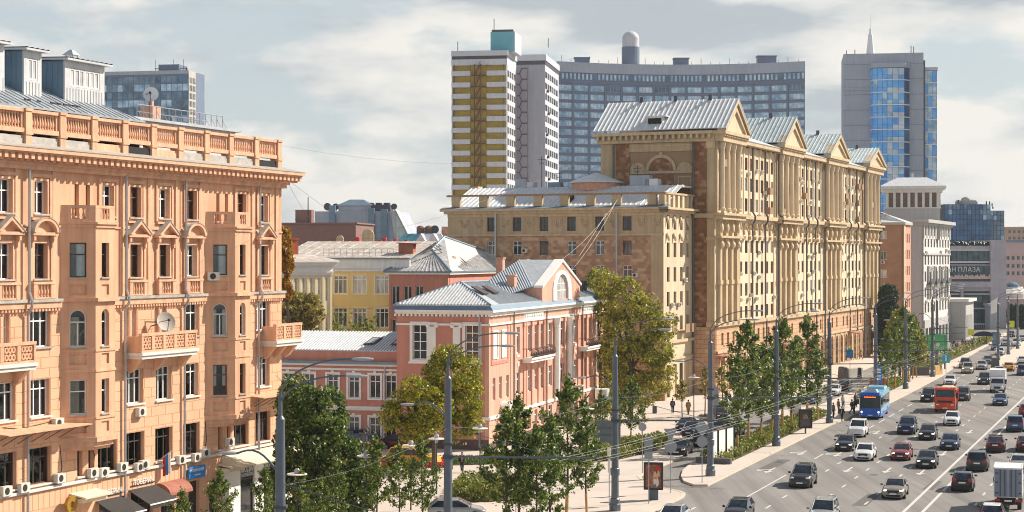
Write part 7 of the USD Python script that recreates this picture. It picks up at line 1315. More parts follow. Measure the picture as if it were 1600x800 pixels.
def young_tree(T, seed, h, r, clear, n, mat='leaf_linden', size=.17, wrap=True, sparse=1.0):
    """A slim street lime: straight stem, whorls of rising branches, leaves bunched along them with gaps between."""
    g = np.random.default_rng(seed); lean = g.normal(0, .012, 2); st = lambda z: np.array([lean[0] * z + .05 * math.sin(z * .9 + seed), lean[1] * z + .05 * math.cos(z * .7 + seed), z])
    zz = np.linspace(0, h * .97, 9); part(T, 'trunk', MB().tube([st(z) for z in zz], np.linspace(.10, .02, 9) * (h / 10) ** .5 + .01, 7), 'bark')
    if wrap: part(T, 'trunk_wrap', MB().tube([st(z) for z in np.linspace(.05, 2.0, 3)], .125, 8), 'wrap')
    br, P = MB(), []; nb = int(24 * h / 10)
    for i in range(nb):
        t = (i + g.random()) / nb; z = clear + (h - clear) * t ** 1.05 * .97; prof = (math.sin(math.pi * min(1, .16 + t * .86)) ** .8) * (1 - .45 * t); L = r * prof * g.uniform(.65, 1.25) + .12; az = i * 2.4 + g.normal(0, .3); up = g.uniform(.35, .95) + .35 * t
        d = np.array([math.cos(az), math.sin(az), up]); p0 = st(z); p1 = p0 + d * L * .55 + (0, 0, -.04 * L); p2 = p0 + d * L + (0, 0, .10 * L); br.tube([p0, p1, p2], [.028, .018, .006], 4, False)
        m = int(n / nb * (.55 + L / r) * sparse); q = g.beta(2.6, 1.15, m)[:, None]; c = p0 + (p2 - p0) * q; P.append(c + g.normal(0, .13 + .12 * L, (m, 3)) * (.62, .62, .62))
    m = int(n * .06); P.append(st(h * .93) + g.normal(0, 1, (m, 3)) * (.16, .16, h * .045)); part(T, 'branches', br, 'bark', kind='stuff'); foliage(T, 'crown', *leaves(np.vstack(P), size, g), mat)
def big_tree(T, seed, trunk, blobs, n, mat, size, holes=.42, br=1):
    """A broad tree: forked trunk, limbs to every bough, leaves in uneven boughs thinned by a noise field."""
    g = np.random.default_rng(seed); h0, r0 = trunk; fork = np.array([g.normal(0, .1), g.normal(0, .1), h0]); part(T, 'trunk', MB().tube([(0, 0, 0), fork * (.5, .5, .5), fork], [r0, r0 * .8, r0 * .7], 9), 'bark'); lm, P = MB(), []; vol = [a * b * c for (_, (a, b, c)) in blobs]
    for (c, rd), v in zip(blobs, vol):
        c, rd = np.array(c, float), np.array(rd, float); mid = fork * .45 + c * .55 + g.normal(0, .25, 3); lm.tube([fork * .9, mid, c], [r0 * .5, r0 * .28, r0 * .1], 6, False)
        for _ in range(5): e = c + g.normal(0, .55, 3) * rd; lm.tube([mid + (c - mid) * .5, (c + e) / 2 + g.normal(0, .15, 3), e], [r0 * .14, r0 * .08, .012], 4, False)
        m = int(n * v / sum(vol) * 1.9); u = g.normal(size=(m, 3)); u /= np.linalg.norm(u, axis=1, keepdims=True); rr = g.uniform(.25, 1.0, (m, 1)) ** .45; lump = .72 + .6 * meshkit.fbm(u * 1.9 + c, 3, seed)[:, None]; p = c + u * rr * rd * lump
        k = meshkit.fbm(p * (1.1 / max(.6, rd.mean() * .5)), 3, seed + 5); P.append(p[k > holes])
    part(T, 'limbs', lm, 'bark', kind='stuff'); foliage(T, 'crown', *leaves(np.vstack(P), size, g), mat)
YT = []
def street_tree(px, py, top, label, proto=None, group='young trees on the paved island', h=None):
    """Places a young tree; repeats reference one of the first trees."""
    g = gp(px, py); Hh = h or (py - top) * g[1] / F; i = len(YT) if len(YT) < 5 else (int(px * 7 + py) % 5 if proto is None else proto)
    if len(YT) < 5:
        T = thing('young_tree', label, 'tree', (*g, .15), (px * .37) % 6, group); young_tree(T, 11 + i, 10.0, 1.95, 2.2, 2500, size=.145); YT.append((T, 10.0)); T.GetAttribute('xformOp:translate'); x = UsdGeom.Xform(T); x.AddScaleOp().Set(Gf.Vec3f(*([Hh / 10.0] * 3))); return
    T = thing('young_tree', label, 'tree', (*g, .15), (px * .37) % 6, group, scale=(Hh / 10.0 * .97, Hh / 10.0 * .97, Hh / 10.0), ref=YT[i][0])
for px, py, top, lb in ((1153, 713, 560, 'first young tree of the island row, right beside the white information panels'), (1170, 700, 503, 'tallest young tree behind the first one of the island row'), (1189, 693, 540, 'young tree just left of the lamp post that stands in the island hedge'), (1206, 686, 545, 'young tree right behind the lamp post that stands in the island hedge'),
    (1221, 680, 500, 'tall dark-stemmed young tree right of the hedge lamp post'), (1238, 674, 540, 'young tree left of the dark poster case'), (1262, 664, 496, 'very tall young tree rising behind the dark poster case'), (1278, 658, 545, 'last young tree before the bus stop lamp post'),
    (1388, 612, 520, 'young tree behind the blue bus roof'), (1398, 608, 505, 'young tree in the middle of the clump beyond the bus'), (1420, 598, 492, 'young tree of the clump beside the second lamp post past the bus'), (1426, 594, 500, 'young tree of the clump with its stem between two others'), (1432, 591, 498, 'outermost young tree on the right of the clump beyond the bus'), (1410, 602, 480, 'tallest young tree of the clump beyond the bus'), (1376, 616, 555, 'small yellowing young tree beside the bus stop sign')): street_tree(px, py, top, lb)
PV = 'young trees on the near pavement'
for px, py, top, lb in ((590, 836, 684, 'young tree left of the near pedestrian lamp'), (624, 830, 698, 'young tree in front of the yellow taxi'), (662, 838, 688, 'young tree between the yellow taxi and the big lamp post'), (575, 800, 695, 'young tree in the shade of the big chestnut'),
    (812, 850, 622, 'bushy young tree beside the diamond road sign'), (790, 856, 640, 'young tree partly hiding the pink mansion door'), (886, 812, 594, 'tall young tree with a clear double stem before the pink mansion'), (858, 850, 655, 'young tree left of the double-stemmed one'), (916, 808, 640, 'young tree beside the dark road sign board'), (838, 858, 668, 'low bushy young tree near the silver hatchback'),
    (470, 858, 738, 'small young tree in front of the white shop front'), (415, 868, 735, 'small young tree before the dark shop doors'), (345, 880, 738, 'small young tree beside the brown door of the salmon house'), (285, 905, 770, 'small young tree under the barrel awning'), (525, 850, 720, 'young tree between the chestnut and the road'), (500, 870, 752, 'low young tree at the bottom edge left of centre'),
    (985, 700, 590, 'young tree behind the hedge with the round sign'), (938, 694, 612, 'young tree below the white drum lamp'), (1003, 682, 632, 'small young tree at the end of the far hedge'), (966, 690, 606, 'young tree beside the tall lamp post at the hedge')): street_tree(px, py, top, lb, group=PV)
for px, py, top, lb in ((1066, 656, 598, 'thin sapling left of the two pedestrians'), (1101, 652, 575, 'thin sapling near the ochre house corner'), (1129, 642, 575, 'thin sapling in front of the ochre house arches'), (1040, 600, 560, 'sapling behind the low fence')):
    g = gp(px, py); T = thing('sapling', lb, 'tree', (*g, .15), px % 5, 'saplings before the ochre house'); young_tree(T, int(px), (py - top) * g[1] / F, .75, 2.0, 520, 'leaf_olive', .14, wrap=False)
def tree(name, label, px, py, seed, trunk, blobs, n, mat, size, holes=.42, Y=None, cat='tree'):
    g = gp(px, py) if Y is None else np.array([X_at(px, Y), Y]); T = thing(name, label, cat, (*g, .1)); big_tree(T, seed, trunk, blobs, n, mat, size, holes)
def B_(Y, items):   # boughs given by photograph column, row and radii in pixels at distance Y
    return lambda px0: [(((px - px0) * Y / F, dy, Z_at(py, Y)), (rx * Y / F, ry * Y / F, rz * Y / F)) for px, py, rx, ry, rz, dy in items]
tree('chestnut_tree', 'big dark green chestnut beside the salmon house corner', 492, 800, 21, (3.0, .3), B_(118, [(468, 640, 40, 45, 48, .5), (505, 655, 42, 45, 50, 0), (478, 700, 50, 50, 50, -.5), (535, 722, 42, 45, 46, -.6), (515, 775, 62, 50, 50, -1), (462, 770, 50, 45, 55, 0), (560, 770, 32, 35, 40, 0), (455, 615, 22, 30, 28, 1)])(492), 27000, 'leaf_chestnut', .13, .48, Y=118)
tree('autumn_tree', 'yellowing tree with a dark trunk hiding the pink mansion corner', 703, 706, 22, (4.5, .28), B_(150, [(705, 590, 44, 44, 44, 0), (725, 625, 32, 36, 40, 0), (690, 635, 36, 36, 40, 0), (735, 660, 20, 25, 28, 0), (700, 560, 26, 30, 22, 0), (672, 605, 20, 25, 30, .5), (715, 668, 26, 26, 26, 0)])(703), 17000, 'leaf_autumn', .125, .49, Y=150)
tree('autumn_tree', 'lower yellow and green tree before the low pink wing windows', 678, 716, 23, (3.5, .26), B_(146, [(635, 640, 36, 36, 34, 0), (660, 655, 36, 36, 34, 0), (612, 652, 22, 25, 26, 0), (645, 612, 24, 26, 24, 0), (680, 640, 26, 28, 34, 0), (650, 680, 30, 30, 18, 0)])(678), 11000, 'leaf_autumn', .125, .50, Y=146)
tree('poplar_tree', 'large yellow-green poplar between the pink mansion and the ochre wing', 985, 660, 24, (6.5, .35), B_(196, [(975, 470, 30, 34, 40, 0), (1005, 500, 34, 36, 44, 0), (965, 530, 28, 32, 50, 0), (1025, 545, 32, 34, 34, 0), (990, 570, 36, 36, 40, 0), (960, 600, 22, 26, 40, 1), (1035, 590, 24, 26, 26, 0), (1005, 612, 30, 30, 26, 0), (948, 450, 20, 24, 30, 1), (1045, 510, 18, 22, 20, 0)])(985), 25000, 'leaf_poplar', .16, .52, Y=196)
tree('poplar_tree', 'second poplar standing close behind the mansion gable end', 938, 660, 25, (6.0, .3), B_(205, [(934, 438, 18, 22, 20, 0), (945, 480, 20, 24, 34, 0), (950, 560, 16, 20, 44, 0), (952, 620, 18, 22, 30, 0)])(938), 8000, 'leaf_poplar', .16, .50, Y=205)
tree('pale_tree', 'pale olive tree in the courtyard in front of the cream block', 470, 560, 26, (5.5, .3), B_(190, [(462, 478, 26, 26, 22, 0), (485, 490, 22, 24, 22, 0), (455, 500, 26, 26, 20, 0), (488, 470, 12, 16, 12, 0), (470, 525, 30, 26, 22, 0)])(470), 9500, 'leaf_olive', .165, .48, Y=190)
tree('rusty_tree', 'rust-coloured tree showing past the salmon house corner', 448, 560, 27, (8, .3), B_(184, [(444, 385, 12, 18, 28, 0), (449, 412, 10, 16, 22, 0), (446, 455, 10, 14, 20, 0)])(448), 2600, 'leaf_rust', .24, .40, Y=184)
tree('dark_conifer', 'dark green fir tree beside the brick house', 1388, 560, 28, (3, .35), B_(322, [(1388, 462, 16, 16, 16, 0), (1386, 492, 19, 20, 24, 0), (1383, 525, 17, 20, 28, 0), (1390, 545, 19, 20, 22, 0)])(1388), 9000, 'leaf_dark', .3, .34, Y=322)
tree('yellow_topped_tree', 'tree with a golden top behind the clump beyond the bus', 1406, 590, 29, (5, .25), B_(262, [(1408, 500, 16, 18, 18, 0), (1400, 520, 18, 20, 22, 0), (1422, 525, 16, 18, 26, 0), (1436, 548, 14, 16, 22, 0), (1410, 555, 24, 20, 22, 0)])(1406), 9000, 'leaf_poplar', .19, .46, Y=262)
for i, (px, Y) in enumerate(((1580, 455), (1588, 452), (1597, 447))): tree('far_tree', ('dark slim tree in front of the low pale terrace, left of three', 'dark slim tree in front of the low pale terrace, middle of three', 'dark slim tree in front of the low pale terrace, right of three')[i], px, 0, 40 + i, (3, .25), B_(Y, [(px, 490, 5, 6, 14, 0), (px, 502, 6, 6, 12, 0)])(px), 1500, 'leaf_dark', .35, .3, Y=Y)
def hedge(name, label, pts, h, n, mat, size, cat='hedge'):
    """Low planting within a ground outline, thicker in the middle."""
    P = Polygon(pts).buffer(0); g = np.random.default_rng(len(label)); c = np.array(P.centroid.coords[0]); x0, y0, x1, y1 = P.bounds; T = thing(name, label, cat, (*c, .1)); q = g.uniform((x0, y0), (x1, y1), (n * 6, 2)); q = q[shapely.contains_xy(P, q[:, 0], q[:, 1])][:n]
    hh = h * (.55 + .75 * meshkit.fbm(np.c_[q * .9, q[:, :1] * 0], 3, 3)); z = hh * g.uniform(.02, 1, len(q)) ** .55
    part(T, 'soil', MB().prism(Polygon([tuple(np.array(p) - c) for p in P.exterior.coords]), .02, .08), 'soil'); foliage(T, 'foliage', *leaves(np.c_[q - c, z], size, g), mat)
def along(a0, a1, l0, l1): return [rc(a0, l0), rc(a1, l0), rc(a1, l1), rc(a0, l1)]
hedge('island_hedge', 'low leafy hedge under the first young trees of the paved island', along(151, 190, -39.6, -37.0), 1.0, 7500, 'leaf_hedge', .13)
hedge('island_hedge', 'short hedge piece between the poster case and the bus stop lamp post', along(191, 202, -39.6, -37.4), .9, 1900, 'leaf_hedge', .13)
hedge('island_hedge', 'hedge bed under the clump of trees beyond the bus', along(228, 262, -38.6, -36.2), .9, 3500, 'leaf_hedge', .15)
hedge('island_hedge', 'long low hedge on the island far up the boulevard', along(285, 420, -40.2, -36.8), 1.0, 6000, 'leaf_hedge', .22)
part(stage.GetPrimAtPath('/World/island_hedge'), 'planter_edge', MB().prism(Polygon([tuple(p - np.mean(along(151, 190, -39.6, -37.0), axis=0)) for p in along(150.4, 151.0, -39.8, -36.6)]), .0, .55), 'granite')
hedge('pavement_hedge', 'green planting bed between the tall lamp post and the service lane mouth', [gp(*p) for p in ((900, 728), (962, 722), (1010, 711), (1046, 699), (1040, 690), (985, 698), (925, 706))], 1.0, 7000, 'leaf_hedge', .13)
hedge('pavement_hedge', 'yellow-green shrubs behind the silver hatchback', [gp(*p) for p in ((700, 790), (790, 786), (800, 762), (716, 766))], 1.3, 4200, 'leaf_hedge', .13)
hedge('courtyard_hedge', 'sunlit yellow-green climbers on the yard wall behind the low pink wing', [np.array([X_at(p, 190 + d), 190 + d]) for p, d in ((520, 0), (592, 0), (592, 4), (520, 4))], 11.5, 3000, 'leaf_hedge', .2)
hedge('grass_strip', 'strip of lawn along the foot of the pink mansion', [gp(*p) for p in ((700, 730), (790, 728), (800, 716), (705, 716))], .22, 4000, 'leaf_grass', .08, 'lawn')
hedge('flower_bed', 'bed of pink and magenta flowers in front of the parked cars', [gp(*p) for p in ((530, 728), (572, 730), (572, 718), (534, 717))], .5, 1800, 'petal_pink', .09, 'flower bed')
hedge('flower_bed', 'long bed of red flowers in front of the yellow taxi', [gp(*p) for p in ((578, 734), (700, 734), (700, 722), (578, 721))], .5, 3600, 'petal_red', .09, 'flower bed')
hedge('fence_shrub', 'green shrub behind the low fence by the poplar', [gp(*p) for p in ((1005, 628), (1048, 618), (1046, 608), (1008, 616))], 2.4, 1800, 'leaf_linden', .16, 'shrub')
# ------------------------------------------------------------------ street furniture
def arc3(p0, p1, bulge, n=9): return [np.array(p0) * (1 - t) + np.array(p1) * t + np.array([0, 0, bulge * math.sin(math.pi * t)]) for t in np.linspace(0, 1, n)]
def lamp(px, label, base=None, Y=None, arms=True, low=True, boom=9.3, rdir=None, h=11.2, top=14.0, sc=1.0):
    g = gp(px, base) if base else np.array([X_at(px, Y), Y]); T = thing('street_lamp', label, 'street lamp', (*g, .1), 0, 'tall grey lamp posts along the boulevard', scale=sc)
    part(T, 'post', MB().lathe([(.36, 0), (.36, .9), (.28, 1.0), (.24, h * .5), (.205, h), (.22, h + .05), (.10, h + .2), (.08, h + 1.2)], 0, 0, 12), 'lamp_post', smooth=30); q = np.array([*RR, 0.0])
    part(T, 'collar', MB().lathe([(.30, 2.6), (.34, 2.65), (.34, 3.1), (.30, 3.15)], 0, 0, 12), 'lamp_post')
    if arms:
        for L, z0, z1 in ((3.6, h + 1.0, top), (3.3, h + .6, top - .75)):
            pts = [np.array([0, 0, z0])] + [np.array([0, 0, z0]) + q * L * (1 - math.cos(t)) * .999 + np.array([0, 0, (z1 - z0) * math.sin(t)]) for t in np.linspace(.15, math.pi / 2, 8)]
            a = part(T, 'lamp_arm', MB().tube(pts, .042, 6), 'lamp_post'); e = pts[-1]; part(a, 'lamp_head', MB().sphere(e + q * .45, .5, 1, (1.0, .36, .17)), 'lamp_head')
    if low:
        e = -q * 2.2 + np.array([0, 0, h * .86]); a = part(T, 'lamp_arm', MB().tube(arc3((0, 0, h * .78), e, .55), .05, 6), 'lamp_post'); part(a, 'lamp_head', MB().sphere(e - q * .4, .5, 1, (1.0, .36, .17)), 'lamp_head')
    if boom: part(T, 'wire_bracket', MB().tube([np.array([0, 0, 6.6]), q * boom + np.array([0, 0, 6.9])], .06, 6).tube([np.array([0, 0, 8.4]), q * boom * .75 + np.array([0, 0, 6.85])], .02, 4), 'lamp_post')
    part(T, 'base_box', MB().lathe([(.42, 0), (.42, .5), (.37, .6)], 0, 0, 10), 'lamp_post'); part(T, 'cable_clamp', MB().box(-.3, .3, -.26, .26, 6.5, 6.72).box(-.3, .3, -.26, .26, 7.3, 7.42), 'steel_dark'); return g
POSTS = [lamp(438, 'thick lamp post in front of the salmon house shop front', Y=76.7), lamp(700, 'lamp post rising in front of the yellowing trees by the pink mansion', Y=102.6), lamp(961, 'lamp post left of the road in front of the poplar', 801), lamp(1110, 'lamp post at the rounded tip of the paved island', 746), lamp(1213, 'lamp post standing in the island hedge', 699), lamp(1296, 'lamp post beside the waiting passengers', 663),
    lamp(1368, 'lamp post behind the blue bus with the bus stop sign', 632), lamp(1415, 'lamp post right after the clump of trees beyond the bus', 609), lamp(1457, 'left one of the pair of lamp posts before the green billboard', 590, boom=5), lamp(1464, 'right one of the pair of lamp posts before the green billboard', 576, low=False, boom=5)]
for px, py, lb in ((1559.5, 564, 'lamp post at the tip of the far central pavement'), (1575.5, 555, 'second lamp post on the far central pavement'), (1590, 546, 'third lamp post on the far central pavement')): lamp(px, lb, py, boom=0, low=False, sc=.9)
def wire(name, label, a, b, sag, r=.02, n=12, mat='steel_dark', group=None): single(name, MB().tube([np.array(a) * (1 - t) + np.array(b) * t - np.array([0, 0, sag * 4 * t * (1 - t)]) for t in np.linspace(0, 1, n)], r, 4), mat, label, 'wire', group)
look('wire_pale', (.30, .30, .29), .5, metal=.5, var=.05)
q3 = np.array([*RR, 0.0])
PN = ('salmon house lamp post', 'yellow trees lamp post', 'poplar lamp post', 'island tip lamp post', 'hedge lamp post', 'bus stop lamp post', 'bus roof lamp post', 'far lamp post')
for i in range(1, 7):
    for k, off in enumerate((6.4, 7.0, 8.4, 9.0)):
        a, b = (np.array([*POSTS[i + j], 6.75]) + q3 * off for j in (0, 1)); wire('contact_wire', f'{("first", "second", "third", "outermost")[k]} contact wire out from the kerb, {PN[i]} to {PN[i + 1]}', a, b, .12, .0065, 6, 'wire_pale', 'trolley contact wires')
for i in range(0, 6): wire('feeder_cable', f'dark feeder cable from the {PN[i]} to the {PN[i + 1]}', (*POSTS[i], 8.4), (*POSTS[i + 1], 8.4), .5, .012, 10, group='feeder cables between the lamp posts')
def P3(px, py, Y): return (X_at(px, Y), Y, Z_at(py, Y))
for lb, a, b, s in (('pale cable from the ochre house roof hatch down past the wing to the left', P3(1023, 182, 248), P3(700, 330, 214), 1.5), ('pale cable fanning from the roof hatch to the lower left', P3(1023, 184, 248), P3(905, 400, 210), 1.0), ('second cable fanning from the roof hatch to the wing roof', P3(1020, 186, 248), P3(965, 310, 226), .6), ('cable from the wing balustrade down towards the mansion roof', P3(965, 312, 222), P3(868, 412, 200), .8), ('another cable from the wing balustrade to the mansion roof', P3(962, 316, 222), P3(880, 436, 198), .8),
    ('cable across the sky from the salmon house cornice', P3(455, 285, 110), P3(640, 372, 280), 1.5), ('upper cable leaving the salmon house cornice', P3(452, 290, 110), P3(500, 345, 300), 1.0), ('long cable over the yard roofs', P3(476, 372, 260), P3(800, 340, 250), 1.2), ('second long cable over the yard roofs', P3(476, 378, 258), P3(750, 318, 250), 1.0), ('cable along the yellow building wall', P3(520, 478, 196), P3(650, 462, 190), .8), ('long cable in front of the tower', P3(430, 226, 200), P3(900, 240, 300), 2.0)): wire('overhead_cable', lb, a, b, s, .011, 10, 'wire_pale' if 'pale' in lb or 'cable f' in lb else 'steel_dark')
def ped_lamp(px, py, top, label):
    g = gp(px, py); h = (py - top) * g[1] / F; T = thing('pedestrian_lamp', label, 'lamp', (*g, .1), 0, 'pedestrian lamps on the pavement')
    part(T, 'post', MB().cyl(0, 0, 0, h - .7, .06, .045, 8), 'steel_dark'); part(T, 'lantern', MB().cyl(0, 0, h - .7, h - .15, .10, .2, 8), 'lamp_head'); part(T, 'disc', MB().lathe([(.62, h - .42), (.66, h - .38), (.62, h - .34)], 0, 0, 16), 'stone_pale'); part(T, 'cap', MB().lathe([(.2, h - .15), (.1, h)], 0, 0, 8), 'lamp_head')
for px, py, top, lb in ((464, 858, 734, 'pedestrian lamp with a flat disc by the salmon house shop canopy'), (572, 834, 706, 'pedestrian lamp beside the slender statue'), (642, 800, 690, 'pedestrian lamp in front of the yellow taxi'), (682, 775, 680, 'pedestrian lamp just left of the big lamp post by the yellow trees'), (750, 762, 664, 'pedestrian lamp near the walking woman'), (918, 716, 634, 'pedestrian lamp before the mansion front'), (1084, 655, 586, 'pedestrian lamp near the ochre house corner')): ped_lamp(px, py, top, lb)
def post_sign(name, label, px, py, shapes, mat_post='sign_back', cat='road sign', group=None, r=.035, rz=None):
    """Signs on a slim post. shapes: (kind, row in the photograph, half width, half height, front look)."""
    g = gp(px, py); T = thing(name, label, cat, (*g, .12), math.radians(-18) if rz is None else rz, group); top = max(Z_at(s[1], g[1]) + s[3] for s in shapes); part(T, 'post', MB().cyl(0, 0, 0, top - .1, r, n=8), mat_post)
    for k, row, w, h, m in shapes:
        z = Z_at(row, g[1]) - .12
        S = {'disc': lambda: Polygon([(w * math.cos(t), z + h * math.sin(t)) for t in np.linspace(0, 2 * math.pi, 20)]), 'tri': lambda: Polygon([(-w, z + h), (w, z + h), (0, z - h)]), 'rect': lambda: sbox(-w, z - h, w, z + h), 'diamond': lambda: Polygon([(-w, z), (0, z - h), (w, z), (0, z + h)])}[k](); part(T, 'sign_plate', MB().prism(S, -.06, -.04, 'y'), m)
    return T
post_sign('sign_post', 'slim post with the grey backs of a triangular and a round road sign', 1048, 773, (('tri', 680, .55, .5, 'sign_back'), ('disc', 697.5, .5, .5, 'sign_back')))
post_sign('sign_post', 'slim post with diamond and round sign backs on the island tip', 1097, 757, (('diamond', 668, .6, .75, 'sign_back'), ('disc', 690, .45, .45, 'sign_back')))
post_sign('sign_post', 'slim post with two rectangular sign backs beside the advertising case', 1013.5, 790, (('rect', 694, .32, .55, 'sign_back'), ('rect', 708, .32, .45, 'sign_back')))
post_sign('sign_post', 'slim post with a round sign back at the planting bed', 1004, 742, (('disc', 667, .36, .36, 'sign_back'),))
post_sign('sign_post', 'slim post with a pale drum on top beside the tall lamp post', 952, 792, (('rect', 706, .14, .32, 'white_trim'), ('rect', 728, .1, .5, 'white_trim')))
post_sign('sign_post', 'diamond road sign back among the near young trees', 806, 828, (('diamond', 773, .5, .5, 'sign_back'),))
post_sign('sign_post', 'post with stacked grey notice plates behind the island tip lamp post', 1117, 662, (('rect', 612, .45, .6, 'sign_back'), ('rect', 625, .45, .6, 'sign_back')))
T = post_sign('information_sign', 'blue square information sign with a white figure in front of the ochre house', 1328, 594, (('rect', 553, .55, .6, 'sign_blue'), ('rect', 546.5, .3, .3, 'sign_green'))); part(T, 'symbol', MB().prism([(-.2, 9.45), (.2, 9.45), (0, 10.0)], -.075, -.062, 'y'), 'white_trim')
T = post_sign('information_sign', 'turquoise square sign near the dark barrier block', 1478, 586, (('rect', 560, .62, .7, 'sign_cyan'),)); z = Z_at(560, gp(1478, 586)[1]) - .12; part(T, 'symbol', MB().box(-.12, .12, -.075, -.062, z - .4, z + .15).box(-.12, .12, -.075, -.062, z + .25, z + .45), 'white_trim')
T = post_sign('bus_stop_sign', 'blue bus stop sign with white lines on the lamp post behind the bus', 1372, 628, (('rect', 585, .5, 1.1, 'sign_blue'),)); z = Z_at(585, gp(1372, 628)[1]) - .12
for dz in (-.6, -.2, .25, .6): part(T, 'symbol', MB().box(-.34, .34, -.075, -.062, z + dz - .07, z + dz + .09), 'white_trim')
post_sign('crossing_sign', 'yellow-bordered crossing sign near the shopping centre', 1517, 545, (('rect', 519, .62, .62, 'sign_yellow'),)); post_sign('crossing_sign', 'yellow-bordered crossing sign over the far right of the boulevard', 1580, 548, (('rect', 506.5, .62, .66, 'sign_yellow'),))
def sign_board():
    g = gp(950, 728); T = thing('direction_board', 'large dark blue-grey back of a direction board behind the tall lamp post', 'road sign', (*g, .1), math.radians(-12)); Y = g[1]; z0, z1 = Z_at(693, Y), Z_at(659, Y); w = 20 * Y / F
    part(T, 'post', MB().cyl(-w * .7, 0, 0, z1, .07, n=8), 'steel_dark'); part(T, 'post', MB().cyl(w * .4, 0, 0, z1, .07, n=8), 'steel_dark'); part(T, 'panel', MB().box(-w, w, -.1, -.071, z0, z1), 'sign_dark'); part(T, 'panel_rib', MB().box(-w, w, -.14, -.101, z0 + .6, z0 + .68).box(-w, w, -.14, -.101, z1 - .7, z1 - .62), 'steel_dark')
sign_board()
def ad_case(px, py, zb, zt, w, label, look_, leg):
    g = gp(px, py); Y = g[1]; z0, z1, W = Z_at(zb, Y), Z_at(zt, Y), w * Y / F; T = thing('advertising_case', label, 'advertising case', (*g, .1), math.radians(-8)); part(T, 'pedestal', MB().box(-leg, leg, -.12, .12, 0, z0), 'sign_dark'); part(T, 'case', MB().prism(sbox(-W, z0, W, z1).difference(sbox(-W + .12, z0 + .14, W - .12, z1 - .14)), -.2, .2, 'y').box(-W + .12, W - .12, -.1, .15, z0 + .14, z1 - .14), 'dark_plastic'); part(T, 'poster', MB().box(-W + .13, W - .13, -.12, -.101, z0 + .15, z1 - .15), look_); return T, W, z0, z1
T, W, z0, z1 = ad_case(1021, 784, 767, 724.5, 15, 'black advertising case with a reddish crowd poster on the near pavement', 'poster_warm', .36); g = np.random.default_rng(5); part(T, 'poster_mark', MB().box(W * .25, W - .2, -.135, -.121, z1 - .55, z1 - .28), 'red_paint')
for k in range(34): x, z = g.uniform(-W + .3, W - .3), g.uniform(z0 + .3, z1 - .8); s = g.uniform(.06, .14); part(T, 'poster_figure', MB().prism(Polygon([(x - s, z - s * 2), (x + s, z - s * 2), (x + s * .6, z + s), (x, z + s * 1.8), (x - s * .6, z + s)]), -.132 - k * .0004, -.121 - k * .0002, 'y'), ('salmon_trim', 'maroon_wall', 'stone_pale', 'brick_red', 'ochre_brown')[k % 5])
T, W, z0, z1 = ad_case(1258.5, 679, 670.5, 641, 10.5, 'dark poster case with a pale face among the island trees', 'poster_dark', .08); part(T, 'poster_figure', MB().prism(Polygon([(.28 * math.cos(t), (z0 + z1) / 2 + .1 + .4 * math.sin(t)) for t in np.linspace(0, 2 * math.pi, 14)]), -.13, -.121, 'y'), 'ochre_brown'); part(T, 'poster_figure', MB().prism([(-.5, z0 + .3), (.5, z0 + .3), (.3, z0 + 1.0), (-.3, z0 + 1.0)], -.131, -.121, 'y'), 'granite')
def info_panels():
    g = gp(1122, 724); T = thing('information_stand', 'row of white translucent information panels in black frames on the island', 'information panels', (*g, .15), math.atan2(RU[1], RU[0]) - .15)
    for k in range(3): x = -1.9 + 1.9 * k; part(T, 'frame', MB().prism(sbox(x, .25, x + 1.7, 2.9).difference(sbox(x + .08, .33, x + 1.62, 2.82)), -.06, .06, 'y').box(x, x + .1, -.25, .25, 0, .25), 'dark_plastic'); part(T, 'panel', MB().box(x + .08, x + 1.62, -.03, .03, .33, 2.82), 'poster_white')
    part(T, 'post', MB().cyl(-2.0, 0, 0, 3.1, .05, n=6).cyl(3.85, 0, 0, 3.1, .05, n=6), 'dark_plastic')
info_panels()
def shelter(): 
    g = rc(196.5, -39.6); T = thing('bus_shelter', 'glass bus shelter behind the bus stop lamp post', 'bus shelter', (*g, .15), math.atan2(RU[1], RU[0])); part(T, 'roof', MB().box(-2.4, 2.4, -.8, .9, 2.5, 2.6), 'box_white')
    for k in range(4): x = -2.3 + 1.53 * k; part(T, 'post', MB().box(x - .04, x + .04, .7, .78, 0, 2.5), 'steel_dark')
    for k in range(3): x = -2.3 + 1.53 * k; part(T, 'pane', MB().box(x + .06, x + 1.47, .72, .735, .2, 2.4), 'shelter_glass')
    part(T, 'end_panel', MB().box(-2.36, -2.3, -.5, .7, .2, 2.4), 'poster_white'); part(T, 'bench', MB().box(-1.6, 1.6, .1, .5, .42, .48).box(-1.4, -1.3, .15, .45, 0, .42).box(1.3, 1.4, .15, .45, 0, .42), 'wrap')
shelter()
def kiosk_panel(): g = gp(1371, 622); T = thing('poster_stand', 'maroon framed poster stand at the bus stop', 'poster stand', (*g, .15), math.radians(-14)); part(T, 'frame', MB().prism(sbox(-1.0, .3, 1.0, 2.5).difference(sbox(-.85, .45, .85, 2.35)), -.08, .08, 'y').box(-.9, -.7, -.08, .08, 0, .3).box(.7, .9, -.08, .08, 0, .3), 'awning_rust'); part(T, 'poster', MB().box(-.85, .85, -.02, .02, .45, 2.35), 'poster_warm')
kiosk_panel()
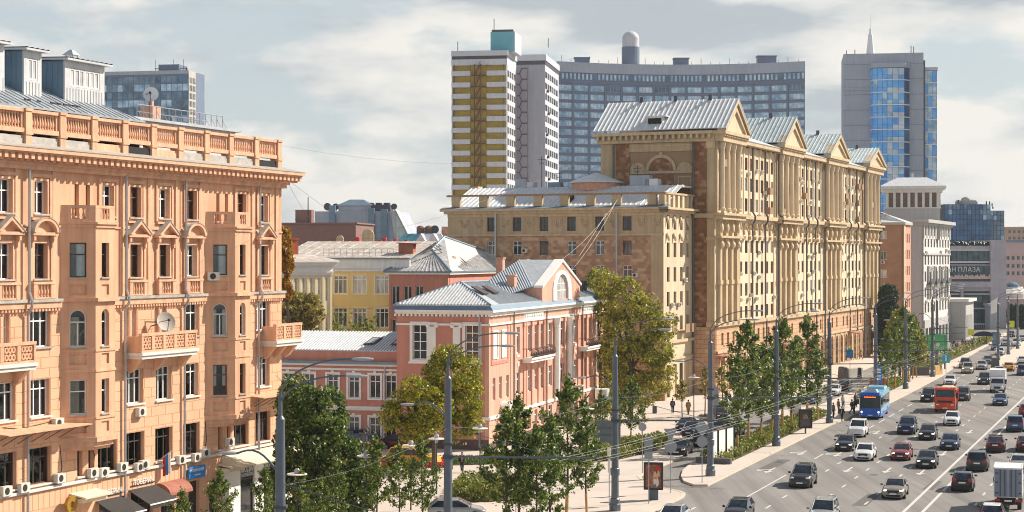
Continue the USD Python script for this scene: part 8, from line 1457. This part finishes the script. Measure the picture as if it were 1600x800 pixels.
def billboard():
    g = gp(1462, 578); Y = g[1]; T = thing('green_billboard', 'big green billboard in front of the grey and white house', 'billboard', (*g, .1)); a, b, z0, z1 = (1445.5 - 1462) * Y / F, (1480 - 1462) * Y / F, Z_at(549, Y), Z_at(523.5, Y); part(T, 'frame', MB().prism(sbox(a, z0, b, z1).difference(sbox(a + .15, z0 + .15, b - .15, z1 - .15)), -.2, .2, 'y'), 'sign_green'); part(T, 'panel', MB().box(a + .15, b - .15, -.1, .1, z0 + .15, z1 - .15), 'sign_green'); part(T, 'post', MB().cyl(a + .4, 0, 0, z1, .12, n=8), 'steel_dark'); part(T, 'post', MB().cyl(b - .4, 0, 0, z1, .12, n=8), 'steel_dark')
    g = np.random.default_rng(8)
    for k in range(7): x, z = g.uniform(a + .5, b - .9), g.uniform(z0 + .5, z1 - .6); part(T, 'poster_figure', MB().prism(Polygon([(x + .45 * g.uniform(.6, 1) * math.cos(t), z + .3 * math.sin(t)) for t in np.linspace(0, 2 * math.pi, 9)]), -.115 - k * .001, -.101, 'y'), ('stone_pale', 'leaf_block', 'stone_grey')[k % 3])
look('leaf_block', (.05, .22, .07), .6, var=.3, scale=2); billboard()
for px0, py0, px1, py1, h, lb, m in ((1422, 588, 1452, 588, 1.25, 'dark granite barrier block beside the lamp post past the bus', 'granite'), (1458, 588, 1469, 586, 1.4, 'orange-brown end block of the dark barrier', 'wrap'), (1312, 592, 1322, 593, 1.7, 'dark box-like parapet in front of the ochre house', 'granite'), (1323, 592, 1346, 590, 1.4, 'low pale parapet in front of the ochre house', 'concrete'), (1340, 592, 1346, 592, 1.5, 'dark litter bin at the end of the pale parapet', 'dark_plastic'), (1549, 575, 1561, 575, 1.5, 'dark crash barrier end at the tip of the far central pavement', 'granite')):
    a, b = gp(px0, py0), gp(px1, py1); single('barrier_block', MB().taper(0, np.linalg.norm(b - a), -.4, .4, 0, h, .08).taper(.1, np.linalg.norm(b - a) - .1, -.3, .3, h, h + .1, .08), m, lb, 'barrier'); p = stage.GetPrimAtPath(numbered('/World', 'barrier_block')[:-4] if False else [q for q in stage.GetPrimAtPath('/World').GetChildren()][-1].GetPath()); x = UsdGeom.Xformable(p); x.AddTranslateOp().Set(Gf.Vec3d(a[0], a[1], .12)); x.AddRotateZOp().Set(math.degrees(math.atan2(b[1] - a[1], b[0] - a[0])))
def drum(): g = gp(941, 690); T = thing('drum_lamp', 'white drum-shaped lamp on a dark post in front of the mansion corner', 'lamp', (*g, .1)); Y = g[1]; part(T, 'post', MB().cyl(0, 0, 0, Z_at(625, Y), .07, n=8), 'steel_dark'); part(T, 'drum', MB().lathe([(.72, Z_at(625, Y)), (.74, Z_at(617, Y)), (.72, Z_at(609, Y))], 0, 0, 16), 'white_trim', smooth=40)
drum()
def low_fence():
    T = thing('low_fence', 'low fence of stone posts and iron panels beside the poplar', 'fence'); a, b = gp(996, 640), gp(1062, 604)
    for k in range(9):
        p = a + (b - a) * k / 8; part(T, 'fence_post', MB().obox(p, .28, .28, .1, 1.6, .3).obox(p, .34, .34, 1.6, 1.75, .3), 'ochre_light')
        if k < 8: q = a + (b - a) * (k + 1) / 8; m = MB(); [m.tube([(*(p + (q - p) * t), .3), (*(p + (q - p) * t), 1.35)], .03, 4) for t in np.linspace(.12, .88, 8)]; part(T, 'iron_panel', m.tube([(*p, 1.3), (*q, 1.3)], .04, 4).tube([(*p, .4), (*q, .4)], .04, 4), 'wrought_iron')
low_fence()
def statue(): g = gp(570, 762); T = thing('statue', 'slender dark statue of a figure with raised arms on a plinth by the flower beds', 'statue', (*g, .1)); part(T, 'plinth', MB().box(-.35, .35, -.35, .35, 0, 2.2).box(-.42, .42, -.42, .42, 2.2, 2.35), 'granite'); part(T, 'figure', MB().lathe([(.3, 2.35), (.22, 2.7), (.14, 3.3), (.22, 3.9), (.2, 4.2), (.07, 4.35), (.12, 4.5), (.11, 4.65), (.02, 4.75)], 0, 0, 10).tube([(.2, 0, 4.1), (.4, 0, 4.5), (.15, 0, 5.0)], [.08, .06, .04], 6).tube([(-.2, 0, 4.1), (-.38, .05, 3.7), (-.2, .1, 3.4)], [.08, .06, .04], 6), 'steel_dark', smooth=40)
statue()
for px, py, lb in ((893, 653, 'small dark bin on the pavement before the mansion'), (1023, 648, 'grey litter bin near the walking pedestrians'), (930, 688, 'dark pillar box by the mansion corner')): g = gp(px, py); T = thing('litter_bin', lb, 'bin', (*g, .12)); part(T, 'drum', MB().lathe([(.24, 0), (.28, .1), (.28, .85), (.22, .9)], 0, 0, 12), 'granite'); part(T, 'rim', MB().lathe([(.3, .78), (.3, .86), (.26, .88)], 0, 0, 12), 'steel_dark')
g = gp(1262, 585 + 8); 
for px, py, lb in ((1308, 598, 'bench with dark planters in front of the ochre house'), (1118, 624, 'low flower planter at the ochre house corner')): g = gp(px, py); T = thing('bench', lb, 'bench', (*g, .12), math.radians(-15)); part(T, 'seat', MB().box(-1.2, 1.2, -.25, .25, .42, .5), 'wrap'); part(T, 'leg', MB().box(-1.0, -.85, -.2, .2, 0, .42), 'granite'); part(T, 'leg', MB().box(.85, 1.0, -.2, .2, 0, .42), 'granite')
# ------------------------------------------------------------------ people
def capsule(*js):
    m = manifold3d.Manifold
    return m.batch_hull([m.sphere(r, 10).translate([float(c) for c in p]) for p, r in js])
def person(px, py, label, top, bottom, hair, ang, pose='walk', coat=False, skirt=False, held=None, h=1.72, seed=0, z=.15, bag=None):
    """A standing or walking figure, facing local +x: jointed body as one surface, clothes, hair and shoes over it."""
    g = gp(px, py); T = thing('person', label, 'person', (*g, z), ang, 'people on the pavements', scale=h / 1.72); s = {'walk': .30, 'stand': .04}[pose]; J = {}
    J['hip'] = {k: np.array([0, k * .095, .90]) for k in (1, -1)}; kn = {k: np.array([.06 + k * s * .55, k * .10, .49]) for k in (1, -1)}; an = {k: np.array([k * s * 1.0 - (.06 if k < 0 and pose == 'walk' else 0), k * .10, .09 + (.05 if k < 0 and pose == 'walk' else 0)]) for k in (1, -1)}
    sh = {k: np.array([0, k * .185, 1.40]) for k in (1, -1)}; el = {k: np.array([-k * s * .35 - .03, k * .25, 1.13]) for k in (1, -1)}; wr = {k: np.array([-k * s * .55 + (.12 if pose == 'walk' else .06), k * .24, .90]) for k in (1, -1)}
    if held == 'phone': el[1] = np.array([.05, .23, 1.14]); wr[1] = np.array([.27, .12, 1.24])
    body = [capsule(((0, 0, 1.36), .10), ((.015, 0, 1.47), .055)), capsule(((.015, 0, 1.45), .05), ((.03, 0, 1.56), .052))]
    head = capsule(((.03, 0, 1.63), .088), ((.045, 0, 1.575), .062), ((.01, 0, 1.655), .085)); body += [head, capsule(((.105, 0, 1.60), .016), ((.13, 0, 1.588), .013)), capsule(((.105, -.018, 1.553), .009), ((.108, .018, 1.553), .009))]
    for k in (1, -1):
        body += [capsule(((.02, k * .088, 1.62), .018), ((.015, k * .09, 1.59), .014)), capsule(((.105, k * .032, 1.622), .011), ((.107, k * .036, 1.62), .010))]
        body += [capsule((sh[k], .052), (el[k], .040)), capsule((el[k], .040), (wr[k], .028)), capsule((J['hip'][k], .085), (kn[k], .058)), capsule((kn[k], .058), (an[k], .04))]
        d = wr[k] - el[k]; d /= np.linalg.norm(d); palm = wr[k] + d * .06; sd_ = np.array([1.0, 0, 0]); body.append(capsule((wr[k], .022), (palm + sd_ * .022, .018), (palm - sd_ * .022, .018)))
        for f_, ln in ((-.028, .055), (-.010, .068), (.010, .064), (.027, .05)): a = palm + sd_ * f_; m_ = a + d * ln * .55; body.append(capsule((a, .010), (m_, .009))); body.append(capsule((m_, .009), (m_ + d * ln * .4 - np.array([0, k * .016, 0]), .008)))
        t0 = wr[k] + d * .02 + sd_ * .02; body.append(capsule((t0, .011), (t0 + sd_ * .028 + d * .03, .009))); body.append(capsule((t0 + sd_ * .028 + d * .03, .009), (t0 + sd_ * .026 + d * .055, .008)))
    body.append(capsule(((0, 0, .95), .12), ((0, 0, 1.3), .12)))
    U = lambda ms: manifold3d.Manifold.batch_boolean(ms, manifold3d.OpType.Add)
    def put(name, ms, mat, par=T):
        m = U(ms).to_mesh(); part(par, name, MB().add(m.vert_properties[:, :3], m.tri_verts), mat, smooth=50)
    put('body', body, 'skin')
    tp = [capsule(((0, .1, 1.0), .115), ((0, -.1, 1.0), .115), ((0, .12, 1.33), .10), ((0, -.12, 1.33), .10)), capsule((sh[1], .075), (sh[-1], .075), ((.0, 0, 1.41), .08))]
    for k in (1, -1): tp += [capsule((sh[k], .075), (el[k], .058)), capsule((el[k], .058), (wr[k] * .92 + el[k] * .08, .043))]
    if coat: tp.append(capsule(((0, .1, 1.0), .12), ((0, -.1, 1.0), .12), ((.0, .09, .55), .13), ((.0, -.09, .55), .13)))
    put('jacket', tp, top)
    bt = [capsule(((0, .085, .93), .115), ((0, -.085, .93), .115))]
    for k in (1, -1): bt += [capsule((J['hip'][k], .10), (kn[k], .075)), capsule((kn[k], .075), (an[k] + (0, 0, .03), .06))]
    put('trousers', bt, bottom)
    for k in (1, -1): put('shoe', [capsule((an[k] + (-.03, 0, -.04), .045), (an[k] + (.13, 0, -.055), .035), (an[k], .05))], 'dark_plastic')
    hb = [capsule(((-.005, 0, 1.675), .098), ((-.02, 0, 1.63), .094))]
    if hair[1]: hb.append(capsule(((-.03, 0, 1.66), .09), ((-.06, .03, 1.42), .06), ((-.06, -.03, 1.42), .06)))
    put('hair', hb, hair[0])
    if bag: put('bag', [capsule(((-.19, .09, 1.32), .06), ((-.19, -.09, 1.32), .06), ((-.2, .09, 1.05), .07), ((-.2, -.09, 1.05), .07))], bag)
    if held == 'phone': part(T, 'phone', MB().box(wr[1][0] + .06, wr[1][0] + .075, wr[1][1] - .05, wr[1][1] + .03, 1.26, 1.39), 'dark_plastic')
    return T
for n, c in dict(cloth_black=(.018, .018, .02), cloth_navy=(.025, .035, .075), cloth_tan=(.34, .21, .10), cloth_pale=(.42, .47, .52), cloth_brown=(.13, .07, .04), cloth_jeans=(.07, .10, .17), cloth_grey=(.13, .13, .14), cloth_red=(.40, .04, .05), hair_brown=(.07, .035, .02), hair_dark=(.018, .013, .011), hair_fair=(.32, .20, .09), cloth_white=(.68, .68, .66)).items(): look(n, c, .85, var=.15, scale=6)
T = thing('blue_canopy', 'rounded blue canopy of the underpass entrance near the shopping centre', 'canopy', (*gp(1541, 538), .1), math.radians(-10)); part(T, 'shell', MB().prism([(-3, 1.7)] + [(-3 + 5.2 * t, 1.7 + 1.0 * math.sin(math.pi * t) ** .7) for t in np.linspace(.05, .95, 9)] + [(2.2, 1.7)], -1.2, 1.2, 'y'), 'cloth_navy'); part(T, 'glass_booth', MB().box(1.2, 2.7, -1.3, .8, 0, 2.6), 'pane_slate'); part(T, 'post', MB().cyl(-2.6, 0, 0, 1.7, .08, n=6).cyl(0, 0, 0, 1.7, .08, n=6), 'steel_dark')
hd_, hb_, hf_ = ('hair_dark', 0), ('hair_brown', 1), ('hair_fair', 1); TW, AW = math.radians(250), math.radians(70)
person(722, 741, 'woman in a black jacket and black trousers walking alone before the pink mansion', 'cloth_black', 'cloth_black', hb_, math.radians(265), bag=None, held='phone', z=.15)
person(1051, 648, 'person in dark clothes carrying a rucksack on the pale pavement', 'cloth_navy', 'cloth_black', hd_, math.radians(80), bag='cloth_grey'); person(1075.5, 650, 'person in a long tan coat walking away on the pale pavement', 'cloth_tan', 'cloth_brown', hd_, math.radians(75), coat=True)
person(1310, 648.5, 'person in a brown jacket waiting left of the bus', 'cloth_brown', 'cloth_jeans', hd_, math.radians(20), 'stand'); person(1317, 641, 'person in a pale blue jacket waiting behind the brown jacket', 'cloth_pale', 'cloth_jeans', hb_, math.radians(-60), 'stand'); person(1315.5, 661, 'person in black walking towards the bus door at the kerb', 'cloth_black', 'cloth_black', hd_, math.radians(60))
person(1331, 649, 'person in a dark jacket stepping up to the bus front', 'cloth_black', 'cloth_jeans', hd_, math.radians(10)); person(1335, 648, 'person with a black bag right beside the bus front', 'cloth_navy', 'cloth_black', hd_, math.radians(200), 'stand', bag='cloth_black'); person(1337, 638, 'person in dark navy standing beyond the bus mirror', 'cloth_navy', 'cloth_black', hb_, math.radians(-70), 'stand')
person(1357, 624, 'person in black standing behind the bus roof', 'cloth_black', 'cloth_black', hd_, math.radians(-80), 'stand'); person(1349, 626, 'person in white standing behind the bus roof', 'cloth_white', 'cloth_black', hd_, math.radians(-120), 'stand'); person(1302, 655, 'person half hidden behind the bus stop lamp post', 'cloth_grey', 'cloth_black', hd_, math.radians(30), 'stand')
person(516, 815, 'person in a red top under the chestnut tree', 'cloth_red', 'cloth_jeans', hd_, math.radians(-20)); person(1455.5, 563, 'person in white and navy beside the green billboard', 'cloth_white', 'cloth_navy', hd_, TW, 'stand'); person(1345, 563, 'person in a rust-coloured coat before the ochre house', 'cloth_tan', 'cloth_brown', hb_, math.radians(120), coat=True)
r9 = random.Random(12)
where = ('by the annex arcade', 'before the shop windows', 'near the crossing sign', 'beside the dark hedge end', 'in front of the louvred base')
for i, (px, py) in enumerate(((1489, 545), (1492, 546), (1495, 549), (1497, 547), (1504, 544), (1508, 546), (1511, 545), (1514, 547), (1518, 544), (1520, 546), (1531, 541), (1486, 543))):
    tops = ('cloth_black', 'cloth_navy', 'cloth_grey', 'cloth_white', 'cloth_brown', 'cloth_red', 'cloth_pale', 'cloth_black', 'cloth_tan', 'cloth_navy', 'cloth_black', 'cloth_grey'); nm = {'cloth_black': 'black', 'cloth_navy': 'navy', 'cloth_grey': 'grey', 'cloth_white': 'white', 'cloth_brown': 'brown', 'cloth_red': 'red', 'cloth_pale': 'pale blue', 'cloth_tan': 'tan'}[tops[i]]
    person(px, py, f'distant person in {nm} walking {where[i // 3 if i < 11 else 4]}, number {("one","two","three","four","five","six","seven","eight","nine","ten","eleven","twelve")[i]} from the kerb line' if False else f'tiny distant pedestrian in {nm} {("at the head","in the middle","at the tail")[i % 3]} of the group {where[min(i // 3, 3)]}', tops[i], r9.choice(['cloth_black', 'cloth_jeans']), r9.choice([hd_, hb_]), r9.uniform(0, 6), r9.choice(['walk', 'stand']))
# ------------------------------------------------------------------ summer haze over the city
usdkit.material(stage, '/World/Looks/haze', {'v': ('principled_volume', {'color': (.86, .91, .97), 'density': .00009, 'anisotropy': .2})}, [], volume='v.volume')
h_ = usdkit.mesh(stage, '/World/haze', trimesh.creation.box(bounds=[[-4200, -400, -1.5], [4200, 6200, 140]]), '/World/Looks/haze'); keys(h_.GetPrim(), label='thin pale summer haze filling the air over the whole city', kind='stuff')
